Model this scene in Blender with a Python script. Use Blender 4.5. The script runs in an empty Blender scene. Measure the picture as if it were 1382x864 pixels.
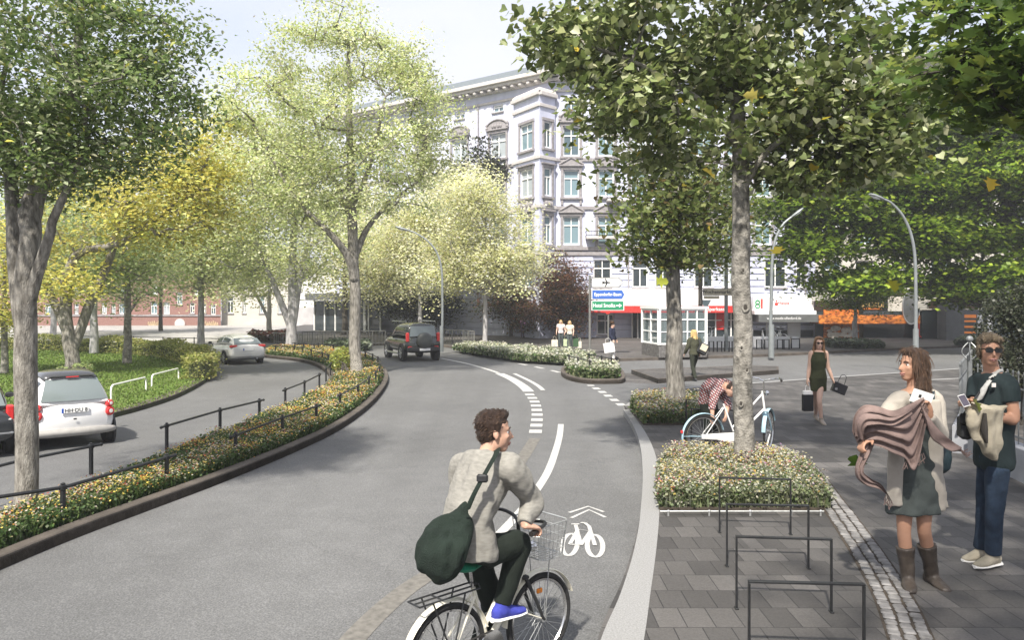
import bpy, bmesh, math, random
import numpy as np
from mathutils import Vector, Matrix, noise
from mathutils.geometry import tessellate_polygon
C = bpy.context; COL = C.scene.collection; PI = math.pi
V = Vector
# ---- photogrammetry: focal length, principal column, horizon row, eye height (photo pixels / metres)
F = 1050.0; CX = 691.0; HY = 405.0; H = 2.5
def P(px, py, z=0.0):            # a point on the level z seen at pixel
    d = F*(H-z)/(py-HY); return V(((px-CX)/F*d, d, z))
def Q(px, py, d):                # a point at depth d seen at pixel
    return V(((px-CX)/F*d, d, H-(py-HY)/F*d))
def PX(px, d, z=0.0): return V(((px-CX)/F*d, d, z))
rng = np.random.default_rng(7); random.seed(7)
ID = Matrix.Identity(4)
XF = {}
# ---------------------------------------------------------------- materials
MATS = {}
def _n(nt, t, **k):
    n = nt.nodes.new(t)
    for a, b in k.items(): setattr(n, a, b)
    return n
def lin(c): return (c[0], c[1], c[2], 1.0)
def mat(name, col, rough=0.7, var=0.15, scale=6.0, bump=0.0, bscale=40.0, metal=0.0, spec=0.4, stretch=(1,1,1), col2=None, coat=0.0, detail=4):
    if name in MATS: return MATS[name]
    m = bpy.data.materials.new(name); m.use_nodes = True; nt = m.node_tree; b = nt.nodes['Principled BSDF']
    b.inputs['Roughness'].default_value = rough; b.inputs['Metallic'].default_value = metal
    b.inputs['Specular IOR Level'].default_value = spec
    if coat: b.inputs['Coat Weight'].default_value = coat; b.inputs['Coat Roughness'].default_value = 0.06
    tc = _n(nt, 'ShaderNodeTexCoord'); mp = _n(nt, 'ShaderNodeMapping'); mp.inputs['Scale'].default_value = stretch
    nt.links.new(tc.outputs['Object'], mp.inputs['Vector'])
    nz = _n(nt, 'ShaderNodeTexNoise'); nz.inputs['Scale'].default_value = scale; nz.inputs['Detail'].default_value = detail
    nt.links.new(mp.outputs['Vector'], nz.inputs['Vector'])
    rp = _n(nt, 'ShaderNodeValToRGB'); rp.color_ramp.elements[0].position = 0.3; rp.color_ramp.elements[1].position = 0.7
    c2 = col2 or tuple(min(1, c*(1+var)) for c in col)
    rp.color_ramp.elements[0].color = lin(tuple(c*(1-var) for c in col)); rp.color_ramp.elements[1].color = lin(c2)
    nt.links.new(nz.outputs['Fac'], rp.inputs['Fac']); nt.links.new(rp.outputs['Color'], b.inputs['Base Color'])
    if bump:
        n2 = _n(nt, 'ShaderNodeTexNoise'); n2.inputs['Scale'].default_value = bscale; n2.inputs['Detail'].default_value = 3
        nt.links.new(mp.outputs['Vector'], n2.inputs['Vector'])
        bp = _n(nt, 'ShaderNodeBump'); bp.inputs['Strength'].default_value = bump; bp.inputs['Distance'].default_value = 0.02
        nt.links.new(n2.outputs['Fac'], bp.inputs['Height']); nt.links.new(bp.outputs['Normal'], b.inputs['Normal'])
    MATS[name] = m; return m
def leaf_mat(name, trans=0.45, rough=0.5):
    if name in MATS: return MATS[name]
    m = bpy.data.materials.new(name); m.use_nodes = True; nt = m.node_tree; b = nt.nodes['Principled BSDF']; out = nt.nodes['Material Output']
    at = _n(nt, 'ShaderNodeAttribute', attribute_name='Col')
    nt.links.new(at.outputs['Color'], b.inputs['Base Color']); b.inputs['Roughness'].default_value = rough
    b.inputs['Specular IOR Level'].default_value = 0.35
    tr = _n(nt, 'ShaderNodeBsdfTranslucent'); nt.links.new(at.outputs['Color'], tr.inputs['Color'])
    mx = _n(nt, 'ShaderNodeMixShader'); mx.inputs[0].default_value = trans
    nt.links.new(b.outputs[0], mx.inputs[1]); nt.links.new(tr.outputs[0], mx.inputs[2]); nt.links.new(mx.outputs[0], out.inputs['Surface'])
    MATS[name] = m; return m
def glass_mat(name, col=(.1,.14,.16), alpha=0.35, rough=0.03):
    if name in MATS: return MATS[name]
    m = bpy.data.materials.new(name); m.use_nodes = True; nt = m.node_tree; b = nt.nodes['Principled BSDF']; out = nt.nodes['Material Output']
    b.inputs['Base Color'].default_value = lin(col); b.inputs['Roughness'].default_value = rough; b.inputs['Specular IOR Level'].default_value = 0.7
    if alpha < 1:
        t = _n(nt, 'ShaderNodeBsdfTransparent'); mx = _n(nt, 'ShaderNodeMixShader'); mx.inputs[0].default_value = alpha
        nt.links.new(t.outputs[0], mx.inputs[1]); nt.links.new(b.outputs[0], mx.inputs[2]); nt.links.new(mx.outputs[0], out.inputs['Surface'])
    MATS[name] = m; return m
# ---------------------------------------------------------------- mesh building
def frame_from(z, hint=V((0,0,1))):
    z = z.normalized(); h = hint
    if abs(z.dot(h)) > 0.97: h = V((1,0,0))
    x = h.cross(z).normalized(); return x, z.cross(x).normalized()
class MB:
    def __init__(s): s.v = []; s.f = []; s.m = []; s.mi = 0
    def add(s, vs, fs):
        o = len(s.v); s.v += [tuple(v) for v in vs]; s.f += [tuple(i+o for i in f) for f in fs]; s.m += [s.mi]*len(fs); return s
    def box(s, c, sz, M=None, bev=0.0):
        hx, hy, hz = sz[0]/2, sz[1]/2, sz[2]/2; c = V(c)
        if bev > 0:
            b = min(bev, hx*.9, hy*.9, hz*.9); vs = []; rings = [(-hz,b),(-hz+b,0),(hz-b,0),(hz,b)]
            for z, i in rings:
                X, Y = hx-i, hy-i; cc = b
                for (x, y) in ((X,Y-cc),(X-cc,Y),(-X+cc,Y),(-X,Y-cc),(-X,-Y+cc),(-X+cc,-Y),(X-cc,-Y),(X,-Y+cc)): vs.append(V((x,y,z)))
            fs = []
            for r in range(3):
                for k in range(8): fs.append((r*8+k, r*8+(k+1)%8, r*8+8+(k+1)%8, r*8+8+k))
            fs.append(tuple(range(7,-1,-1))); fs.append(tuple(range(24,32)))
        else:
            vs = [V((x,y,z)) for z in (-hz,hz) for (x,y) in ((-hx,-hy),(hx,-hy),(hx,hy),(-hx,hy))]
            fs = [(0,3,2,1),(4,5,6,7),(0,1,5,4),(1,2,6,5),(2,3,7,6),(3,0,4,7)]
        if M is not None: vs = [M @ (c+v) for v in vs]
        else: vs = [c+v for v in vs]
        return s.add(vs, fs)
    def tube(s, pts, r, n=8, caps=True, flat=1.0, hint=V((0,0,1))):
        pts = [V(p) for p in pts]; m = len(pts)
        rs = r if isinstance(r, (list, tuple)) else [r]*m
        vs = []; fs = []; px = None
        for i, p in enumerate(pts):
            t = (pts[min(i+1,m-1)]-pts[max(i-1,0)])
            if t.length < 1e-9: t = V((0,0,1))
            t.normalize()
            if px is None: px, py = frame_from(t, hint)
            else:
                px = px - t*px.dot(t)
                if px.length < 1e-6: px, _ = frame_from(t, hint)
                px.normalize()
            py = t.cross(px)
            for k in range(n):
                a = 2*PI*k/n; vs.append(p + px*math.cos(a)*rs[i] + py*math.sin(a)*rs[i]*flat)
        for i in range(m-1):
            for k in range(n): fs.append((i*n+k, i*n+(k+1)%n, i*n+n+(k+1)%n, i*n+n+k))
        if caps: fs.append(tuple(range(n-1,-1,-1))); fs.append(tuple(range((m-1)*n, m*n)))
        return s.add(vs, fs)
    def ring(s, c, ax, R, r, n=32, k=6):   # torus
        ax = V(ax).normalized(); x, y = frame_from(ax); vs = []; fs = []; c = V(c)
        for i in range(n):
            a = 2*PI*i/n; d = x*math.cos(a)+y*math.sin(a)
            for j in range(k):
                b = 2*PI*j/k; vs.append(c + d*(R+r*math.cos(b)) + ax*r*math.sin(b))
        for i in range(n):
            for j in range(k): fs.append((i*k+j, ((i+1)%n)*k+j, ((i+1)%n)*k+(j+1)%k, i*k+(j+1)%k))
        return s.add(vs, fs)
    def arc(s, c, ax, R, a0, a1, r, x0, n=14, k=6, flat=1.0):
        ax = V(ax).normalized(); x = V(x0).normalized(); y = ax.cross(x)
        return s.tube([V(c)+x*math.cos(a)*R+y*math.sin(a)*R for a in np.linspace(a0,a1,n)], r, k, flat=flat, hint=ax)
    def loft(s, rings, n=16, caps=True, e=2.0):    # rings: (centre, U, V) half-axes as vectors
        vs = []; fs = []; m = len(rings)
        for c, U, W in rings:
            for k in range(n):
                a = 2*PI*k/n; ca, sa = math.cos(a), math.sin(a)
                if e != 2.0: ca = math.copysign(abs(ca)**(2/e), ca); sa = math.copysign(abs(sa)**(2/e), sa)
                vs.append(V(c)+V(U)*ca+V(W)*sa)
        for i in range(m-1):
            for k in range(n): fs.append((i*n+k, i*n+(k+1)%n, i*n+n+(k+1)%n, i*n+n+k))
        if caps: fs.append(tuple(range(n-1,-1,-1))); fs.append(tuple(range((m-1)*n, m*n)))
        return s.add(vs, fs)
    def ball(s, c, r, X=V((1,0,0)), Y=V((0,1,0)), Z=V((0,0,1)), n=12, m=8):
        r = (r,)*3 if not isinstance(r, (tuple, list)) else r
        vs = [V(c)-Z*r[2]]; fs = []
        for i in range(1, m):
            t = -PI/2+PI*i/m
            for k in range(n):
                a = 2*PI*k/n; vs.append(V(c)+X*(r[0]*math.cos(t)*math.cos(a))+Y*(r[1]*math.cos(t)*math.sin(a))+Z*(r[2]*math.sin(t)))
        vs.append(V(c)+Z*r[2])
        for k in range(n): fs.append((0, 1+(k+1)%n, 1+k))
        for i in range(m-2):
            for k in range(n): fs.append((1+i*n+k, 1+i*n+(k+1)%n, 1+i*n+n+(k+1)%n, 1+i*n+n+k))
        L = len(vs)-1
        for k in range(n): fs.append((L, 1+(m-2)*n+k, 1+(m-2)*n+(k+1)%n))
        return s.add(vs, fs)
    def lathe(s, prof, c=(0,0,0), ax=(0,0,1), n=20):     # prof: (radius, height)
        ax = V(ax).normalized(); x, y = frame_from(ax); c = V(c); vs = []; fs = []
        for r, h in prof:
            for k in range(n):
                a = 2*PI*k/n; vs.append(c+ax*h+(x*math.cos(a)+y*math.sin(a))*r)
        for i in range(len(prof)-1):
            for k in range(n): fs.append((i*n+k, i*n+(k+1)%n, i*n+n+(k+1)%n, i*n+n+k))
        fs.append(tuple(range(n-1,-1,-1))); fs.append(tuple(range((len(prof)-1)*n, len(prof)*n)))
        return s.add(vs, fs)
    def prism(s, poly, z0, z1, bottom=False):            # poly: xy points
        pts = [V((p[0],p[1],0)) for p in poly]
        if sum(a.x*b.y-b.x*a.y for a, b in zip(pts, pts[1:]+pts[:1])) < 0: pts.reverse()
        n = len(pts); tri = tessellate_polygon([pts])
        vs = [V((p.x,p.y,z1)) for p in pts]+[V((p.x,p.y,z0)) for p in pts]; fs = []
        for t in tri:
            a, b, c = (pts[i] for i in t)
            if (b-a).cross(c-a).z < 0: t = t[::-1]
            fs.append(tuple(t))
            if bottom: fs.append(tuple(i+n for i in t[::-1]))
        if z1 > z0:
            for i in range(n): fs.append((i+n, (i+1)%n+n, (i+1)%n, i))
        return s.add(vs, fs)
    def sweep(s, line, w0, w1, z0, z1, close=False):     # a bar along a ground line; offsets to the left w0..w1
        pts = [V((p[0],p[1],0)) for p in line]; m = len(pts); vs = []; fs = []
        for i in range(m):
            t = (pts[(i+1)%m]-pts[i-1]) if close else (pts[min(i+1,m-1)]-pts[max(i-1,0)])
            t.normalize(); n = V((-t.y,t.x,0)); b = 0.012 if z1-z0 > 0.05 else 0
            for o, z in ((w0,z0),(w0,z1-b),(w0+(b if w1>w0 else -b),z1),(w1-(b if w1>w0 else -b),z1),(w1,z1-b),(w1,z0)):
                vs.append(pts[i]+n*o+V((0,0,z)))
        for i in range(m if close else m-1):
            j = (i+1)%m
            for k in range(5): fs.append((i*6+k, i*6+k+1, j*6+k+1, j*6+k))
        if not close: fs.append((0,1,2,3,4,5)); fs.append(tuple((m-1)*6+k for k in (5,4,3,2,1,0)))
        return s.add(vs, fs)
    def xform(s, M): s.v = [tuple(M @ V(v)) for v in s.v]; return s
    def build(s, name, mats, parent=None, smooth=False, world=True, label=None, fix=True, origin=None):
        me = bpy.data.meshes.new(name)
        vs = s.v
        if parent is not None and world:
            I = XF.get(parent.name, ID).inverted()
            if I != ID: vs = [tuple(I @ V(v)) for v in vs]
        off = None
        if parent is None:
            a = np.array(vs); off = a.mean(0); off[2] = a[:,2].min()
            if origin is not None: off = np.array(origin)
            vs = [tuple(r) for r in (a-off)]
        me.from_pydata(vs, [], s.f)
        ml = mats if isinstance(mats, (list, tuple)) else [mats]
        for m in ml: me.materials.append(m)
        if len(ml) > 1: me.polygons.foreach_set('material_index', s.m)
        if fix:
            bm = bmesh.new(); bm.from_mesh(me); bmesh.ops.recalc_face_normals(bm, faces=bm.faces); bm.to_mesh(me); bm.free()
        if smooth:
            me.polygons.foreach_set('use_smooth', [True]*len(me.polygons))
            if smooth != 'all':
                try: me.set_sharp_from_angle(angle=math.radians(38))
                except Exception: pass
        me.update(); o = bpy.data.objects.new(name, me); COL.objects.link(o)
        if parent is not None: o.parent = parent; XF[o.name] = XF.get(parent.name, ID)
        else: o.location = off; XF[o.name] = Matrix.Translation(off)
        if label: o['label'] = label
        return o
def mesh_np(name, verts, faces_n, loops, mats, cols=None, parent=None, smooth=False, fmats=None):
    me = bpy.data.meshes.new(name); verts = np.asarray(verts, np.float32)
    off = np.zeros(3)
    if parent is not None:
        I = np.array(XF.get(parent.name, ID).inverted()); verts = verts@I[:3,:3].T+I[:3,3]
    else:
        off = verts.mean(0).astype(float); off[2] = verts[:,2].min(); verts = verts-off
    me.vertices.add(len(verts)); me.vertices.foreach_set('co', np.ascontiguousarray(verts, np.float32).ravel())
    me.loops.add(len(loops)); me.loops.foreach_set('vertex_index', np.asarray(loops, np.int32))
    me.polygons.add(len(faces_n)); ls = np.concatenate([[0], np.cumsum(faces_n)[:-1]]).astype(np.int32)
    me.polygons.foreach_set('loop_start', ls)
    for m in (mats if isinstance(mats, (list, tuple)) else [mats]): me.materials.append(m)
    if fmats is not None: me.polygons.foreach_set('material_index', np.asarray(fmats, np.int32))
    if cols is not None:
        at = me.attributes.new('Col', 'FLOAT_COLOR', 'FACE')
        c4 = np.ones((len(faces_n),4), np.float32); c4[:,:3] = cols; at.data.foreach_set('color', c4.ravel())
    me.update(calc_edges=True); me.validate()
    o = bpy.data.objects.new(name, me); COL.objects.link(o)
    if parent is not None: o.parent = parent; XF[o.name] = XF.get(parent.name, ID)
    else: o.location = off; XF[o.name] = Matrix.Translation(off)
    return o
def tag(o, label, cat, group=None, kind=None):
    o['label'] = label; o['category'] = cat
    if group: o['group'] = group
    if kind: o['kind'] = kind
    return o
def thing(name, label, cat, loc=(0,0,0), rz=0.0, group=None):
    o = bpy.data.objects.new(name, None); COL.objects.link(o); o.location = loc; o.rotation_euler = (0,0,rz); o.empty_display_size = 0.2
    XF[o.name] = Matrix.Translation(V(loc)) @ Matrix.Rotation(rz, 4, 'Z')
    return tag(o, label, cat, group)
def struct(o): o['kind'] = 'structure'; return o
def kids(o): return [c for c in bpy.data.objects if c.parent == o]
def dup(root, loc, rz=0.0, label=None, scale=None):
    r = root.copy(); COL.objects.link(r); r.location = loc; r.rotation_euler = (0,0,rz)
    if scale: r.scale = (scale,)*3
    if label: r['label'] = label
    def rec(a, b):
        for ch in kids(a):
            c = ch.copy(); COL.objects.link(c); c.parent = b; rec(ch, c)
    rec(root, r); return r
def cr(pts, per=6, close=False):         # Catmull-Rom through points
    pts = [V(p) for p in pts]; n = len(pts); out = []
    rngi = range(n if close else n-1)
    for i in rngi:
        if close: p0, p1, p2, p3 = pts[i-1], pts[i], pts[(i+1)%n], pts[(i+2)%n]
        else: p0, p1, p2, p3 = pts[max(i-1,0)], pts[i], pts[i+1], pts[min(i+2,n-1)]
        for k in range(per):
            t = k/per
            out.append(0.5*((2*p1)+(p2-p0)*t+(2*p0-5*p1+4*p2-p3)*t*t+(3*p1-p0-3*p2+p3)*t**3))
    if not close: out.append(pts[-1])
    return out
def gl(pxs, z=0.0, per=6, close=False): return cr([P(a, b, z) for a, b in pxs], per, close)
FONTC = {}
def lettering(txt, size, M, m, parent, name='lettering', ext=0.004, align='CENTER', bold=0.0, sx=1.0, label=None):
    cu = bpy.data.curves.new('txt', 'FONT'); cu.body = txt; cu.size = size; cu.extrude = ext; cu.align_x = align; cu.align_y = 'CENTER'; cu.offset = bold*size; cu.resolution_u = 3
    o = bpy.data.objects.new('txt', cu); COL.objects.link(o); C.view_layer.update()
    me = bpy.data.meshes.new_from_object(o.evaluated_get(C.evaluated_depsgraph_get()))
    vs = [tuple(M @ V((v.co.x*sx, v.co.y, v.co.z))) for v in me.vertices]; fs = [tuple(p.vertices) for p in me.polygons]
    bpy.data.objects.remove(o); bpy.data.curves.remove(cu); bpy.data.meshes.remove(me)
    b = MB(); b.add(vs, fs); return b.build(name, m, parent, fix=False, label=label)
def face_M(org, right, up):     # matrix whose local xy lies on a face (text space)
    r = V(right).normalized(); u = V(up).normalized(); n = r.cross(u)
    return Matrix(((r.x,u.x,n.x,org[0]),(r.y,u.y,n.y,org[1]),(r.z,u.z,n.z,org[2]),(0,0,0,1)))
# ---------------------------------------------------------------- leaves
LEAFV = {   # outline in (across, along) with fold height
 'quad':  (np.array([(0,0,0),(-.38,.5,.0),(0,1,0),(.38,.5,.0)]), [(0,1,2,3)]),
 'heart': (np.array([(0,.06,0),(-.46,-.02,.1),(-.52,.4,.12),(0,1,-.1),(.52,.4,.12),(.46,-.02,.1)]), [(0,3,2,1),(0,5,4,3)]),
 'leaf':  (np.array([(0,0,0),(-.28,.3,.09),(-.2,.7,.07),(0,1,-.08),(.2,.7,.07),(.28,.3,.09)]), [(0,3,2,1),(0,5,4,3)]),
 'maple': (np.array([(0,0,0),(-.35,-.05,.05),(-.22,.2,0),(-.6,.35,.12),(-.25,.5,.03),(-.28,.75,.1),(0,1,-.1),(.28,.75,.1),(.25,.5,.03),(.6,.35,.12),(.22,.2,0),(.35,-.05,.05)]),
           [(0,2,1),(0,4,3,2),(0,6,5,4),(0,8,7,6),(0,10,9,8),(0,11,10)]),
}
def pick(pal, n, r, jit=0.22):
    c = np.array([p[0] for p in pal], float); w = np.array([p[1] for p in pal], float); w /= w.sum()
    out = c[r.choice(len(c), n, p=w)]
    return np.clip(out*(1+r.uniform(-jit, jit, (n,1)))*(1+r.uniform(-.06,.06,(n,3))), 0, 1)
def leaf_arrays(ctr, size, r, shape='quad', up=0.6, droop=0.25, nb=None):
    n = len(ctr); nv, fl = LEAFV[shape]
    nz = r.normal(size=(n,3)); nz /= np.linalg.norm(nz,axis=1)[:,None]; nz[:,2] = np.abs(nz[:,2])+up
    if nb is not None: nz = nz+nb
    nz[:,2] += 1e-4; nz /= np.linalg.norm(nz,axis=1)[:,None]
    a = r.normal(size=(n,3)); a[:,2] -= droop; a -= nz*(a*nz).sum(1)[:,None]; a /= np.linalg.norm(a,axis=1)[:,None]
    b = np.cross(a, nz); s = np.asarray(size).reshape(-1,1)*r.uniform(.45,1.0,(n,1))**.7*1.25
    vs = ctr[:,None,:] + (b[:,None,:]*nv[None,:,0:1]+a[:,None,:]*(nv[None,:,1:2]-.4)+nz[:,None,:]*nv[None,:,2:3])*s[:,None,:]
    k = len(nv); base = np.arange(n)[:,None]*k
    loops = []; cnt = []
    flat = np.concatenate([np.array(f) for f in fl]); fc = np.array([len(f) for f in fl])
    loops = (base+flat[None,:]).ravel(); cnt = np.tile(fc, n)
    return vs.reshape(-1,3), cnt, loops, len(fl)
# ================================================================ GROUND
def asphalt(name, col, stain=0.12):
    m = bpy.data.materials.new(name); m.use_nodes = True; nt = m.node_tree; b = nt.nodes['Principled BSDF']; L = nt.links.new
    tc = _n(nt,'ShaderNodeTexCoord')
    def noise_(s, d=4):
        n = _n(nt,'ShaderNodeTexNoise'); n.inputs['Scale'].default_value = s; n.inputs['Detail'].default_value = d; L(tc.outputs['Object'], n.inputs['Vector']); return n
    big = noise_(0.22, 5); mid = noise_(2.3, 6); fine = noise_(75, 2); vo = _n(nt,'ShaderNodeTexVoronoi'); vo.inputs['Scale'].default_value = 55; L(tc.outputs['Object'], vo.inputs['Vector'])
    def mr(sock, a, bb, f0=.3, f1=.7):
        x = _n(nt,'ShaderNodeMapRange'); x.inputs[1].default_value = f0; x.inputs[2].default_value = f1; x.inputs[3].default_value = a; x.inputs[4].default_value = bb; L(sock, x.inputs[0]); return x.outputs[0]
    def mul(a, c):
        x = _n(nt,'ShaderNodeMath', operation='MULTIPLY'); L(a, x.inputs[0]); L(c, x.inputs[1]); return x.outputs[0]
    k = mul(mul(mr(big.outputs['Fac'],1-stain,1+stain), mr(mid.outputs['Fac'],.93,1.07)), mul(mr(fine.outputs['Fac'],.74,1.26), mr(vo.outputs['Distance'],.72,1.25,0,.9)))
    wp = _n(nt,'ShaderNodeVectorMath', operation='ADD'); nw = noise_(1.1,4); L(tc.outputs['Object'], wp.inputs[0]); L(nw.outputs['Color'], wp.inputs[1])
    cv = _n(nt,'ShaderNodeTexVoronoi', feature='DISTANCE_TO_EDGE'); cv.inputs['Scale'].default_value = .33; L(wp.outputs[0], cv.inputs['Vector'])
    k = mul(k, mr(cv.outputs['Distance'],.85,1,0,.005))
    mpx = _n(nt,'ShaderNodeMapping'); mpx.inputs['Scale'].default_value = (1.4,.07,1); mpx.inputs['Rotation'].default_value = (0,0,-.12); L(tc.outputs['Object'], mpx.inputs[0])
    tr = _n(nt,'ShaderNodeTexNoise'); tr.inputs['Scale'].default_value = 1; tr.inputs['Detail'].default_value = 3; L(mpx.outputs[0], tr.inputs['Vector']); k = mul(k, mr(tr.outputs['Fac'],.92,1.06))
    mx = _n(nt,'ShaderNodeVectorMath', operation='SCALE'); mx.inputs[0].default_value = col; L(k, mx.inputs['Scale']); L(mx.outputs[0], b.inputs['Base Color'])
    b.inputs['Roughness'].default_value = .85; b.inputs['Specular IOR Level'].default_value = .3
    bp = _n(nt,'ShaderNodeBump'); bp.inputs['Strength'].default_value = .5; bp.inputs['Distance'].default_value = .006; L(vo.outputs['Distance'], bp.inputs['Height']); L(bp.outputs['Normal'], b.inputs['Normal'])
    return m
def pavers(name, c1, c2, mortar, bw, rh, rot=0.0, msz=.006, var=.5, off=.5):
    m = bpy.data.materials.new(name); m.use_nodes = True; nt = m.node_tree; b = nt.nodes['Principled BSDF']; L = nt.links.new
    tc = _n(nt,'ShaderNodeTexCoord'); mp = _n(nt,'ShaderNodeMapping'); mp.inputs['Rotation'].default_value = (0,0,rot); L(tc.outputs['Object'], mp.inputs[0])
    br = _n(nt,'ShaderNodeTexBrick'); br.offset = off; br.inputs['Scale'].default_value = 1; br.inputs['Brick Width'].default_value = bw; br.inputs['Row Height'].default_value = rh
    br.inputs['Mortar Size'].default_value = msz; br.inputs['Color1'].default_value = lin(c1); br.inputs['Color2'].default_value = lin(c2); br.inputs['Mortar'].default_value = lin(mortar); br.inputs['Bias'].default_value = 0
    L(mp.outputs[0], br.inputs['Vector'])
    n1 = _n(nt,'ShaderNodeTexNoise'); n1.inputs['Scale'].default_value = .7; n1.inputs['Detail'].default_value = 5; L(tc.outputs['Object'], n1.inputs['Vector'])
    n2 = _n(nt,'ShaderNodeTexNoise'); n2.inputs['Scale'].default_value = 60; n2.inputs['Detail'].default_value = 3; L(tc.outputs['Object'], n2.inputs['Vector'])
    ad = _n(nt,'ShaderNodeMath', operation='ADD'); L(n1.outputs['Fac'], ad.inputs[0]); L(n2.outputs['Fac'], ad.inputs[1])
    mr = _n(nt,'ShaderNodeMapRange'); mr.inputs[1].default_value = .6; mr.inputs[2].default_value = 1.4; mr.inputs[3].default_value = 1-var; mr.inputs[4].default_value = 1+var; L(ad.outputs[0], mr.inputs[0])
    vs = _n(nt,'ShaderNodeVectorMath', operation='SCALE'); L(br.outputs['Color'], vs.inputs[0]); b2_ = _n(nt,'ShaderNodeTexBrick'); b2_.offset = .37; b2_.inputs['Scale'].default_value = 1; b2_.inputs['Brick Width'].default_value = bw*4.3; b2_.inputs['Row Height'].default_value = rh; b2_.inputs['Mortar Size'].default_value = 0; b2_.inputs['Color1'].default_value = (.62,.62,.62,1); b2_.inputs['Color2'].default_value = (1.08,1.08,1.08,1); L(mp.outputs[0], b2_.inputs['Vector'])
    m2_ = _n(nt,'ShaderNodeMath', operation='MULTIPLY'); L(mr.outputs[0], m2_.inputs[0]); L(b2_.outputs['Color'], m2_.inputs[1]); L(m2_.outputs[0], vs.inputs['Scale']); L(vs.outputs[0], b.inputs['Base Color'])
    b.inputs['Roughness'].default_value = .72
    bp = _n(nt,'ShaderNodeBump'); bp.inputs['Strength'].default_value = .6; bp.inputs['Distance'].default_value = .006; bp.invert = True; L(br.outputs['Fac'], bp.inputs['Height']); L(bp.outputs['Normal'], b.inputs['Normal'])
    return m
M_road = asphalt('asphalt', (.122,.123,.122)); M_road2 = asphalt('overexposed asphalt', (.33,.32,.3), .12)
M_pave = pavers('grey pavers', (.056,.053,.05), (.106,.1,.094), (.028,.027,.026), .21, .36, 0, .004, .32)
M_pave_far = pavers('dark pavers', (.075,.068,.062), (.105,.098,.09), (.04,.04,.04), .4, .4, .3, .01, .3)
M_cob = pavers('granite cobbles', (.16,.155,.15), (.28,.27,.26), (.035,.033,.03), .1, .095, 0, .012, .35)
M_kerb_dark = mat('brown granite kerb', (.085,.072,.06), .8, .3, 3, .4, 60)
M_kerb_light = mat('light granite kerb', (.25,.25,.245), .75, .2, 70, .2, 90)
M_paint = mat('road paint', (.33,.33,.32), .75, .05, 38, .2, 90, col2=(.56,.555,.53), detail=8)
M_worn = mat('worn paint', (.148,.14,.124), .8, .3, 14)
M_soil = mat('soil', (.05,.04,.03), .95, .4, 12, .5, 40)
M_lawn = mat('lawn turf', (.1,.155,.03), .95, .35, 5, .6, 90)
ZP = .11
def sheet(name, poly, z0, z1, m):
    return struct(MB().prism(poly, z0, z1).build(name, m, fix=False))
sheet('road', [(-260,-40),(260,-40),(260,420),(-260,420)], 0, 0, M_road)
# --- right pavement
kin = [(780,980),(813,864),(840,800),(858,740),(866,690),(868,640),(864,600),(855,575),(842,553)]
kin_w = gl(kin, 0, 6)
edge_top = [P(842,548,ZP),P(868,530,ZP),P(940,522,ZP),P(1040,515,ZP),P(1150,507,ZP),P(1256,500,ZP),P(1382,491,ZP),P(1700,470,ZP)]
pave = [p for p in kin_w] + edge_top + [V((60,24,0)), V((30,-6,0)), V((.3,-6,0))]
sheet('pavement', pave, 0, ZP, M_pave)
# granite band: between the two pixel edges
kout = [(846,980),(869,864),(878,800),(886,740),(890,690),(890,650),(884,612),(870,582),(849,553)]
a = gl(kin, ZP+.004, 6); b = gl(kout, ZP+.004, 6)
mb = MB(); n = len(a)
a2 = [p+ (p-q).normalized()*.012 for p, q in zip(a,b)]
mb.add(list(a2)+list(b)+[V((p.x,p.y,0)) for p in a2], [(i,i+1,n+i+1,n+i) for i in range(n-1)]+[(2*n+i,2*n+i+1,i+1,i) for i in range(n-1)])
struct(mb.build('granite_kerb', M_kerb_light))
mb = MB().sweep(edge_top, -.14, .0, 0, ZP+.006)
struct(mb.build('kerb', M_kerb_light))
# cobble channel on the pavement
cl = gl([(1033,600),(1075,628),(1112,680),(1150,740),(1185,800),(1207,864),(1225,930)], ZP+.004, 6); cr_ = gl([(1052,600),(1095,628),(1130,672),(1175,730),(1220,800),(1253,864),(1285,930)], ZP+.004, 6)
n = len(cl); cpos = MB(); cpos.sweep([a_.lerp(b_,.5) for a_,b_ in zip(cl,cr_)],-.16,.16,ZP+.003,ZP+.004)
struct(cpos.build('cobble_channel', M_pave if False else M_soil))
mb = MB(); rr = random.Random(3)            # the cobbles themselves, set one by one
mid = [p.lerp(q_,.5) for p,q_ in zip(cl,cr_)]; acc = [0.0]
for i in range(n-1): acc.append(acc[-1]+(mid[i+1]-mid[i]).length)
sN = int(acc[-1]/.098)
for sgm in range(sN):
    x = (sgm+.5)*.098
    i = max(k for k in range(n-1) if acc[k] <= x); f_ = (x-acc[i])/(acc[i+1]-acc[i]); p = mid[i].lerp(mid[i+1],f_); tv = (mid[min(i+2,n-1)]-mid[max(i-1,0)]).normalized(); ang = math.atan2(tv.y,tv.x)
    for j in range(3):
        c = p+V((-tv.y,tv.x,0))*(j-1)*.098; R = Matrix.Translation(c) @ Matrix.Rotation(ang+rr.uniform(-.07,.07),4,'Z')
        mb.box((rr.uniform(-.006,.006)+(.049 if j%2 else 0),rr.uniform(-.005,.005),.006+rr.uniform(-.003,.004)), (.084*rr.uniform(.9,1.05),.084*rr.uniform(.9,1.05),.02), R, .01)
M_cobble = mat('cobble granite', (.17,.165,.16), .7, .5, 7, .3, 60)
o = mb.build('cobbles', M_cobble, fix=False); o['kind'] = 'structure'
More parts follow.
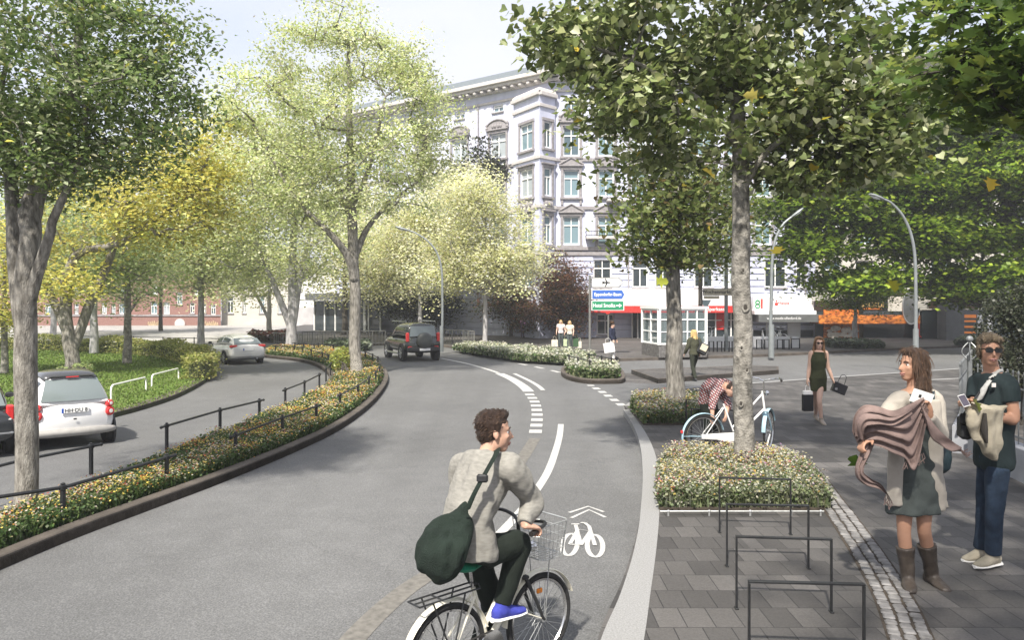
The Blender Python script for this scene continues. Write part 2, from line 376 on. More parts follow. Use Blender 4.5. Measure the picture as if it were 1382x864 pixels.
# --- far forecourt in front of the shops
near = [(440,470),(520,466),(585,467),(640,474),(700,484),(780,488),(850,487),(950,484),(1040,481),(1200,473),(1382,466),(1600,458)]
fw = gl(near, 0, 4)
fpoly = [V(p) for p in fw] + [V((90,60,0)), V((60,75,0)), V((-20,75,0)), V((-18,50,0))]
sheet('forecourt', fpoly, 0, ZP, M_pave_far)
struct(MB().sweep(fw, -.16, .0, 0, ZP+.005).build('kerb', M_kerb_dark))
# --- raised refuge platform and the lowered crossing beside it
plat = [P(a,b,0) for a,b in ((852,505),(888,518),(1051,505),(1051,500),(1000,499))]
sheet('refuge_platform', plat, 0, .14, M_pave_far)
struct(MB().sweep(plat, 0, .1, 0, .146, True).build('kerb', M_kerb_dark))
sheet('crossing', [P(a,b,0) for a,b in ((838,516),(888,518.5),(852,504),(832,504))], .004, .004, M_pave_far)
# --- side street beyond the green, its overexposed glare painted as a lighter asphalt
sheet('square', [P(-200,472,0),P(60,466,0),P(270,463.5,0),P(400,462,0),P(470,452,0),P(560,430,0),P(560,419,0),P(-400,419,0)], .006, .006, M_road2)
# --- long planted median
med_r = [(-80,806),(0,770),(100,728),(200,690),(300,652),(400,610),(460,580),(500,550),(519,527),(524,512),(518,499),(505,489),(470,479),(420,473.5),(380,473)]
med_l = [(358,476),(354,482),(375,485),(400,488),(424,494),(440,504),(444,514),(432,530),(385,556),(340,577),(290,598),(228,624),(130,664),(50,696),(-60,738)]
med = gl(med_r, 0, 5)+gl(med_l, 0, 5)
sheet('planting_bed', med, 0, .1, M_soil)
struct(MB().sweep(med, 0, .16, 0, .13, True).build('kerb', M_kerb_dark))
# --- lawn on the green
lawn_e = [(-120,640),(0,607),(147,566),(194,553),(240,537),(275,518),(289,504),(286,494),(262,484),(200,476),(100,471),(0,470),(-150,470)]
lw = gl(lawn_e, 0, 5)
sheet('lawn', lw, 0, .1, M_lawn)
struct(MB().sweep(lw, .0, .3, 0, .115).build('kerb', M_kerb_dark))
def in_poly(x, y, poly):
    px = np.array([p[0] for p in poly]); py = np.array([p[1] for p in poly]); r = np.zeros(len(x), bool); j = len(px)-1
    for i in range(len(px)):
        c = ((py[i] > y) != (py[j] > y)) & (x < (px[j]-px[i])*(y-py[i])/(py[j]-py[i]+1e-12)+px[i]); r ^= c; j = i
    return r
def sample_poly(poly, n, r, dmax=1e9, falloff=0.0):
    a = np.array([(p[0],p[1]) for p in poly]); lo, hi = a.min(0), a.max(0); out = []
    tot = 0
    while tot < n:
        x = r.uniform(lo[0],hi[0],n*2); y = r.uniform(lo[1],hi[1],n*2); k = in_poly(x,y,poly)
        if falloff: k &= r.random(n*2) < np.clip(6.0/np.maximum(y,1),.03,1)**falloff
        out.append(np.stack([x[k],y[k]],1)); tot += k.sum()
    return np.concatenate(out)[:n]
M_leaf = leaf_mat('leaf', .5, .4); M_petal = leaf_mat('petal', .35); M_grass = leaf_mat('grass blade', .3, .7)
# grass blades on the lawn
xy = sample_poly(lw, 42000, rng, falloff=1.3)
c = np.concatenate([xy, np.full((len(xy),1), .1)],1)
def blades(c, h, w, pal, r, lean=.45):
    n = len(c); d = r.normal(size=(n,3)); d[:,2] = 0; d /= np.linalg.norm(d,axis=1)[:,None]+1e-9
    hh = (np.asarray(h)*r.uniform(.6,1.3,n))[:,None]; s = np.stack([-d[:,1],d[:,0],np.zeros(n)],1)*np.asarray(w).reshape(-1,1)
    up = np.array([[0,0,1.]]); tip = c+up*hh+d*hh*lean*r.uniform(.2,1.6,(n,1))
    mid = c+up*hh*.6+d*hh*lean*.3
    v = np.stack([c-s*.6, c+s*.6, mid+s, tip, mid-s],1).reshape(-1,3)
    return v, np.full(n,5), np.arange(n*5), pick(pal, n, r, .3)
v, cn, lp, col = blades(c, .03*(1+xy[:,1]/40), .006*(1+xy[:,1]/10), [((.12,.19,.03),3),((.16,.23,.045),2),((.16,.19,.06),1)], rng)
o = mesh_np('grass', v, cn, lp, M_grass, col); o['kind'] = 'stuff'; tag(o, 'mown green grass of the lawn behind the parked cars', 'grass')
# ================================================================ FLOWERS
GREENS = [((.06,.11,.03),4),((.09,.15,.045),3),((.13,.18,.06),2),((.16,.19,.1),1)]
def flowers(name, poly, n, h, label, pal, z=.1, gpal=GREENS, falloff=1.0, fl=.3, sz=.016, edge_h=None):
    r = np.random.default_rng(len(poly)+n)
    xy = sample_poly(poly, n, r, falloff=falloff)
    hm = np.array([noise.noise((x*1.1,y*1.1,3.3)) for x,y in xy])*.25+1.0
    s = (1+xy[:,1]/14)
    c = np.concatenate([xy, np.full((n,1), z)],1)
    # stems and blades
    v1, c1, l1, k1 = blades(c, h*hm*.62, sz*.42*s, gpal, r, .35)
    # leaves over the height
    c2 = np.repeat(c, 3, 0); c2[:,2] += r.uniform(.15,.95,len(c2))*np.repeat(h*hm,3); c2[:,2] = np.minimum(c2[:,2],z+np.repeat(h*hm,3)); c2[:,:2] += r.normal(0,.03,(len(c2),2))
    v2, n2, l2, q = leaf_arrays(c2, np.repeat(sz*1.7*s,3), r, 'quad', .25); k2 = pick(gpal, len(c2), r, .35)
    # blossoms
    k = r.random(n) < .99; cf = np.repeat(c, 1, 0); nf = int(n*fl*3)
    idx = r.integers(0, n, nf); z2 = np.array([noise.noise((x*1.3+5,y*1.3,4.7)) for x,y in xy]); idx = idx[(z2[idx] > -.05) | (r.random(nf) < .3)]; nf = len(idx); cf = c[idx].copy(); cf[:,2] += (h*hm)[idx]*np.clip(r.normal(.82,.27,nf),.2,1.25); cf[:,:2] += r.normal(0,.035,(nf,2))
    zone = np.array([noise.noise((x*1.7,y*1.7,9.1)) for x,y in cf[:,:2]])
    v3, n3, l3, q = leaf_arrays(cf, (sz*1.25*s)[idx], r, 'quad', .9, 0); k3 = pick(pal, nf, r, .2)
    hot = zone > .25; k3[hot] = pick([p for p in pal if p[1] > 0][:max(2,len(pal)//2)], int(hot.sum()), r, .2) if hot.any() else k3[hot]
    v = np.concatenate([v1,v2,v3]); o2 = len(v1); o3 = o2+len(v2)
    o = mesh_np(name, v, np.concatenate([c1,n2,n3]), np.concatenate([l1,l2+o2,l3+o3]), [M_leaf,M_petal], np.concatenate([k1,k2,k3]),
                fmats=np.concatenate([np.zeros(len(c1)),np.zeros(len(n2)),np.ones(len(n3))]).astype(int))
    o['kind'] = 'stuff'; return tag(o, label, 'flowers')
MIXED = [((.62,.5,.1),3),((.54,.24,.05),1.3),((.36,.06,.04),1.2),((.48,.43,.22),3),((.5,.48,.4),3.5),((.42,.26,.24),1.5),((.5,.42,.12),2)]
PALE = [((.45,.42,.22),3),((.46,.3,.08),1.1),((.48,.47,.38),5),((.34,.12,.11),1.1),((.42,.32,.3),1.4),((.32,.2,.32),.7),((.48,.4,.07),1.2)]
WHITE = [((.5,.5,.42),6),((.45,.46,.32),4),((.36,.38,.24),3)]
inner = gl([(x+ (0), y) for x, y in med_r], .1, 3)+gl(med_l, .1, 3)
def shrink(poly, k):
    n = len(poly); out = []
    s = sum(poly[i][0]*poly[(i+1)%n][1]-poly[(i+1)%n][0]*poly[i][1] for i in range(n)); sg = 1 if s > 0 else -1
    for i in range(n):
        t = (V(poly[(i+1)%n][:2])-V(poly[i-1][:2])); t = V((t[0],t[1])).normalized() if t.length else V((1,0)); out.append((poly[i][0]-t.y*k*sg, poly[i][1]+t.x*k*sg))
    return out
flowers('flowers', shrink(med, .2), 42000, .19, 'mixed yellow, orange and white flowers filling the long curved median bed', MIXED, falloff=1.1, fl=.42, sz=.0142)
b1 = [P(a,b,ZP) for a,b in ((889,689),(1120,689),(1108,668),(1085,645),(1060,628),(980,626),(905,627),(891,650))]
b2 = [P(a,b,ZP) for a,b in ((852,556),(868,574),(925,574),(948,566),(960,545),(900,541),(858,544))]
for nm, bp_ in (('planting_bed',b1),('planting_bed',b2)): sheet(nm, bp_, ZP, ZP+.03, M_soil)
flowers('flowers', b1, 16000, .25, 'cream and pale yellow flowers around the trunk of the tree beside the bicycle hoops', PALE, z=ZP+.02, gpal=[((.24,.27,.15),4),((.17,.21,.1),3),((.1,.14,.05),1.5),((.32,.33,.25),2.5)], falloff=0, fl=.42, sz=.015)
flowers('flowers', b2, 4200, .27, 'pale flowers around the trunk behind the parked bicycle', PALE, z=ZP+.02, gpal=GREENS[1:]+[((.22,.25,.13),2)], falloff=0, fl=.5, sz=.019)
edging = MB()
e0, e1 = P(891,690.5,ZP+.05), P(1112,690.5,ZP+.05)
edging.tube([e0,e1], .009, 6)
for t in (.05,.3,.55,.8,.98):
    p = e0.lerp(e1,t); edging.tube([p, V((p.x,p.y,ZP))], .011, 6); edging.ball(p, .017, n=8, m=6)
M_galv = mat('galvanised steel', (.5,.51,.5), .4, .2, 20, metal=.7)
tag(edging.build('edging_rail', M_galv, smooth=True), 'thin pale metal edging rail along the front of the flower bed by the hoops', 'edging')
# white hedge-like strip of flowers on the forecourt
b3 = [P(a,b,ZP) for a,b in ((612,473),(640,478),(700,487),(760,490.5),(796,491),(803,485),(760,479),(700,474),(640,469.5))]
flowers('flowers', b3, 5600, .3, 'long low strip of white flowers at the forecourt kerb', WHITE, z=ZP, gpal=GREENS+[((.26,.29,.17),7)], falloff=0, fl=.6, sz=.028)
# small island with kerb
b4 = [P(a,b,0) for a,b in ((757,506),(766,513),(790,518),(826,518.5),(842,517),(843,511),(835,503),(790,498),(763,499))]
b4 = cr(b4, 4, True)
sheet('planting_bed', b4, 0, .1, M_soil); struct(MB().sweep(b4, 0, .12, 0, .15, True).build('kerb', M_kerb_dark))
flowers('flowers', shrink(b4,.2), 3600, .32, 'white flowers filling the small kerbed traffic island', WHITE, z=.1, gpal=GREENS+[((.24,.27,.13),6)], falloff=0, fl=.5, sz=.024)
# dark low planting at the far bend
b5 = [P(a,b,0) for a,b in ((335,462),(392,464),(392,457),(340,455))]
sheet('planting_bed', b5, 0, .1, M_soil)
flowers('flowers', b5, 1500, .3, 'dark red and white low plants at the far bend of the side street', [((.2,.06,.05),4),((.6,.55,.5),1)], z=.1, gpal=[((.06,.05,.03),2),((.1,.05,.04),2),((.07,.09,.03),1)], falloff=0, fl=.5, sz=.05)
for (q, lb) in (([(1010+100,467),(1125,469.5),(1165,471),(1192,470),(1185,467),(1130,465)],'grey green ground plants around the slim tree by the orange shop'),([(1290,466),(1335,467),(1335,463.5),(1300,463)],'dark low plants on the far pavement beside the grey column'),([(440,470),(470,472),(498,471),(495,466),(445,466)],'pale low plants in front of the grey railing')):
    pl = [P(a,b,ZP) for a,b in q]
    flowers('ground_plants', pl, 1300, .28, lb, [((.3,.34,.25),2),((.2,.24,.15),2)], z=ZP, gpal=[((.12,.15,.1),2),((.08,.11,.06),2)], falloff=0, fl=.3, sz=.05)
# ---------------------------------------------------------------- road markings
def strip(pl, w, z=.005, m=None, name='lane_line'):
    mb = MB(); mb.sweep(pl, -w/2, w/2, z, z) if False else None
    pts = [V((p[0],p[1],0)) for p in pl]; n = len(pts); L_ = []; R_ = []
    for i in range(n):
        t = (pts[min(i+1,n-1)]-pts[max(i-1,0)]).normalized(); nn = V((-t.y,t.x,0)); ww = w[i] if isinstance(w, list) else w
        L_.append(pts[i]+nn*ww/2+V((0,0,z))); R_.append(pts[i]-nn*ww/2+V((0,0,z)))
    mb.add(L_+R_, [(n+i,n+i+1,i+1,i) for i in range(n-1)]); return struct(mb.build(name, m or M_paint, fix=False))
def dashes(pxs, ts, w, name='dashed_line'):
    pl = gl(pxs, 0, 12); mb = MB(); seg = [0]
    for i in range(len(pl)-1): seg.append(seg[-1]+(pl[i+1]-pl[i]).length)
    def at(s):
        for i in range(len(seg)-1):
            if seg[i+1] >= s: k = (s-seg[i])/(seg[i+1]-seg[i]+1e-9); return pl[i].lerp(pl[i+1],k), (pl[i+1]-pl[i]).normalized()
        return pl[-1], (pl[-1]-pl[-2]).normalized()
    tot = seg[-1]; s = 0
    while s < tot:
        a, t = at(s); b, t2 = at(min(tot, s+ts[0])); n1 = V((-t.y,t.x,0))*w/2; n2 = V((-t2.y,t2.x,0))*w/2; z = V((0,0,.005))
        mb.add([a+n1+z,a-n1+z,b-n2+z,b+n2+z], [(0,1,2,3)]); s += ts[0]+ts[1]
    return struct(mb.build(name, M_paint, fix=False))
dashes([(722.5,585),(724.6,568),(724.7,556),(722,543.5),(716.5,535),(713.7,531.5)], (.36,.36), .24)
strip(gl([(713.7,529),(705,521),(690,511.5),(674,504.5)]), .3)
strip(gl([(673,504),(660,499.5),(630,491),(595.5,484)]), .14)
strip(gl([(733,527),(726,521),(714,514),(694,504.5)]), .13)
dashes([(840,548),(827,539),(812,529),(796,520)], (.42,.42), .2)
dashes([(755,503),(730,497),(700,491)], (.8,.8), .16)
strip(gl([(757,573),(755,590),(748,615),(738,640),(720,668),(700,694),(668,728),(635,760)]), .115)
strip(gl([(722,592),(713,607),(703,622),(690,640)]), .2, .004, M_worn, 'worn_line')
strip(gl([(590,770),(555,792),(520,820),(480,860),(450,900)]), .2, .004, M_worn, 'worn_line')
strip(gl([(232,493),(260,492.5),(288,492)]), .2, .005)
strip([P(1255,513,ZP),P(1315,510,ZP)], .09, ZP+.005)
# bicycle pictogram with two chevrons
def symb(lines, w, name):
    mb = MB()
    for li_, ln in enumerate(lines):
        pts = [P(a,b,0) for a,b in ln]; n = len(pts); L_, R_ = [], []
        for i in range(n):
            t = (pts[min(i+1,n-1)]-pts[max(i-1,0)]).normalized(); nn = V((-t.y,t.x,0))*w/2
            L_.append(pts[i]+nn+V((0,0,.005+.0012*li_))); R_.append(pts[i]-nn+V((0,0,.005+.0012*li_)))
        mb.add(L_+R_, [(n+i,n+i+1,i+1,i) for i in range(n-1)])
    return struct(mb.build(name, M_paint, fix=False))
def ell(cx, cy, rx, ry, tilt=0, n=28):
    return [(cx+rx*math.cos(t)*math.cos(tilt)-ry*math.sin(t)*math.sin(tilt), cy+rx*math.cos(t)*math.sin(tilt)+ry*math.sin(t)*math.cos(tilt)) for t in np.linspace(0,2*PI,n)]
symb([ell(769,736,10,15,.25), ell(803,738,10.5,15,-.1)], .05, 'bicycle_symbol')
o = symb([[(769,736),(780,716),(797,718),(784,737),(769,736)],[(784,737),(777,710)],[(771,709),(782,709)],[(803,738),(795,712),(790,708),(784,707)]], .042, 'bicycle_symbol')
for v_ in o.data.vertices: v_.co.z += .0032
symb([[(771,700),(795,689),(817,699)],[(768,693),(794,684.5),(815,692)]], .045, 'chevron_marking')
# ================================================================ BUILDINGS
M_wall = mat('lilac white stucco', (.52,.54,.66), .85, .11, 1.6, .15, 30, stretch=(1,1,.3))
M_cream = mat('cream stucco', (.48,.46,.41), .85, .08, 1.2, .15, 30)
M_trim = mat('grey stone trim', (.26,.245,.25), .8, .2, 5, .2, 30)
M_trim_l = mat('pale cornice stucco', (.5,.475,.455), .8, .1, 4)
M_slate = mat('slate roof', (.12,.14,.15), .6, .2, 8)
M_frame = mat('white window frame', (.8,.8,.78), .5, .05, 4)
M_pane = glass_mat('window pane', (.16,.24,.27), 1, .04); M_pane_d = glass_mat('dark shop pane', (.03,.04,.045), 1, .05)
M_dark = mat('black painted steel', (.014,.015,.016), .42, .3, 20); M_red = mat('red fascia', (.6,.035,.03), .5, .08, 3)
M_white = mat('white fascia', (.8,.8,.81), .5, .04, 2); M_grey = mat('grey panel', (.1,.105,.105), .6, .15, 3)
M_orange = mat('orange print', (.2,.03,.01), .6, .8, 5, col2=(.75,.24,.04), stretch=(1,1,2)); M_curtain = mat('net curtain', (.62,.62,.58), .9, .2, 30, stretch=(8,8,.4))
M_pane2 = glass_mat('darker window pane', (.07,.11,.13), 1, .04); M_pane3 = glass_mat('curtained window pane', (.36,.4,.42), 1, .06); WR = random.Random(21)
def wall_frame(A, B):
    u = (V((B[0],B[1],0))-V((A[0],A[1],0))); L = u.length; u.normalize(); n = V((u.y,-u.x,0)); inn = -n
    return Matrix(((u.x,inn.x,0,A[0]),(u.y,inn.y,0,A[1]),(0,0,1,0),(0,0,0,1))), L
def wall_holes(mb, M, L, z0, z1, ops, depth=.22):
    us = sorted({0, L, *[o[0] for o in ops], *[o[1] for o in ops]}); zs = sorted({z0, z1, *[o[2] for o in ops], *[o[3] for o in ops]})
    for i in range(len(us)-1):
        for j in range(len(zs)-1):
            uc, zc = (us[i]+us[i+1])/2, (zs[j]+zs[j+1])/2
            if any(o[0] < uc < o[1] and o[2] < zc < o[3] for o in ops): continue
            mb.add([M@V((us[i],0,zs[j])), M@V((us[i+1],0,zs[j])), M@V((us[i+1],0,zs[j+1])), M@V((us[i],0,zs[j+1]))], [(0,1,2,3)])
    for o in ops:
        a, b, c, d = o[:4]
        q = [(a,c),(b,c),(b,d),(a,d)]
        for k in range(4):
            p, r = q[k], q[(k+1)%4]
            mb.add([M@V((p[0],0,p[1])), M@V((r[0],0,r[1])), M@V((r[0],depth,r[1])), M@V((p[0],depth,p[1]))], [(3,2,1,0)])
def window(par, M, a, b, c, d, style='plain', dark=False, depth=.2):
    """surround on the wall > frame, pane"""
    w, h = b-a, d-c; mb = MB(); uc = (a+b)/2
    def bx(u0,u1,z0,z1,out,y0=-.004): mb.box(((u0+u1)/2, -(out)/2+y0, (z0+z1)/2), (u1-u0, out, z1-z0), M, .01)
    t = .16
    if style != 'bare':
        bx(a-t,a-.004,c-.06,d+.01,.07); bx(b+.004,b+t,c-.06,d+.01,.07); bx(a-t-.05,b+t+.05,c-.2,c-.062,.16); bx(a-t-.03,b+t+.03,d+.012,d+.2,.09)
    else: bx(a-.06,b+.06,c-.1,c-.004,.1)
    if style in ('pediment','arch'):
        bx(a-t-.1,b+t+.1,d+.202,d+.29,.2)
        z = d+.292; hw = w/2+t+.1; ht = .42 if style == 'pediment' else .6
        poly = [(-hw,0),(hw,0),(0,ht)] if style == 'pediment' else [(hw*math.cos(x), ht*math.sin(x)) for x in np.linspace(0,PI,13)]
        for (k, o0, o1) in ((1.0,0.0,.09),):
            n = len(poly); vs = [M@V((uc+p[0], -.004, z+p[1])) for p in poly]+[M@V((uc+p[0], -.1, z+p[1])) for p in poly]
            mb.add(vs, [tuple(range(n-1,-1,-1)), tuple(range(n,2*n))]+[(i,(i+1)%n,n+(i+1)%n,n+i) for i in range(n)])
        pts = [M@V((uc+p[0], -.12, z+p[1]+.02)) for p in (poly if style=='arch' else [(-hw-.05,0),(0,ht+.03),(hw+.05,0)])]
        mb.tube(pts, .06, 6)
        if style == 'arch':
            for q_ in (-hw+.05, hw-.05): mb.lathe([(.05,0),(.1,.08),(.07,.2),(.1,.3),(.02,.45)], M@V((uc+q_,-.12,z)), n=8)
            for q_ in (-.3,-.12,.12,.3): mb.ball(M@V((uc+q_*w/1.2,-.11,z+.2)), (.12,.08,.14), n=8, m=6)
        bx(a-t,a-.02,c-.55,c-.202,.1); bx(b+.02,b+t,c-.55,c-.202,.1)
    if style == 'apron':
        bx(a-t-.1,b+t+.1,d+.202,d+.3,.2); bx(a-.05,b+.05,c-.85,c-.202,.08)
        for q_ in np.linspace(a+.1,b-.1,4): mb.ball(M@V((q_,-.1,c-.52)), (.14,.1,.2), n=8, m=6)
        bx(a-t-.1,b+t+.1,c-1.0,c-.86,.2)
    so = mb.build('window', M_trim, par, smooth=False)
    fr = MB(); f = .075; y = depth-.06
    def fb(u0,u1,z0,z1,th=.06): fr.box(((u0+u1)/2, y, (z0+z1)/2), (u1-u0, th, z1-z0), M, .006)
    fb(a+.004,a+f,c+.004,d-.004); fb(b-f,b-.004,c+.004,d-.004); fb(a+f+.001,b-f-.001,c+.004,c+f); fb(a+f+.001,b-f-.001,d-f,d-.004)
    zt = c+h*.68; nm = 2 if w > 1.6 else 1
    fb(a+f+.001,b-f-.001,zt-.035,zt+.035,.064)
    for k in range(1,nm+1):
        u = a+w*k/(nm+1); fb(u-.03,u+.03,c+f+.001,zt-.036,.056)
        if nm == 2 or w > 1: fb(u-.025,u+.025,zt+.036,d-f-.001,.056)
    fr.build('frame', M_frame, so)
    pn = MB(); pn.add([M@V((a,depth-.03,c)),M@V((b,depth-.03,c)),M@V((b,depth-.03,d)),M@V((a,depth-.03,d))],[(0,1,2,3)]); pn.build('pane', M_pane_d if dark and WR.random() < .75 else WR.choice((M_pane,M_pane,M_pane2,M_pane3)), so, fix=False)
    return so
def course(mb, M, u0, u1, z0, z1, out): mb.box(((u0+u1)/2, -out/2-.003, (z0+z1)/2), (u1-u0, out, z1-z0), M, .015)
bld = thing('corner_building', 'ornate lilac white five storey corner building with bay oriel and bracketed cornice', 'building', (3,52,0))
DF = 49.5; zy = lambda y, d=DF: H-(y-HY)/F*d
xf = lambda px: (px-CX)/F*DF
Cn = V((xf(748), DF, 0)); ul = V((-.798,.603,0)); Lend = Cn+ul*21.0
ML, LL = wall_frame(Lend, Cn); MR, LR = wall_frame(Cn, V((xf(1100), DF, 0)))
ZT = 16.9
# left face: u runs from the far end to the corner
def tL(t): return LL-t
opsL = []; specL = []
rows_t = [(12.6,13.55,'attic'),(9.9,12.0,'arch'),(7.5,9.2,'apron'),(4.9,6.8,'pediment')]
# pixel rows on column t=4.6: depth there
dl = DF+.603*4.6
zz = lambda y: H-(y-HY)/F*dl
rowsL = [(zz(151),zz(141),'bare',.9),(zz(213),zz(180),'arch',1.35),(zz(265),zz(236),'pediment',1.2),(zz(330),zz(295),'pediment',1.2),(zz(388),zz(358),'bare',1.3)]
for t in (4.55, 7.95, 11.4, 14.9, 18.2):
    for c, d, st, w in rowsL:
        u = tL(t); opsL.append((u-w/2,u+w/2,c,d)); specL.append((u-w/2,u+w/2,c,d,st))
mb = MB(); wall_holes(mb, ML, LL, 0, ZT, opsL)
rowsR = [(zy(210),zy(170),'arch',1.05),(zy(265),zy(229),'pediment',1.0),(zy(330),zy(292),'pediment',1.05)]
opsR = []; specR = []
for px in (771, 818, 862, 906, 950, 992, 1030, 1078):
    for c, d, st, w in rowsR: u = xf(px)-Cn.x; opsR.append((u-w/2,u+w/2,c,d)); specR.append((u-w/2,u+w/2,c,d,st))
for px, w in ((813,1.15),(864,1.0),(895,1.0),(950,1.2),(985,1.0),(1047,1.4),(1082,.7)):
    u = xf(px)-Cn.x; c, d = zy(388), zy(350); opsR.append((u-w/2,u+w/2,c,d)); specR.append((u-w/2,u+w/2,c,d,'bare'))
u = xf(817)-Cn.x; opsR.append((u-.55,u+.55,zy(452),zy(424)))
for px, w in ((771,.9),(818,.9),(862,.9),(950,.9),(1030,.9)):
    u = xf(px)-Cn.x; c, d = zy(150), zy(132); opsR.append((u-w/2,u+w/2,c,d)); specR.append((u-w/2,u+w/2,c,d,'bare'))
wall_holes(mb, MR, LR, 0, ZT, opsR)
e = MR@V((LR,0,0)); e2 = e+V((0,12,0)); l2 = Lend+V((5,12,0))
mb.add([(e.x,e.y,0),(e2.x,e2.y,0),(e2.x,e2.y,ZT),(e.x,e.y,ZT)],[(0,1,2,3)])
mb.add([(Lend.x,Lend.y,0),(Lend.x,Lend.y,ZT),(l2.x,l2.y,ZT),(l2.x,l2.y,0)],[(0,1,2,3)])
mb.build('wall', M_wall, bld, fix=False)
for s in specL: window(bld, ML, *s[:4], style=s[4])
for s in specR: window(bld, MR, *s[:4], style=s[4], dark=s[2] < 6)
# cornice, roof edge
def cornice(M, L, nm='cornice', z=ZT):
    mb = MB(); course(mb,M,-.5,L+.5,z-.5,z-.32,.3); course(mb,M,-.7,L+.7,z-.12,z+.12,.95); course(mb,M,-.6,L+.6,z-.3,z-.12,.75)
    course(mb,M,-.3,L,z-1.15,z-1.0,.12)
    k = int(L/.62)
    for i in range(k): mb.box(((i+.5)*L/k, -.42, z-.42), (.24,.62,.2), M, .04)
    return mb.build(nm, M_trim_l, bld)
cornice(ML, LL); cornice(MR, LR)
mb = MB()
for M, L in ((ML,LL),(MR,LR)):
    mb.add([M@V((-.6,-.9,ZT+.13)),M@V((L+.6,-.9,ZT+.13)),M@V((L+.4,.5,ZT+1.0)),M@V((-.4,.5,ZT+1.0)),M@V((L,7,ZT+2)),M@V((0,7,ZT+2))],[(0,1,2,3),(3,2,4,5)])
mb.build('roof', M_slate, bld)
mb = MB()
for z0, o in ((zy(345),.16),(zy(338),.22),(zy(283),.1),(zy(218),.1)):
    course(mb,ML,0,LL,z0,z0+.22,o); course(mb,MR,0,LR,z0,z0+.22,o)
mb.build('string_course', M_trim, bld)
mb = MB()                                           # rusticated lower storeys
z = zy(346)-.3
while z > .3:
    for M, L, ops in ((ML,LL,opsL),(MR,LR,opsR)):
        cuts = sorted((o[0]-.03,o[1]+.03) for o in ops if o[2]-.15 < z+.2 and o[3]+.05 > z)
        u0 = 0
        for a_, b_ in cuts+[(L,L)]:
            if a_-u0 > .1: course(mb,M,u0,a_,z,z+.33,.07)
            u0 = max(u0,b_)
    z -= .4
mb.build('rustication', M_wall, bld)
mb = MB()
for px in (712,848,1000,1086): 
    u = xf(px)-Cn.x
    if u > 0: mb.tube([MR@V((u,-.1,zy(410))),MR@V((u,-.1,ZT-1))], .05, 6)
mb.tube([ML@V((tL(6.2),-.1,2)),ML@V((tL(6.2),-.1,ZT-1))], .05, 6)
mb.build('drainpipe', M_trim, bld)
# corner oriel
v0, v1, v2, v3 = PX(693,50.9), PX(708,49.0), PX(728,48.3), PX(749,49.3)
ori = None; mbw = MB(); zb, zt_ = 4.6, zy(129)
pts = [v0,v1,v2,v3]
segs = [(v0,v2),(v2,v3)]
zs_ = [(zy(202),zy(167)),(zy(266),zy(229)),(zy(330),zy(293)),(zy(388),zy(350))]
for (A,B) in segs:
    M, L = wall_frame(A,B); w = L*.48; ops = [(L*.52-w/2,L*.52+w/2,c,d) for c,d in zs_]; wall_holes(mbw, M, L, zb if False else 0, zt_, ops, .15)
ow = mbw.build('oriel', M_wall, bld, fix=False)
for (A,B) in segs:
    M, L = wall_frame(A,B); w = L*.48
    for i,(c,d) in enumerate(zs_): window(bld, M, L*.52-w/2, L*.52+w/2, c, d, style='apron' if i == 1 else ('plain' if i else 'plain'), depth=.14)
mb = MB()
for (A,B) in segs:
    M, L = wall_frame(A,B)
    for z0_,z1_,o_ in [(z_,z_+.2,.1) for z_ in (zy(283), zy(345), zy(218))]+[(zt_-.25,zt_-.02,.22),(zt_-.95,zt_-.75,.1)]:
        mb = MB(); course(mb,M,-.05,L+.05,z0_,z1_,o_); mb.build('string_course', M_trim_l, bld)
mb = MB(); cc = (v0+v3)/2+V((.2,.6,0)); prev = []
for k, (sc, dz) in enumerate(((1.08,0),(1.05,.16),(.92,.3),(.7,.38))): prev += [cc+(p-cc)*sc+V((0,0,zt_+dz)) for p in (v0,v2,v3)]
mb.add(prev, [(3*i+j,3*i+j+1,3*i+4+j,3*i+3+j) for i in range(3) for j in range(2)]+[(9,10,11)]); mb.build('oriel_roof', M_trim_l, bld)
# little iron balconies
def balcony(px0, px1, ytop, ybase, d=DF, dep=.75):
    mb = MB(); a, b = xf(px0)-Cn.x, xf(px1)-Cn.x; z0, z1 = zy(ybase), zy(ytop)
    mb.box(((a+b)/2,-dep/2-.004,z0-.08),(b-a,dep,.16),MR,.02); o = mb.build('balcony', M_trim_l, bld)
    r = MB()
    for zz_ in (z0+.06,z1): r.tube([MR@V((a,-.02,zz_)),MR@V((a,-dep+.03,zz_)),MR@V((b,-dep+.03,zz_)),MR@V((b,-.02,zz_))],.022,5)
    for u in np.linspace(a,b,max(4,int((b-a)/.14))): r.tube([MR@V((u,-dep+.03,z0+.06)),MR@V((u,-dep+.03,z1))],.011,4)
    r.build('railing', M_dark, o)
balcony(790,828,313,320)
balcony(818,850,262,270)
# ---- street level: bank, shops
zr0, zr1, zw1 = zy(421.5), zy(412.5), zy(391)
def fascia(name, label, pts, ):
    pass
bank = thing('bank_front', 'white bank shop front with continuous red fascia on the corner building', 'shop front', (xf(900),DF-1.2,0))
fp = [V((xf(783)*.985,48.6,0)), V((xf(878)*.955,47.1,0)), V((xf(905)*.955,47.2,0)), V((xf(1013)*.97,48.2,0))]
for nm, z0, z1, m in (('upper_fascia',zr1+.002,zw1,M_white),('red_fascia',zr0,zr1,M_red)):
    mb = MB(); off = .04 if nm == 'red_fascia' else 0
    poly = [(p.x, p.y-off) for p in fp]+[(fp[-1].x,DF-.01),(fp[0].x,DF-.01)]
    mb.prism(poly, z0, z1, True); mb.build(nm, m, bank, fix=False)
M_txt = mat('white lettering', (.85,.85,.85), .5, .02); M_txtr = mat('red lettering', (.65,.05,.04), .5, .05)
def on_seg(A, B, t, z, out): p = A.lerp(B,t); n = (B-A).normalized(); nn = V((n.y,-n.x,0)); return face_M(V((p.x,p.y,z))+nn*out, n, (0,0,1))
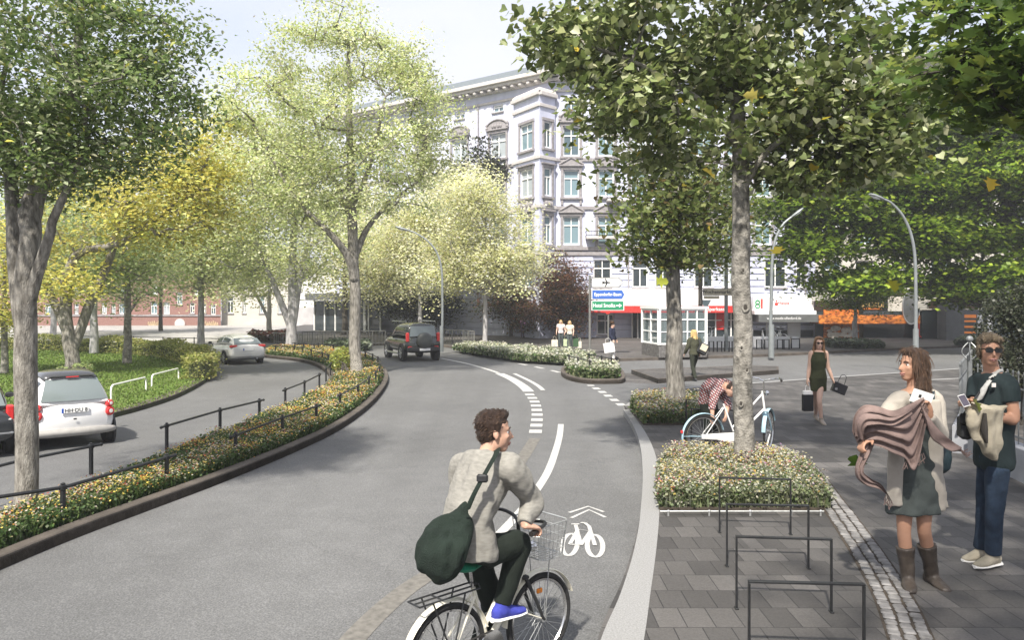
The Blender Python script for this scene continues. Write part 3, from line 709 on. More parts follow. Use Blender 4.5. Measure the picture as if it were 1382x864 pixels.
lettering('Hamburger Sparkasse', .32, on_seg(fp[2],fp[3],.42,(zr0+zr1)/2,.046), M_txt, bank, sx=1.05, bold=.01)
mb = MB()
mb.box((0,0,0),(.12,.12,.02),on_seg(fp[0],fp[1],.04,zr1+.12,.03),.005); mb.build('logo', M_txtr, bank)
mb = MB(); g = MB()
for A,B in ((fp[1],fp[2]),(fp[2],fp[3])):
    M, L = wall_frame(A+V((0,.7,0)),B+V((0,.7,0)))
    k = max(1,int(L/1.0))
    for i in range(k+1): mb.box((i*L/k,.0,zr0/2+.05),(.07,.08,zr0-.1),M,.01)
    mb.box((L/2,0,zr0*.72),(L,.06,.06),M,.01); mb.box((L/2,0,.16),(L,.08,.12),M,.01)
    g.add([M@V((0,.04,.1)),M@V((L,.04,.1)),M@V((L,.04,zr0)),M@V((0,.04,zr0))],[(0,1,2,3)])
M, L = wall_frame(V((xf(852),49.1,0)), fp[1]+V((0,.7,0)))
for i in range(4): mb.box((i*L/3,0,zr0/2+.05),(.06,.08,zr0-.1),M,.01)
g.add([M@V((0,.04,.1)),M@V((L,.04,.1)),M@V((L,.04,zr0)),M@V((0,.04,zr0))],[(0,1,2,3)])
sf = mb.build('shop_window', M_frame, bank); g.build('pane', M_pane_d, sf, fix=False)
mb = MB()
mb.box((xf(968),48.6,1.15),(.7,.1,1.0)); mb.build('red_poster', M_red, bank); mb = MB(); mb.box((xf(1000),48.6,.8),(.5,.1,.7)); mb.build('red_poster', M_red, bank)
M, L = MR, LR; u = xf(817)-Cn.x; window(bld, MR, u-.55, u+.55, zy(452), zy(424), 'bare', True)
# shop 2: white sign board and dark canopy
sh = thing('fashion_shop_front', 'white sign board over a charcoal canopy with white web address', 'shop front', (xf(1050),DF-.6,0))
mb = MB(); mb.box((xf(1053),DF-.35,(zy(421)+zy(400))/2),(xf(1093)-xf(1013),.6,zy(400)-zy(421))); mb.build('sign_board', M_white, sh)
mb = MB(); mb.prism([(xf(1014),DF-1.5),(xf(1096),DF-1.5),(xf(1096),DF-.06),(xf(1014),DF-.06)], zy(434)*1.0, zy(424), True); cnp = mb.build('canopy', M_grey, sh, fix=False)
mb = MB(); mb.prism([(xf(1010),DF-1.3),(xf(1091),DF-1.3),(xf(1091),DF-.07),(xf(1010),DF-.07)], zy(424)+.003, zy(419), True); mb.build('canopy_edge', M_white, sh, fix=False)
lettering('www.mode-ullenford.de', .22, face_M(V((xf(1047),DF-1.51,(zy(434)+zy(424))/2)),(1,0,0),(0,0,1)), M_txt, sh, sx=.98)
lettering('Haspa', .3, face_M(V((xf(1052.5),DF-.66,zy(409))),(1,0,0),(0,0,1)), M_txtr, sh, bold=.01)
mb = MB(); mb.lathe([(.11,0),(.11,.02)],V((xf(1043),DF-.66,zy(410.5))),(0,-1,0),12); mb.lathe([(.05,0),(.05,.02)],V((xf(1043),DF-.66,zy(406))),(0,-1,0),10); mb.build('logo', M_txtr, sh)
mb = MB(); mb.box((xf(1023.5),DF-.67,zy(410)),(.12,.04,.62)); mb.build('logo', M_txtr, sh)
M_green = mat('green sign', (.05,.3,.12), .5, .1); mb = MB(); mb.ring(V((xf(1018),DF-.67,zy(408))),(0,1,0),.12,.04,16,6); mb.ring(V((xf(1018),DF-.67,zy(413))),(0,1,0),.13,.04,16,6); mb.build('logo', M_green, sh)
g = MB()
for px in (1014,1034,1063,1078): mb = MB(); mb.box((xf(px),DF-.12,.95),(.1,.1,1.7)); mb.build('mullion', M_white, sh)
mb = MB()
mb.box((xf(1071),DF-.16,.95),(.75,.06,1.6)); mb.build('white_panel', M_white, sh)
g.add([V((xf(1012),DF-.05,.15)),V((xf(1097),DF-.05,.15)),V((xf(1097),DF-.05,1.75)),V((xf(1012),DF-.05,1.75))],[(0,1,2,3)]); g.build('pane', M_pane_d, sh, fix=False)
# ---- neighbouring block to the right
nb = thing('cream_building', 'cream apartment block with balconies above the orange shops', 'building', (xf(1200),DF,0))
MN, LN = wall_frame(V((xf(1100)+.004,DF+.05,0)), V((xf(1420),DF-1.5,0)))
ops = []; sp = []
xn = lambda px: (xf(px)-xf(1100))
for px in (1122,1165,1215,1262,1310,1360):
    for c, d in ((zy(390),zy(352)),(zy(330),zy(294)),(zy(265),zy(229)),(zy(205),zy(168))): u = xn(px); ops.append((u-.6,u+.6,c,d))
mb = MB(); wall_holes(mb, MN, LN, 0, ZT+1, ops); mb.build('wall', M_cream, nb, fix=False)
for o in ops: window(nb, MN, *o, style='pediment' if o[2] > 6 else 'bare', dark=o[2]<6)
mb = MB()
for z0, o in ((zy(397),.14),(zy(338),.2),(zy(283),.1),(ZT+.7,.8)): course(mb,MN,0,LN,z0,z0+.22,o)
mb.build('string_course', M_trim_l, nb)
mb = MB(); mb.add([MN@V((0,-.8,ZT+1)),MN@V((LN,-.8,ZT+1)),MN@V((LN,6,ZT+3)),MN@V((0,6,ZT+3))],[(0,1,2,3)]); mb.build('roof', M_slate, nb)
mb = MB(); mb.box((xn(1122),-.55,zy(402)),(2.9,1.1,.45),MN,.05); bal = mb.build('balcony', M_trim_l, nb)
r = MB()
for zz_ in (zy(397),zy(391),zy(385)): r.tube([MN@V((xn(1092),-.05,zz_)),MN@V((xn(1092),-1.05,zz_)),MN@V((xn(1152),-1.05,zz_)),MN@V((xn(1152),-.05,zz_))],.025,5)
for u in np.linspace(xn(1092),xn(1152),9): r.tube([MN@V((u,-1.05,zy(400))),MN@V((u,-1.05,zy(385)))],.02,4)
r.build('railing', M_grey, bal)
dy = DF-.7
oshop = thing('orange_shop_front', 'shop front wrapped in blotchy orange print with dark windows', 'shop front', (xf(1165),dy,0))
mb = MB(); mb.prism([(xf(1092),dy-.9),(xf(1224),dy-.9),(xf(1224),dy+.6),(xf(1092),dy+.6)], zy(436), zy(425), True); mb.build('awning', M_orange, oshop, fix=False)
mb = MB(); mb.box((xf(1128),dy-.1,1.0),(2.2,.1,1.8)); mb.build('printed_panel', M_orange, oshop)
mb = MB(); mb.box((xf(1192),dy,.95),(3.2,.1,1.7)); mb.build('pane', M_pane_d, oshop)
mb = MB(); mb.box((xf(1102),dy-.02,.95),(.7,.08,1.7)); mb.build('pane', M_pane_d, oshop)
mb = MB(); mb.tube([V((xf(1223),dy-.85,zy(430))),V((xf(1223),dy-.85,zy(452))),V((xf(1217),dy-.9,zy(457)))],.05,6); mb.tube([V((xf(1223),dy-.85,zy(452))),V((xf(1229),dy-.85,zy(455)))],.05,6); mb.build('red_bracket', M_red, oshop)
rr = random.Random(5); mb = MB()
for k in range(16): mb.ball(V((xf(rr.uniform(1112,1146)),dy-.2,rr.uniform(.2,.75))), (rr.uniform(.12,.35),.06,rr.uniform(.06,.2)), n=8, m=6)
mb.build('display_cloth', mat('pale cloth', (.5,.47,.42), .9, .3, 5), oshop, smooth=True)
sg = thing('shop_sign', 'black sign with gold rule hanging above the orange shop', 'sign', (xf(1170),DF-.6,zy(410)))
mb = MB(); mb.box((xf(1168),DF-.5,zy(413)),(2.3,.2,1.25),None,.02); mb.build('board', M_dark, sg)
lettering('BÄCKLE', .42, face_M(V((xf(1171),DF-.61,zy(411.5))),(1,0,0),(0,0,1)), mat('gold lettering', (.7,.5,.2), .4, .1), sg)
mb = MB(); mb.box((xf(1171),DF-.61,zy(416.5)),(1.2,.03,.12)); mb.build('gold_rule', MATS['orange print'], sg)
osn = thing('oval_sign', 'dark oval hanging sign with pale rim on the cream building', 'sign', (xf(1212),DF-1.6,zy(425)))
mb = MB(); M = Matrix.Translation(V((xf(1212),DF-1.6,zy(414)))) @ Matrix.Diagonal((.52,1,1.05,1))
mb.lathe([(.01,-.04),(.96,-.04),(.96,.04),(.01,.04)], (0,0,0),(0,1,0),28).xform(M); mb.build('plate', M_grey, osn)
mb = MB(); mb.ring((0,0,0),(0,1,0),1.0,.06,32,6).xform(M); mb.tube([V((xf(1212),DF-1.6,zy(414)+1.1)),V((xf(1212),DF,zy(414)+1.1))],.03,6); mb.build('rim', M_galv, osn)
col_ = MB(); col_.box((xf(1253),47.0,zy(427)),(1.15,1.0,zy(392)*2-zy(427)*2+6.0) if False else (1.12,1.0,4.6),None,.03)
tag(col_.build('advertising_column', M_grey), 'square grey column standing on the far pavement', 'column')
s4 = thing('lit_shop_front', 'dark shop front with glowing orange shelves beside the grey column', 'shop front', (xf(1300),DF-1.7,0))
M_em = bpy.data.materials.new('lit shelf'); M_em.use_nodes = True; M_em.node_tree.nodes['Principled BSDF'].inputs['Base Color'].default_value=(.4,.11,.02,1); M_em.node_tree.nodes['Principled BSDF'].inputs['Emission Color'].default_value=(1,.3,.03,1); M_em.node_tree.nodes['Principled BSDF'].inputs['Emission Strength'].default_value=.12
mb = MB(); mb.box((xf(1295),DF-1.5,.95),(6.5,.3,1.9)); mb.build('pane', M_pane_d, s4)
mb = MB(); 
for z in (.5,.85,1.2): mb.box((xf(1284),DF-1.67,z),(1.1,.04,.12))
mb.box((xf(1284),DF-1.67,1.5),(1.15,.04,.2)); mb.build('shelf', M_em, s4)
mb = MB(); mb.box((xf(1301),DF-1.67,.9),(.3,.04,1.4)); mb.box((xf(1314),DF-1.67,.9),(.3,.04,1.5)); mb.build('poster', M_white, s4)
mb = MB(); mb.box((xf(1290),DF-1.6,2.2),(7,.4,.5)); mb.build('fascia', M_cream, s4)
mb = MB(); mb.box((xf(1243),DF-1.85,2.2),(1.0,.06,.42)); mb.box((xf(1279),DF-1.85,2.2),(1.3,.06,.42)); mb.build('lettering_board', mat('brown board', (.12,.07,.04), .6, .2), s4)
# ---------------------------------------------------------------- shop under the left wing
cf = thing('cafe_front', 'dark glazed cafe front under the left wing of the corner building', 'shop front', (-10,58,0))
M2, L2 = wall_frame(Lend+V((-1.5,-.6,0)), Lend+V((-1.5,-.6,0))-ul*7.5)
mb = MB(); mb.box((L2/2,-.4,2.75),(L2,1.2,.55),M2,.03); mb.build('canopy', M_grey, cf)
mb = MB(); mb.box((L2/2,0,1.25),(L2,.1,2.4),M2); mb.build('pane', M_pane_d, cf)
mb = MB()
for i in range(7): mb.box((i*L2/6,-.08,1.3),(.1,.08,2.5),M2)
mb.box((L2*.78,-.1,1.3),(.25,.1,2.5),M2); mb.build('frame', M_frame, cf)
# ---------------------------------------------------------------- brick building at far left
M_brick = pavers('red brick', (.3,.13,.1), (.38,.19,.15), (.35,.3,.27), .25, .08, 0, .012, .25)
def brickwall(M_): pass
dB = 76.0; xb = lambda px: (px-CX)/F*dB; zb_ = lambda y: H-(y-HY)/F*dB
bb = thing('brick_building', 'red brick building with small white windows behind the green', 'building', (xb(200),dB,0))
MB_, LB = wall_frame(V((xb(-60),dB,0)), V((xb(298),dB,0))); xo = xb(-60)
wops = []
for a_,b_,y0,y1 in ((256,262.5,423,409),(273,278,423,410),(284,291,425,411),(238,246,411,395),(220,229,424,408),(203,212,424,408),(160,168,424,410),(137,144,424,409),(150,156,424,410),(100,106,424,410),(60,68,424,410),(20,28,424,410),(205,213,398,384),(262,270,398,384),(160,168,398,384),(100,108,398,384)):
    wops.append((xb(a_)-xo,xb(b_)-xo,zb_(y0),zb_(y1)))
mb = MB(); wall_holes(mb, MB_, LB, 0, 7.5, wops, .2); bw = mb.build('wall', mat('red brick wall', (.24,.13,.11), .9, .35, 14, .3, 60), bb, fix=False)
for o in wops: window(bb, MB_, *o, style='bare', dark=(o[0] > 22))
mb = MB(); course(mb,MB_,0,LB,zb_(427),zb_(425),.1); mb.build('string_course', M_trim, bb)
mb = MB(); mb.add([MB_@V((-.5,-.5,7.5)),MB_@V((LB+.5,-.5,7.5)),MB_@V((LB+.5,8,11)),MB_@V((-.5,8,11))],[(0,1,2,3)]); mb.build('roof', mat('tile roof', (.2,.1,.08), .8, .2, 20), bb)
mb = MB(); mb.lathe([(.3,-.05),(.5,-.05),(.5,.06),(.3,.06)],MB_@V((xb(243)-xo,-.03,zb_(437))),(0,1,0),20); rw = mb.build('round_window', M_trim_l, bb)
mb = MB(); mb.lathe([(.01,0),(.3,0),(.3,.02),(.01,.02)],MB_@V((xb(243)-xo,-.05,zb_(437))),(0,1,0),20); mb.build('pane', M_pane_d, rw)
rr = random.Random(9)
for p0, p1 in ((200,218),(277,295)):
    mb = MB(); pts = []
    for k in range(26): pts.append(MB_@V((xb(p0+(p1-p0)*k/25)-xo, -.03, zb_(438)+.3*math.sin(k*1.7)+rr.uniform(-.12,.12))))
    mb.tube(cr(pts,3), .05, 4); mb.build('graffiti_squiggle', mat('faded graffiti', (.5,.38,.25), .8, .3), bb)
dC = 77.0; cb = thing('pale_house', 'low cream house with dark square windows beside the brick building', 'building', ((320-CX)/F*dC,dC,0))
xc = lambda px: (px-CX)/F*dC
MC, LC = wall_frame(V((xc(299),dC,0)), V((xc(400),dC,0))); cops = []
for a_,b_ in ((306,315),(327,332),(350,357),(375,383)): cops.append((xc(a_)-xc(299),xc(b_)-xc(299),1.2,2.9))
mb = MB(); wall_holes(mb, MC, LC, 0, 6.0, cops, .2); mb.build('wall', M_cream, cb, fix=False)
for o in cops: window(cb, MC, *o, style='bare', dark=True)
mb = MB(); mb.add([MC@V((-.3,-.5,6)),MC@V((LC+.3,-.5,6)),MC@V((LC+.3,8,9)),MC@V((-.3,8,9))],[(0,1,2,3)]); mb.build('roof', M_slate, cb)
lw_ = MB(); lw_.box((xc(445),dC-1,.65),(xc(500)-xc(392),.5,2.3),None,.03)
tag(lw_.build('parapet_wall', mat('grey rendered wall', (.42,.41,.41), .9, .12, 2)), 'long plain grey parapet wall behind the railing at the far bend', 'wall')
wh = thing('glare_block', 'blank white building end behind the grey parapet wall', 'building', (xc(440),90,0))  # added block, its white colour paints the blown-out glare
mb = MB(); mb.box(((440-CX)/F*95,95,3.0),(10,8,6),None,.05); mb.build('wall', M_white, wh)
mb = MB(); mb.box(((440-CX)/F*95,95,6.2),(10.6,8.6,.4),None,.05); mb.build('roof', M_trim_l, wh)
# small white hut
dh = P(626,453,0).y; hut = thing('hut', 'small white hut with one square window behind the black off road car', 'hut', ((626-CX)/F*dh,dh,0))
xh = lambda px: (px-CX)/F*dh; zh = lambda y: H-(y-HY)/F*dh
mb = MB(); mb.box((xh(626),dh+1,zh(437)),(xh(641)-xh(611),2,zh(423)-zh(453)),None,.03); mb.build('wall', M_white, hut)
mb = MB(); mb.box((xh(624),dh-.02,zh(430)),(.22,.05,.32)); mb.build('window', M_pane_d, hut)
mb = MB(); mb.box((xh(626),dh+1,zh(421.5)),(xh(643)-xh(609),2.3,.16),None,.02); mb.build('roof', M_trim_l, hut)
# ================================================================ TREES
M_bark = mat('grey bark', (.15,.135,.11), .9, .5, 7, 1.0, 30, stretch=(3,3,.8), col2=(.34,.32,.28), detail=9)
M_bark_d = mat('dark bark', (.055,.048,.04), .9, .5, 5, .8, 26, stretch=(3,3,.5))
M_bark_l = mat('pale bark', (.14,.13,.11), .9, .45, 6, 1.0, 24, stretch=(1.8,1.8,1.5), col2=(.36,.34,.3), detail=9)
M_bark_w = mat('silver bark', (.36,.35,.35), .9, .35, 5, .6, 20, stretch=(2,2,.5))
def tree(name, label, base, stems, lobes, leaf, pal, n_att, per, csd, shape='leaf', bark=None, group=None, seed=1, zmin=None, up=.6, att_low=.35, twig=.012, grow=.5, cat='tree', flat=.6, core=.45, rmax=None, drop=0.0):
    """stems: polylines of (point, radius); lobes: (centre, radii, weight); leaf clumps hang on the ends of grown branches"""
    r = np.random.default_rng(seed); root = thing(name, label, cat, base, 0, group)
    pos = []; par = []; stem_n = []; rad = []
    tb = MB()
    for st in stems:
        pts = cr([V(p) for p, _ in st], 5); rs = []
        for i in range(len(pts)):
            t = i/(len(pts)-1)*(len(st)-1); k = min(int(t), len(st)-2); rs.append(st[k][1]+(st[k+1][1]-st[k][1])*(t-k))
        wob = [p+V((noise.noise((i*.35,seed,1.5))*rs[i]*.28, noise.noise((i*.35,seed,7.5))*rs[i]*.28, 0)) for i, p in enumerate(pts)]
        rs2 = [q*(1+.06*noise.noise((i*.5,seed,3.1))) for i, q in enumerate(rs)]
        tb.tube(wob, rs2, 12, caps=True)
        L0 = len(pos)
        for i, p in enumerate(wob):
            pos.append(np.array(p)); par.append(len(pos)-2 if i else -1); rad.append(rs[i]); stem_n.append(i/(len(wob)-1))
    ns = len(pos)
    w = np.array([l[2] for l in lobes], float); w /= w.sum(); att = []
    for i in range(n_att):
        c, R, _ = lobes[r.choice(len(lobes), p=w)]
        while True:
            d = r.normal(size=3); d /= np.linalg.norm(d); q = np.array(c)+d*np.array(R)*(core+(1-core)*r.random()**.6)
            if zmin is None or q[2] > zmin: break
        att.append(q)
    att = np.array(att); A = np.array(pos); d0 = np.array([np.min(np.linalg.norm(A-a,axis=1)) for a in att]); att = att[np.argsort(d0)]
    tips = []
    for a in att:
        A = np.array(pos); d = np.linalg.norm(A-a,axis=1)
        sn = np.array(stem_n); pen = np.where((sn >= 0) & (sn < att_low), 50, 0)+np.where(A[:,2] > a[2]+.3, (A[:,2]-a[2])*1.5, 0)+np.where(np.arange(len(A)) < ns, 0, .25)
        k = int(np.argmin(d+pen)); D = d[k]; m = max(2, int(D/grow)); prev = k; s = A[k]
        side = r.normal(size=3)*D*.10; side[2] = abs(side[2])*1.3
        for j in range(1, m+1):
            t = j/m; q = s+(a-s)*t+side*math.sin(t*PI)+r.normal(size=3)*D*.025*(j < m)
            pos.append(q); par.append(prev); stem_n.append(-1); rad.append(0); prev = len(pos)-1
        tips.append(prev)
    N = len(pos); cnt = np.zeros(N)
    for t in tips:
        i = t
        while i >= 0: cnt[i] += 1; i = par[i]
    ch = [[] for _ in range(N)]
    for i in range(N):
        if par[i] >= 0: ch[par[i]].append(i)
    rr = twig*cnt**.5
    for i in range(ns, N):                       # branch chains
        p = par[i]
        if p < ns or ch[p][0] != i:
            chain = [p, i]; cur = i
            while ch[cur]: cur = ch[cur][0]; chain.append(cur)
            lim = rad[p] if p < ns else rr[p]
            radii = [min(rr[c] if c >= ns else rr[i]*1.15, lim*.9) for c in chain]; radii[-1] = twig*.5
            tb.tube([V(pos[c]) for c in chain], radii, 6 if radii[0] > .02 else 4, caps=False)
    tb.build('trunk', bark or M_bark, root, smooth='all', fix=False)
    # leaves: at the tips and along the last branch nodes
    cen = np.array([pos[t] for t in tips]); n = len(cen)*per
    c = np.repeat(cen, per, 0); off = np.clip(r.normal(size=(n,3)),-1.9,1.9)*np.array([csd,csd,csd*flat])
    bd = np.array([pos[t_]-pos[par[par[t_]] if par[par[t_]] >= 0 else par[t_]] for t_ in tips]); bd[:,2] *= .4; bd /= np.linalg.norm(bd,axis=1)[:,None]+1e-6; bd = np.repeat(bd,per,0)
    al_ = (off*bd).sum(1)[:,None]; off = (off-bd*al_)*.85+bd*al_*1.5-bd*csd*.35*np.abs(r.normal(size=(n,1))); c = c+off
    cn_ = r.normal(size=(len(cen),3)); cn_[:,2] = np.abs(cn_[:,2])+.2; cn_ /= np.linalg.norm(cn_,axis=1)[:,None]; cn_ = np.repeat(cn_,per,0)*.85
    c[:,2] -= drop*np.abs(off[:,0])
    if zmin is not None: c[:,2] = np.maximum(c[:,2], zmin-.3+r.random(n)*.4)
    bright = np.repeat(r.uniform(.72,1.3,len(cen)), per)
    v, cn, lp, q = leaf_arrays(c, np.full(n, leaf), r, shape, up, nb=cn_)
    col = pick(pal, n, r)*bright[:,None]
    mesh_np('crown', v, cn, lp, M_leaf, np.repeat(np.clip(col,0,.9),q,0), root)
    return root
GR = [((.12,.18,.05),4),((.19,.26,.085),3),((.27,.33,.15),1.8),((.5,.54,.34),1.2),((.45,.45,.09),.35)]  # pale entries put leaf highlights into the colour
LIN = [((.12,.155,.045),4),((.19,.235,.08),3),((.33,.38,.16),2.2),((.55,.58,.36),1.6),((.45,.37,.04),.1)]  # palest leaves are painted highlights
YEL = [((.62,.58,.14),4),((.68,.62,.17),3),((.5,.54,.18),2.5),((.72,.68,.32),1.2)]
PALEG = [((.54,.59,.26),4),((.64,.67,.36),3),((.42,.5,.18),2),((.72,.74,.54),1.8)]
CREAM = [((.74,.75,.42),4),((.8,.78,.5),3),((.6,.62,.27),2),((.85,.83,.66),2)]
MID = [((.36,.43,.18),4),((.46,.52,.26),3),((.27,.34,.13),2)]
RUST = [((.13,.06,.035),4),((.17,.085,.045),3),((.09,.06,.03),2),((.1,.1,.035),1)]
DKG = [((.04,.06,.022),4),((.06,.075,.03),3),((.03,.04,.018),2)]
FEA = [((.13,.21,.018),4),((.19,.28,.025),3),((.3,.39,.045),2),((.07,.12,.015),2)]
def ell_px(px, py, d, rx, ry, rd, w=1.0):      # a lobe given by picture position, depth and picture radii
    k = d/F; return (tuple(Q(px,py,d)), (rx*k, rd, ry*k), w)
def dep(py, z=0): return F*(H-z)/(py-HY)
# T1 - dark green foreground tree at left
d = dep(690,.1); b = P(35,692,.1)
tree('broadleaf_tree', 'dark green tree with forked grey trunk at the near end of the flower bed', b,
  [[(b,.15),(Q(36,660,d),.122),(Q(33,450,d),.118),(Q(38,330,d),.11),(Q(42,285,d+.1),.13),(Q(60,230,d+.2),.09),(Q(95,120,d+.3),.06),(Q(110,0,d+.2),.04)],
   [(Q(36,430,d),.085),(Q(50,370,d-.08),.068),(Q(66,318,d-.15),.055),(Q(78,280,d-.2),.045),(Q(120,190,d-.3),.025)],
   [(Q(32,460,d),.075),(Q(20,340,d+.1),.085),(Q(14,250,d+.2),.07),(Q(0,120,d+.4),.04)]],
  [ell_px(50,40,d,190,200,2.0,5), ell_px(150,140,d-.2,105,95,1.1,2), ell_px(-40,180,d,150,90,1.6,2), ell_px(190,40,d+.3,70,70,1.2,1.2), ell_px(70,225,d,140,45,1.3,1.6)],
  .068, GR, 230, 125, .22, 'leaf', M_bark, up=.05, seed=11, att_low=.45, twig=.007, core=.3)
# T2 - twin trunk with yellow branches
d = dep(506,.1); b = P(100,506,.1)
tree('broadleaf_tree', 'leaning multi stemmed tree with yellow leaves on the lawn behind the white car', b,
  [[(b,.25),(Q(96,470,d),.2),(Q(90,430,d),.18),(Q(92,370,d),.16),(Q(110,340,d),.13),(Q(170,325,d-.5),.11),(Q(240,270,d-1),.08)],
   [(Q(98,475,d),.16),(Q(118,420,d+.3),.15),(Q(150,345,d+.5),.12),(Q(160,290,d+.5),.13)],
   [(Q(92,450,d),.15),(Q(70,400,d+.5),.13),(Q(50,340,d+.6),.12),(Q(20,300,d+.7),.08)]],
  [ell_px(215,270,d-1,95,70,2.2,3), ell_px(120,250,d,80,80,2,1.6), ell_px(40,330,d+.5,70,50,1.8,1.2), ell_px(275,215,d-.5,40,45,1.4,1), ell_px(95,385,d-.5,25,14,.8,.5)],
  .15, YEL, 150, 110, .55, 'leaf', M_bark, seed=12, att_low=.55, twig=.02, core=.3)
# lawn and far street trees on the left
def simple(px, py, tw, lobes, label, pal, leaf, natt, per, csd, bark, seed, top=None, name='street_tree', lean=0, grp='pale trees around the green', shape='quad', z=.1, al=.5, tsplit=None):
    d = dep(py, z); b = P(px,py,z); r0 = tw/2*d/F*.78
    top = top or 200
    st = [[(b,r0*1.25),(Q(px+lean*.3,py-30,d),r0),(Q(px+lean*.6,(py+top)/2,d),r0*.8),(Q(px+lean,top,d),r0*.25)]]
    if tsplit:
        for (dx, ty, rr_) in tsplit: st.append([(Q(px+lean*.3,py-22,d),r0*.75),(Q(px+dx*.45,py-22-(py-22-ty)*.5,d),r0*.6),(Q(px+dx,ty,d),r0*.25)])
    return tree(name, label, b, st, [ell_px(a,b_,d+(o[5] if len(o)>5 else 0),c_,e_,f_,g_) for o in lobes for (a,b_,c_,e_,f_,g_) in [o[:6] if len(o)==6 else o[:5]+(1,)]] if False else
        [ell_px(o[0],o[1],d,o[2],o[3],o[4],o[2]*o[3]) for o in lobes], leaf*.78, pal, int(natt*.8), int(per*1.25), csd*.92, shape, bark, grp, seed, att_low=al, twig=.02, grow=.9, core=.2)
simple(172,491,13,[(180,350,75,60,3.2),(150,280,60,70,3)], 'slender straight trunked tree in the middle of the lawn', MID, .17, 90, 120, .7, M_bark_l, 21, 300)
simple(127,478,13,[(110,330,80,70,4),(60,280,70,60,4)], 'pale bluish trunked tree near the hedge at the back of the lawn', MID, .2, 90, 120, .8, M_bark_w, 22, 290)
simple(6,505,11,[(0,390,40,50,2),(10,420,30,25,2)], 'yellowish slim tree at the left edge of the lawn', YEL, .15, 40, 110, .5, M_bark_l, 28, 350)
simple(271,467,11,[(265,280,75,100,4.5),(250,360,60,45,4)], 'pale grey trunked tree at the bend behind the hedge', PALEG, .21, 130, 150, .9, M_bark_w, 23, 250)
simple(217,447,6,[(205,340,60,60,5),(180,390,40,22,4)], 'thin dark trunked tree in front of the brick building', MID, .27, 70, 110, 1.1, M_bark_d, 24, 330)
simple(171,450,8,[(130,360,60,50,5),(60,380,60,30,5)], 'forked dark tree in front of the brick building', MID, .27, 70, 110, 1.1, M_bark_d, 25, 350, tsplit=[(20,400,1)])
simple(72,458,9,[(50,330,75,70,5)], 'pale trunk tree at the far left beyond the hedge', MID, .27, 60, 110, 1.0, M_bark_w, 26, 320)
simple(392,470,17,[(340,250,75,110,4),(420,300,80,90,4),(300,340,50,55,3.5),(380,200,70,80,4)], 'pale multi stemmed tree at the far end of the flower bed', PALEG, .19, 230, 170, .8, M_bark_w, 27, 230, tsplit=[(-45,330,1),(28,310,1)], lean=6)
simple(363,454,8,[(350,360,60,50,4),(310,380,50,35,4)], 'small spreading tree behind the silver car', PALEG, .24, 90, 130, .9, M_bark_w, 29, 350, tsplit=[(-35,370,1)])
simple(465,452,9,[(470,330,75,80,5),(520,360,60,50,5)], 'tree with a thin dark trunk beyond the railing', CREAM, .27, 120, 140, 1.1, M_bark_d, 31, 300)
# T7 - big pale tree in the median
d = dep(505,.1); b = P(481,508,.1)
tree('street_tree', 'tall pale green tree with straight grey trunk at the bend of the flower bed', b,
  [[(b,.23),(Q(480,485,d),.19),(Q(479,400,d),.175),(Q(476,330,d),.165),(Q(474,260,d),.15),(Q(472,160,d),.1),(Q(470,60,d),.05)],
   [(Q(479,380,d),.14),(Q(466,340,d-.3),.12),(Q(440,310,d-.6),.1),(Q(400,270,d-.8),.06),(Q(360,200,d-.8),.035)],
   [(Q(478,350,d),.12),(Q(492,315,d+.3),.1),(Q(520,280,d+.4),.06),(Q(570,240,d+.4),.03)],
   [(Q(476,300,d),.1),(Q(450,240,d+.5),.08),(Q(420,150,d+.8),.04)],[(Q(475,280,d),.09),(Q(500,220,d-.5),.07),(Q(520,130,d-.8),.03)]],
  [ell_px(455,130,d,110,115,3.0,5), ell_px(390,240,d-.5,90,85,2.6,3), ell_px(535,220,d,80,85,2.4,3), ell_px(465,250,d,120,60,2.6,2), ell_px(360,150,d,60,80,2.2,1.5), ell_px(470,45,d,80,45,2,1), ell_px(575,165,d,42,60,1.8,1.5), ell_px(545,95,d,42,42,1.6,1)],
  .105, PALEG, 285, 145, .34, 'leaf', M_bark, up=.1, seed=41, att_low=.4, twig=.013, core=.25)
# blossom trees over the forecourt
simple(655,466,8,[(655,330,75,65,2.4),(605,360,50,45,2),(690,360,45,42,2),(640,265,50,45,2)], 'cream blossom tree rising from the white flower strip', CREAM, .19, 210, 160, .65, M_bark_w, 42, 280)
simple(567,456,7,[(560,330,60,60,4),(530,370,40,40,3.5),(590,290,60,60,4)], 'cream blossom tree behind the black off road car', CREAM, .22, 170, 150, .8, M_bark_w, 43, 280)
# reddish and dark shrubs in front of the building
simple(752,457,7,[(752,395,36,52,2.6),(725,420,26,28,2),(775,410,22,40,2)], 'rust brown small tree before the corner building', RUST, .2, 120, 130, .55, M_bark_d, 44, 370, name='small_tree', grp='dark small trees on the forecourt', al=.2)
simple(690,455,6,[(690,405,40,34,2.5),(720,430,25,18,2)], 'brownish green small tree left of the rust brown one', RUST+DKG, .2, 90, 130, .6, M_bark_d, 45, 390, name='small_tree', grp='dark small trees on the forecourt', al=.2)
simple(598,452,6,[(580,412,45,26,3),(540,405,35,22,3)], 'dark green small tree between the cafe and the white hut', DKG, .2, 90, 130, .6, M_bark_d, 46, 395, name='small_tree', grp='dark small trees on the forecourt', al=.2)
simple(655,450,6,[(650,420,30,26,2.6),(668,400,24,26,2.6)], 'dark green small tree right of the white hut', DKG, .2, 70, 130, .6, M_bark_d, 47, 390, name='small_tree', grp='dark small trees on the forecourt', al=.2)
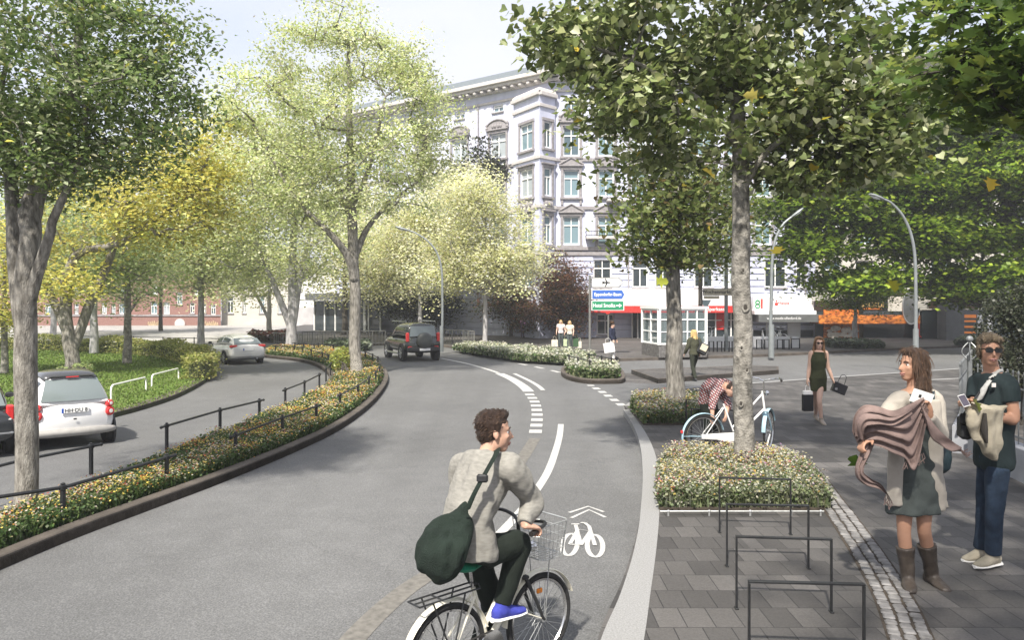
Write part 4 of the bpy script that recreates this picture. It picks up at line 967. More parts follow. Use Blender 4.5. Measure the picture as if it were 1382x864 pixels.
def vine(px, py, rx, ry, label, seed):           # dark climbers on the facade
    t = 0
    d = 53.0; r = np.random.default_rng(seed); n = 900; c = np.array(Q(px,py,d-1.2))+np.clip(r.normal(size=(n,3)),-1.7,1.7)*np.array([rx*d/F*.6,.25,ry*d/F*.6])
    v, cn, lp, q = leaf_arrays(c, np.full(n,.19), r, 'quad', .3); o = mesh_np('window_plant', v, cn, lp, M_leaf, pick(DKG+[((.1,.08,.08),2)], n, r))
    return tag(o, label, 'plant')
# R1 - linden in the flower bed by the hoops
d = dep(640,ZP); b = P(1003,641,ZP)
tree('linden_tree', 'linden with pale scarred trunk in the flower bed beside the hoops', b,
  [[(b,.155),(Q(1004,615,d),.138),(Q(1003,500,d),.13),(Q(1001,380,d),.125),(Q(999,250,d),.115),(Q(997,150,d),.1),(Q(995,50,d),.08),(Q(993,-80,d),.05)],
   [(Q(1000,260,d),.05),(Q(1040,200,d-.4),.04),(Q(1110,160,d-.7),.03),(Q(1190,130,d-.9),.015)],
   [(Q(998,200,d),.05),(Q(950,140,d-.5),.04),(Q(870,90,d-.8),.03),(Q(790,60,d-1),.015)]],
  [ell_px(900,60,d,165,120,1.7,5), ell_px(862,140,d-.3,88,62,1.2,2.4), ell_px(1080,70,d,140,120,1.7,4.5), ell_px(1120,170,d-.3,110,75,1.2,2.6), ell_px(990,150,d-.3,150,80,1.3,3), ell_px(1000,-30,d,180,90,1.6,2), ell_px(770,60,d-.3,50,60,.9,1.3), ell_px(885,212,d,60,28,.8,.9), ell_px(1090,235,d-.2,80,30,.7,.9), ell_px(1195,100,d-.4,62,70,.9,1.5), ell_px(1195,180,d-.5,60,50,.8,1.1)],
  .098, LIN, 270, 66, .215, 'heart', M_bark_l, seed=51, att_low=.5, twig=.008, core=.2, up=.05)
kn_root = [o for o in bpy.data.objects if o.name.startswith('linden_tree')][0]
for (kx,ky,kr) in ((1006,415,.05),(1001,470,.028),(1008,500,.03),(1000,545,.034),(1007,590,.03),(1003,365,.03)):
    c = Q(kx,ky,d-.128); mb = MB(); mb.ring(c,(0,1,0),kr,kr*.38,18,8); mb.xform(Matrix.Translation(c) @ Matrix.Diagonal((.8,.5,1.15,1)) @ Matrix.Translation(-c)); mb.build('knot', M_bark_l, kn_root, smooth='all')
    mb = MB(); mb.ball(c+V((0,.004,0)),(kr*.6,.012,kr*.85),n=10,m=8); mb.build('knot_hollow', M_bark_d, kn_root, smooth='all')
# R2 - second linden behind
d = dep(556,ZP); b = P(911,557,ZP)
tree('linden_tree', 'linden with plain grey tapering trunk behind the parked bicycle', b,
  [[(b,.25),(Q(911,520,d),.2),(Q(910,430,d),.165),(Q(908,330,d),.15),(Q(907,230,d),.12),(Q(905,100,d),.07)]],
  [ell_px(895,260,d,75,60,1.5,3), ell_px(868,315,d-.3,45,42,1.1,1.4), ell_px(940,290,d,70,75,1.6,2.4), ell_px(900,180,d,120,60,1.7,2.5), ell_px(900,345,d,60,25,1,1), ell_px(970,310,d-.5,35,55,1,1)],
  0.1, [((.13,.17,.05),4),((.19,.235,.075),3),((.29,.33,.12),1.6),((.4,.33,.05),.15),((.24,.18,.08),.6)], 200, 34, .3, 'heart', M_bark, seed=52, att_low=.3, twig=.01, core=.2, up=.1, zmin=3.2)
simple(945,478,9,[(950,330,45,60,2.5),(960,270,50,50,2.5)], 'thin dark trunked tree behind the glass kiosk', [((.09,.12,.03),4),((.14,.17,.05),3)], .22, 60, 90, .7, M_bark_d, 53, 300, grp='dark trees by the shops', z=ZP)
simple(1154,466,8,[(1150,395,45,24,1.8),(1175,405,35,20,1.6)], 'slim grey trunked tree in front of the orange shop', FEA, .16, 60, 120, .5, M_bark_w, 54, 395, grp='dark trees by the shops', z=ZP)
# R4 - big dark spreading tree at right
d = 36.; b = PX(1402,d,ZP)
tree('spreading_tree', 'broad dark green tree with layered drooping boughs over the right edge', b,
  [[(b,.8),(Q(1400,420,d),.6),(Q(1385,340,d),.34),(Q(1360,280,d),.28),(Q(1340,200,d),.2),(Q(1320,90,d),.1)],
   [(Q(1396,430,d),.26),(Q(1330,412,d-.4),.2),(Q(1280,400,d-.6),.15),(Q(1215,380,d-.8),.1),(Q(1150,370,d-1),.05)],
   [(Q(1375,320,d),.2),(Q(1300,260,d-.5),.14),(Q(1220,240,d-.8),.09),(Q(1130,250,d-1),.04)],
   [(Q(1362,290,d),.18),(Q(1400,200,d),.12),(Q(1420,100,d),.06)],[(Q(1370,300,d),.16),(Q(1300,330,d-.8),.1),(Q(1190,310,d-1.1),.06),(Q(1090,320,d-1.2),.03)]],
  [ell_px(1330,230,d,120,70,4.4,4), ell_px(1200,255,d-.8,90,36,2.4,2.2), ell_px(1110,280,d-1.2,75,30,1.9,1.6), ell_px(1250,320,d-.8,110,34,2.7,2.6), ell_px(1100,335,d-1.2,50,22,1.5,.9), ell_px(1330,380,d-.3,80,36,2.7,2), ell_px(1160,378,d-1.2,65,20,1.7,1.1), ell_px(1250,180,d,110,50,3.4,2), ell_px(1380,120,d,110,80,4.1,2.4), ell_px(1430,330,d,70,80,3.7,2.4)],
  .24, FEA, 900, 120, .66, 'quad', M_bark_d, seed=55, att_low=.35, twig=.02, core=.15, flat=.32, up=.5, zmin=1.6)
# maple bough overhanging from a tree just outside the right edge
d = 6.6; b = PX(1560,d,ZP)
tree('maple_tree', 'dark leaved maple bough reaching into the upper right corner', b,
  [[(b,.2),(Q(1560,300,d),.16),(Q(1550,100,d),.13),(Q(1540,-80,d),.1)],
   [(Q(1555,200,d),.07),(Q(1480,120,d-.2),.05),(Q(1400,80,d-.3),.035),(Q(1310,90,d-.4),.02),(Q(1240,100,d-.4),.01)],
   [(Q(1550,60,d),.07),(Q(1450,20,d),.05),(Q(1350,10,d),.03)]],
  [ell_px(1340,40,d-.2,90,55,.6,1.7), ell_px(1290,100,d-.3,75,35,.5,1.1), ell_px(1365,130,d-.3,55,42,.5,1.2), ell_px(1260,10,d,70,22,.5,.4), ell_px(1450,60,d,80,90,.8,2.4), ((4.6,2.5,6.8),(2.6,2.6,1.5),8), ((2.2,.5,6.6),(2.0,2.0,1.2),5), ((6.5,5.5,6.5),(2.2,2.2,1.6),4)],  # last three lobes: unseen crown added to shade the right pavement
  .12, [((.08,.13,.03),4),((.12,.18,.035),3),((.26,.32,.06),1.3)], 330, 15, .2, 'maple', M_bark_d, seed=56, att_low=.4, twig=.005, core=.1, up=.5)
# clipped shrub at right, hedge round the lawn
def shrub(name, label, lobes, n, leaf, pal, seed, cat='shrub', shape='quad', stem=None):
    r = np.random.default_rng(seed); root = thing(name, label, cat, stem); w = np.array([l[1][0]*l[1][2] for l in lobes]); w /= w.sum()
    c = []
    for i, l in enumerate(lobes):
        m = int(n*w[i]); d = r.normal(size=(m,3)); d /= np.linalg.norm(d,axis=1)[:,None]; q = np.array(l[0])+d*np.array(l[1])*(.7+.33*r.random((m,1))**.7); c.append(q)
    c = np.concatenate(c); c = c[c[:,2] > .12]; v, cn, lp, q = leaf_arrays(c, np.full(len(c),leaf), r, shape, .4)
    mesh_np('foliage', v, cn, lp, M_leaf, np.repeat(pick(pal,len(c),r,.35),q,0), root)
    mb = MB(); st = V(stem)
    for l in lobes:
        for k in range(5): mb.tube([st+V((r.normal()*.1,r.normal()*.1,0)), (st+V(l[0]))/2+V(r.normal(size=3)*.1), V(np.array(l[0])+r.normal(size=3)*np.array(l[1])*.4)], [.05,.03,.01], 5)
    mb.build('stem', M_bark_d, root, fix=False); return root
d = 15.0
shrub('clipped_shrub', 'dense dark rounded shrub behind the wrought iron fence', [ell_px(1366,470,d,46,70,.8), ell_px(1420,450,d,60,90,1), ell_px(1340,495,d-.5,22,38,.5), ell_px(1376,415,d+.3,42,30,.7)], 16000, .06, [((.05,.06,.035),4),((.075,.085,.05),3),((.11,.12,.08),1)], 61, stem=PX(1380,d,ZP))
hp = gl([(-90,472),(0,472),(100,474),(190,479),(235,484),(262,492),(274,500),(270,510),(262,512)], .1, 6)
r = np.random.default_rng(62); n = 26000; seg = np.array([(p.x,p.y) for p in hp]); L = np.cumsum(np.r_[0,np.linalg.norm(np.diff(seg,axis=0),axis=1)]); s = r.random(n)*L[-1]
cx_ = np.interp(s,L,seg[:,0]); cy_ = np.interp(s,L,seg[:,1]); c = np.stack([cx_,cy_,np.full(n,.1)],1); th = r.random(n)*2*PI; hh = .66+.1*np.sin(s*1.3)+.05*np.sin(s*3.7)
e = 3.; sup = lambda v: np.sign(v)*np.abs(v)**(2/e)
c[:,1] += sup(np.cos(th))*.38*(.85+.25*r.random(n)); c[:,0] += r.normal(0,.12,n)+sup(np.cos(r.random(n)*6.28))*.25; c[:,2] += hh/2+sup(np.sin(th))*hh/2*(.85+.22*r.random(n))
v, cn, lp, q = leaf_arrays(c, .075*(1+r.random(n)*.4), r, 'quad', .4)
hd = thing('hedge', 'low clipped yellow green hedge curving round the back of the lawn', 'hedge', (hp[0].x,hp[0].y,.1)); XF[hd.name] = Matrix.Translation(hd.location)
mesh_np('foliage', v, cn, lp, M_leaf, pick([((.3,.32,.08),3),((.4,.4,.13),3),((.2,.24,.06),2),((.5,.48,.22),1)], n, r, .3), hd)
mb = MB(); mb.sweep(hp, -.22, .22, .1, .55); mb.build('branches', mat('hedge twigs', (.06,.07,.025), .95, .5, 14, .9, 30), hd)
shrub('bush', 'pale leafy bush at the foot of the leaning tree on the lawn', [ell_px(112,497,23.5,13,8,.3), ell_px(85,500,23.8,9,6,.2)], 220, .1, [((.3,.38,.15),3),((.45,.48,.25),2)], 63, stem=P(105,507,.1))
shrub('bush', 'yellow green bush at the foot of the tall tree in the flower bed', [ell_px(462,486,25.3,16,18,.45)], 700, .11, [((.4,.42,.1),3),((.3,.36,.1),2)], 64, stem=P(468,510,.1))
vine(648,213,22,26,'dark climbing plant on the left wing between tall windows',71); vine(616,240,30,22,'dark leafy plants on the left wing below the roof',72); vine(670,232,22,14,'dark plants on the ledge beside the oriel',73)
# drifting leaves
for i,(px,py,dd,sz,cl,lb) in enumerate(((1170,578,6.3,.17,(.09,.15,.02),'green leaf drifting in front of the scarf'),(1199,596,6.3,.16,(.08,.13,.02),'darker green leaf drifting below the scarf fold'),(1156,624,6.3,.16,(.08,.15,.02),'green leaf drifting left of the scarf tail'),(1318,546,6.6,.17,(.13,.15,.03),'olive leaf drifting before the man with sunglasses'),(1206,385,8,.17,(.4,.38,.04),'yellow leaf drifting near the arched street lamp'),(1049,338,8,.17,(.4,.33,.05),'yellow leaf drifting beside the far lamp'),(1337,248,8,.22,(.5,.36,.05),'large yellow leaf drifting under the dark tree'),(893,380,9,.2,(.38,.42,.06),'yellow leaf drifting by the plain grey trunk'),(958,234,8,.2,(.4,.32,.05),'yellow leaf drifting left of the scarred trunk'),(1014,128,8,.22,(.42,.36,.08),'yellow leaf drifting high beside the scarred trunk'))):
    r = np.random.default_rng(100+i); c = np.array([Q(px,py,dd)]); v, cn, lp, q = leaf_arrays(c, [sz*.8], r, 'maple', .2)
    o = mesh_np('falling_leaf', v, cn, lp, M_leaf, np.tile(np.array(cl),(q,1))); tag(o, lb, 'leaf', 'drifting autumn leaves')
# ================================================================ CARS  (local frame: x forward, y left, z up)
def paint(name, col, rough=.25): return mat(name, col, rough, .04, 2, coat=.6, spec=.5)
M_tyre = mat('tyre rubber', (.018,.018,.018), .85, .3, 30, .3, 60); M_rim = mat('alloy rim', (.5,.51,.52), .3, .1, 10, metal=.8)
M_black = mat('black plastic', (.02,.021,.022), .5, .3, 14); M_cglass = glass_mat('car glass', (.03,.04,.045), .9, .03); M_rglass = glass_mat('painted reflection rear glass', (.16,.19,.19), 1, .08); M_tail = mat('red tail lamp', (.55,.03,.03), .2, .15, 12, coat=.5); M_clear = mat('clear lamp', (.75,.72,.68), .15, .1, 9, coat=.5)  # rear glass: light reflections painted in as a paler base colour
M_amber = mat('amber lamp', (.8,.25,.03), .25, .1, 9); M_plate = mat('number plate', (.8,.8,.78), .5, .03, 3); M_blue = mat('blue sign', (.03,.09,.38), .5, .1, 4); M_seat = mat('car seat', (.04,.04,.04), .9, .2, 10)
def hull(mb, secs, n=28, e=3.4):
    """secs: (x, half width at bottom, half width at top, z0, z1)"""
    rings = []
    for x, wb, wt, z0, z1 in secs:
        pts = []
        for k in range(n):
            a = 2*PI*k/n+PI/n; c, s = math.cos(a), math.sin(a); c = math.copysign(abs(c)**(2/e), c); s = math.copysign(abs(s)**(2/e), s)
            t = (s+1)/2; pts.append(V((x, c*(wb+(wt-wb)*t), z0+(z1-z0)*t)))
        rings.append(pts)
    vs = [p for r_ in rings for p in r_]; m = len(rings)
    fs = [(i*n+k, i*n+(k+1)%n, i*n+n+(k+1)%n, i*n+n+k) for i in range(m-1) for k in range(n)]+[tuple(range(n-1,-1,-1)), tuple(range((m-1)*n,m*n))]
    mb.add(vs, fs); return rings
def interp_secs(secs, k=4):
    xs = cr([V((s[0],s[1],s[2])) for s in secs], k); zs = cr([V((s[3],s[4],0)) for s in secs], k)
    return [(a.x,a.y,a.z,b.x,b.y) for a,b in zip(xs,zs)]
def patch(parent, name, m, pts2, out=.006, thick=None):
    """a pane: grid rows of points, pushed outwards"""
    mb = MB(); R_ = len(pts2); Cn_ = len(pts2[0]); vs = []
    for row in pts2: vs += [V(p) for p in row]
    mb.add(vs, [(i*Cn_+j, i*Cn_+j+1, i*Cn_+Cn_+j+1, i*Cn_+Cn_+j) for i in range(R_-1) for j in range(Cn_-1)])
    return mb.build(name, m, parent, smooth=True, world=False, fix=False)
def wheel(car, x, y, r, wd, side):
    mb = MB(); ax = V((0,side,0)); c = V((x,y,r))
    mb.lathe([(r*.62,-wd/2),(r*.93,-wd/2),(r,-wd*.3),(r,wd*.3),(r*.93,wd/2),(r*.64,wd/2),(r*.62,wd*.4)], c, ax, 28)
    t = mb.build('wheel', M_tyre, car, smooth=True, world=False)
    mb = MB(); mb.lathe([(r*.64,wd*.35),(r*.64,wd*.47),(r*.57,wd*.5),(r*.55,wd*.38)], c, ax, 24); mb.lathe([(.01,wd*.2),(r*.56,wd*.2),(r*.56,wd*.22),(.01,wd*.22)], c, ax, 20)
    u, w_ = frame_from(ax)
    for k in range(5):
        a = 2*PI*k/5; d = u*math.cos(a)+w_*math.sin(a); mb.tube([c+ax*wd*.44+d*r*.1, c+ax*wd*.44+d*r*.57], [r*.085,r*.06], 6)
    mb.lathe([(.01,wd*.5),(r*.13,wd*.49),(r*.15,wd*.4)], c, ax, 12); mb.build('rim', M_rim, t, smooth=True, world=False); return t
def sample_side(rings, i0, i1, z0f, z1f, side, n=5, out=.008):
    """grid on a hull flank between stations i0..i1 (floats) and height fractions"""
    grid = []
    for t in np.linspace(i0,i1,7):
        k = min(int(t),len(rings)-2); f = t-k; row = []
        for h in np.linspace(z0f,z1f,n):
            best = []
            for r_ in (rings[k],rings[k+1]):
                zs = [p.z for p in r_]; zt_ = min(zs)+(max(zs)-min(zs))*h
                cand = [p for p in r_ if p.y*side >= -1e-6]; cand.sort(key=lambda p:p.z)
                q = cand[-1]
                for a,b in zip(cand,cand[1:]):
                    if a.z <= zt_ <= b.z: g = (zt_-a.z)/(b.z-a.z+1e-9); q = a.lerp(b,g); break
                best.append(q)
            p = best[0].lerp(best[1],f); row.append(p+V((0,side*out,out*.4)))
        grid.append(row)
    return grid
def car(label, loc, yaw, scale, body, cabin, pm, wheels, wr, ww, rear_win, glass_side, group=None, name='parked_car', low=None):
    t = thing(name, label, 'car', loc, yaw, group); t.scale = (scale,)*3
    XF[t.name] = XF[t.name] @ Matrix.Diagonal((scale,scale,scale,1))
    mb = MB(); hull(mb, interp_secs(body)); b = mb.build('body', pm, t, smooth='all', world=False)
    mb = MB(); cs = interp_secs(cabin); rings = hull(mb, cs, e=3.0); mb.build('cabin', pm, t, smooth='all', world=False)
    for s in (1,-1):
        for i0,i1 in glass_side: patch(t, 'side_window', M_cglass, sample_side(rings, i0*4, i1*4, .16, .86, s))
    patch(t, 'rear_window', M_rglass, rear_win)
    for x in wheels:
        for s in (1,-1): mb = MB(); mb.lathe([(.01,-.02),(wr*1.13,-.02),(wr*1.13,.02),(.01,.02)], V((x,s*(body[len(body)//2][1]-.035+.03),wr*1.0)), (0,s,0), 24); mb.build('wheel_arch', M_black, t, world=False)
    for x in wheels:
        for s in (1,-1): wheel(t, x, s*(body[len(body)//2][1]-ww*.38), wr, ww, s)
    return t, rings
def lamp_(t, c, sz, m=None, name='tail_lamp', bev=.03): mb = MB(); mb.box(c, sz, None, bev); return mb.build(name, m or M_tail, t, smooth=True, world=False)
# ---- small white two seater (rear at x=-1.3)
body = [(1.34,.5,.45,.34,.6),(1.25,.66,.6,.24,.74),(.95,.76,.7,.2,.86),(.5,.78,.74,.2,.94),(0,.78,.75,.2,.96),(-.6,.79,.76,.2,.98),(-1.0,.8,.75,.22,.98),(-1.22,.76,.68,.25,.95),(-1.33,.62,.56,.34,.88)]
cab = [(.95,.66,.58,.8,.86),(.55,.72,.55,.82,1.24),(.2,.74,.52,.84,1.44),(-.3,.75,.5,.86,1.52),(-.75,.75,.48,.88,1.5),(-1.02,.74,.46,.88,1.43),(-1.2,.72,.5,.88,1.18),(-1.31,.66,.6,.88,.95)]
rw = [[(-1.355+.26*f**1.25+.05*abs(y)**2.5, y*(.6-.13*f), .97+.42*f) for y in np.linspace(-1,1,9)] for f in np.linspace(0,1,6)]
pc = P(96,602,0); sc_ = .83
yawc = math.atan2(.76,-.65)
ctr = pc+V((math.cos(yawc),math.sin(yawc),0))*1.0*sc_
t, _r = car('small white two seat city car with four round red tail lamps', (ctr.x,ctr.y,0), yawc, sc_, body, cab, paint('white car paint',(.82,.82,.81)), (.93,-.93), .29, .19, rw, ((1.2,2.6),(2.9,4.6)), 'cars parked along the green')
for s in (1,-1):
    for z, rr_ in ((.86,.075),(.7,.095)):
        mb = MB(); mb.lathe([(.01,.05),(rr_*.75,.045),(rr_,.02),(rr_,-.05)], V((-1.3,s*.655,z)), (-1,s*.35,.05), 20); tl = mb.build('tail_lamp', M_tail, t, smooth=True, world=False)
        mb = MB(); mb.lathe([(.01,.055),(rr_*.45,.052)], V((-1.302,s*.655,z)), (-1,s*.35,.05), 14); mb.build('lens', M_clear, tl, smooth=True, world=False)
mb = MB(); mb.box((-1.36,0,.78),(.02,.5,.11),None,.006); pl = mb.build('number_plate', M_plate, t, world=False)
lettering('HH·DU 8', .1, face_M(V((-1.372,-.02,.78)),(0,-1,0),(0,0,1)), M_black, pl) if False else None
def plate_text(pl, txt, x, z, size, t):
    o = lettering(txt, size, XF[t.name] @ face_M(V((x,-.02,z)),(0,-1,0),(0,0,1)), M_black, pl); return o
plate_text(pl,'HH·DU 8',-1.371,.775,.105,t)
mb = MB(); mb.box((-1.371,.225,.78),(.004,.04,.1)); mb.build('country_band', M_blue, pl, world=False)
mb = MB(); hull(mb,[(-1.0,.8,.8,.2,.4),(-1.3,.785,.785,.24,.42),(-1.37,.7,.7,.28,.42)],20); mb.build('bumper', mat('silver plastic',(.34,.33,.31),.5,.1,8), t, smooth='all', world=False)
mb = MB(); mb.box((-1.373,0,.6),(.02,.06,.03),None,.006); mb.build('badge', M_black, t, world=False)
mb = MB(); mb.box((-1.04,0,1.445),(.16,.8,.03),None,.012); sp = mb.build('spoiler', M_black, t, world=False)
mb = MB(); mb.box((-1.13,0,1.435),(.02,.24,.022),None,.006); mb.build('brake_light', M_tail, sp, world=False)
mb = MB(); hull(mb, [(.3,.56,.48,1.3,1.435),(-.3,.56,.46,1.36,1.55),(-.7,.55,.45,1.36,1.535),(-.98,.53,.44,1.33,1.47)],20); mb.build('roof_panel', paint('dark roof paint',(.05,.052,.055)), t, smooth='all', world=False)
for s in (1,-1): mb = MB(); mb.box((.62,s*.86,.98),(.1,.16,.11),None,.03); mb.build('wing_mirror', M_black, t, smooth=True, world=False)
mb = MB(); mb.tube([(-1.27,.42,1.02),(-1.25,.1,1.05)],.012,5); mb.build('wiper', M_black, t, world=False)
# ---- silver hatchback (rear at -2.1)
body = [(2.12,.6,.5,.36,.62),(2.0,.78,.7,.24,.72),(1.5,.88,.84,.2,.84),(.6,.9,.88,.2,.92),(-.4,.9,.88,.2,.96),(-1.3,.91,.88,.22,1.0),(-1.9,.9,.84,.26,1.0),(-2.08,.84,.78,.32,.96),(-2.14,.74,.7,.42,.88)]
cab = [(1.2,.74,.68,.8,.9),(.5,.8,.6,.84,1.26),(0,.82,.58,.88,1.4),(-.7,.82,.58,.9,1.43),(-1.3,.81,.57,.92,1.38),(-1.75,.79,.55,.92,1.24),(-2.02,.74,.6,.92,1.02)]
rw = [[(-2.06+.36*f, y*(.66-.1*f), 1.01+.26*f) for y in np.linspace(-1,1,6)] for f in np.linspace(0,1,5)]
yawc = math.atan2(.8,-.6); pc = P(328,491,0); sc_ = .8; ctr = pc+V((math.cos(yawc),math.sin(yawc),0))*1.35*sc_
t, _r = car('silver hatchback with red wedge tail lamps driving round the green', (ctr.x,ctr.y,0), yawc, sc_, body, cab, paint('silver car paint',(.62,.62,.6)), (1.3,-1.3), .33, .22, rw, ((1.0,2.6),(2.8,4.4)), None, 'car')
for s in (1,-1): lamp_(t, (-2.05,s*.68,.9), (.14,.36,.13)); 
mb = MB(); mb.box((-2.15,0,.74),(.02,.5,.11)); pl = mb.build('number_plate', M_plate, t, world=False); mb = MB(); mb.box((-2.163,.225,.74),(.004,.05,.11)); mb.build('country_band', M_blue, pl, world=False)
mb = MB(); hull(mb,[(-1.8,.9,.9,.22,.4),(-2.1,.84,.84,.26,.42),(-2.17,.74,.74,.3,.4)],20); mb.build('bumper', M_grey, t, smooth='all', world=False)
for s in (1,-1): mb = MB(); mb.box((.72,s*.98,.98),(.12,.18,.12),None,.04); mb.build('wing_mirror', M_black, t, smooth=True, world=False)
mb = MB(); mb.tube([(-2.12,-.4,.3),(-2.22,-.4,.3)],.04,8); mb.build('exhaust', M_rim, t, world=False)
# ---- dark off road car (rear at -1.9)
pd = paint('dark green car paint',(.018,.022,.02))
body = [(1.9,.66,.62,.5,.84),(1.82,.78,.74,.4,.98),(1.3,.84,.8,.36,1.06),(.6,.86,.82,.36,1.08),(-.4,.86,.83,.36,1.1),(-1.2,.86,.83,.36,1.1),(-1.75,.86,.82,.38,1.1),(-1.86,.82,.78,.42,1.08)]
cab = [(.8,.76,.72,1.0,1.1),(.45,.79,.66,1.02,1.5),(.1,.8,.64,1.04,1.7),(-.8,.8,.64,1.04,1.74),(-1.5,.8,.64,1.04,1.72),(-1.74,.79,.63,1.04,1.66),(-1.82,.77,.7,1.04,1.12)]
rw = [[(-1.828+.055*f, y*(.62-.06*f), 1.14+.46*f) for y in np.linspace(-1,1,5)] for f in np.linspace(0,1,4)]
yawc = math.atan2(.91,-.41); pc = P(566,487,0); sc_ = .9; ctr = pc+V((math.cos(yawc),math.sin(yawc),0))*1.3*sc_
t, _r = car('dark off road car with spare wheel on its back driving away', (ctr.x,ctr.y,0), yawc, sc_, body, cab, pd, (1.2,-1.25), .38, .24, rw, ((1.0,2.2),(2.4,3.6),(3.8,4.6)), None, 'car')
mb = MB(); mb.lathe([(.01,.2),(.2,.2),(.3,.17),(.36,.1),(.36,-.02)], V((-1.9,-.05,.95)), (-1,0,0), 24); mb.build('spare_wheel', mat('grey vinyl cover',(.07,.075,.07),.5,.2,5), t, smooth=True, world=False)
for s in (1,-1): lamp_(t, (-1.83,s*.72,1.1), (.12,.15,.42)); lamp_(t, (-1.88,s*.62,.62), (.06,.2,.16), name='bumper_lamp', bev=.02)
mb = MB(); mb.box((-1.88,0,.55),(.2,1.5,.24),None,.06); mb.build('bumper', M_black, t, smooth=True, world=False)
mb = MB(); mb.box((-1.99,-.05,.55),(.02,.5,.11)); mb.build('number_plate', M_plate, t, world=False)
for s in (1,-1): mb = MB(); mb.box((.6,s*.93,1.14),(.1,.18,.16),None,.03); mb.build('wing_mirror', M_black, t, smooth=True, world=False); mb = MB(); mb.tube([(.7,s*.72,1.78),(-1.5,s*.68,1.8)],.025,6); mb.build('roof_rail', M_rim, t, smooth=True, world=False)
for s in (1,-1): mb = MB(); mb.tube([(.85,s*.9,.34),(-.9,s*.9,.34)],.04,6); mb.build('side_step', M_rim, t, smooth=True, world=False)
# ---- dark car cut by the left edge
body = [(1.9,.6,.5,.36,.62),(1.8,.76,.68,.24,.74),(1.3,.82,.78,.2,.9),(.3,.84,.8,.2,.96),(-.8,.84,.8,.22,.98),(-1.5,.83,.79,.24,.98),(-1.72,.8,.74,.3,.94),(-1.78,.72,.68,.4,.88)]
cab = [(.9,.7,.64,.8,.9),(.4,.75,.6,.84,1.26),(0,.76,.58,.88,1.45),(-.6,.77,.58,.9,1.5),(-1.1,.76,.57,.9,1.47),(-1.5,.74,.55,.9,1.3),(-1.68,.7,.58,.9,1.0)]
rw = [[(-1.715+.22*f, y*(.62-.08*f), 1.0+.33*f) for y in np.linspace(-1,1,5)] for f in np.linspace(0,1,4)]
yawc = math.atan2(.76,-.65); sc_ = .83; q = P(16,618,0); rgt = V((math.sin(yawc),-math.cos(yawc),0)); ctr = q-rgt*.72*sc_+V((math.cos(yawc),math.sin(yawc),0))*1.75*sc_
t, _r = car('dark grey car at the left edge with chrome bumper strip', (ctr.x,ctr.y,0), yawc, sc_, body, cab, paint('anthracite car paint',(.03,.034,.038)), (1.15,-1.15), .31, .2, rw, ((1.0,2.4),(2.7,4.2)), 'cars parked along the green')
for s in (1,-1): a_ = lamp_(t, (-1.68,s*.7,.86), (.16,.14,.3)); lamp_(t, (-1.73,s*.68,.74), (.1,.1,.08), M_clear, 'reverse_lamp')
mb = MB(); mb.box((-1.76,0,.48),(.06,1.5,.06),None,.02); mb.build('chrome_strip', M_rim, t, smooth=True, world=False)
mb = MB(); mb.box((-1.77,0,.72),(.03,.5,.11),None,.01); mb.build('number_plate', M_plate, t, world=False)
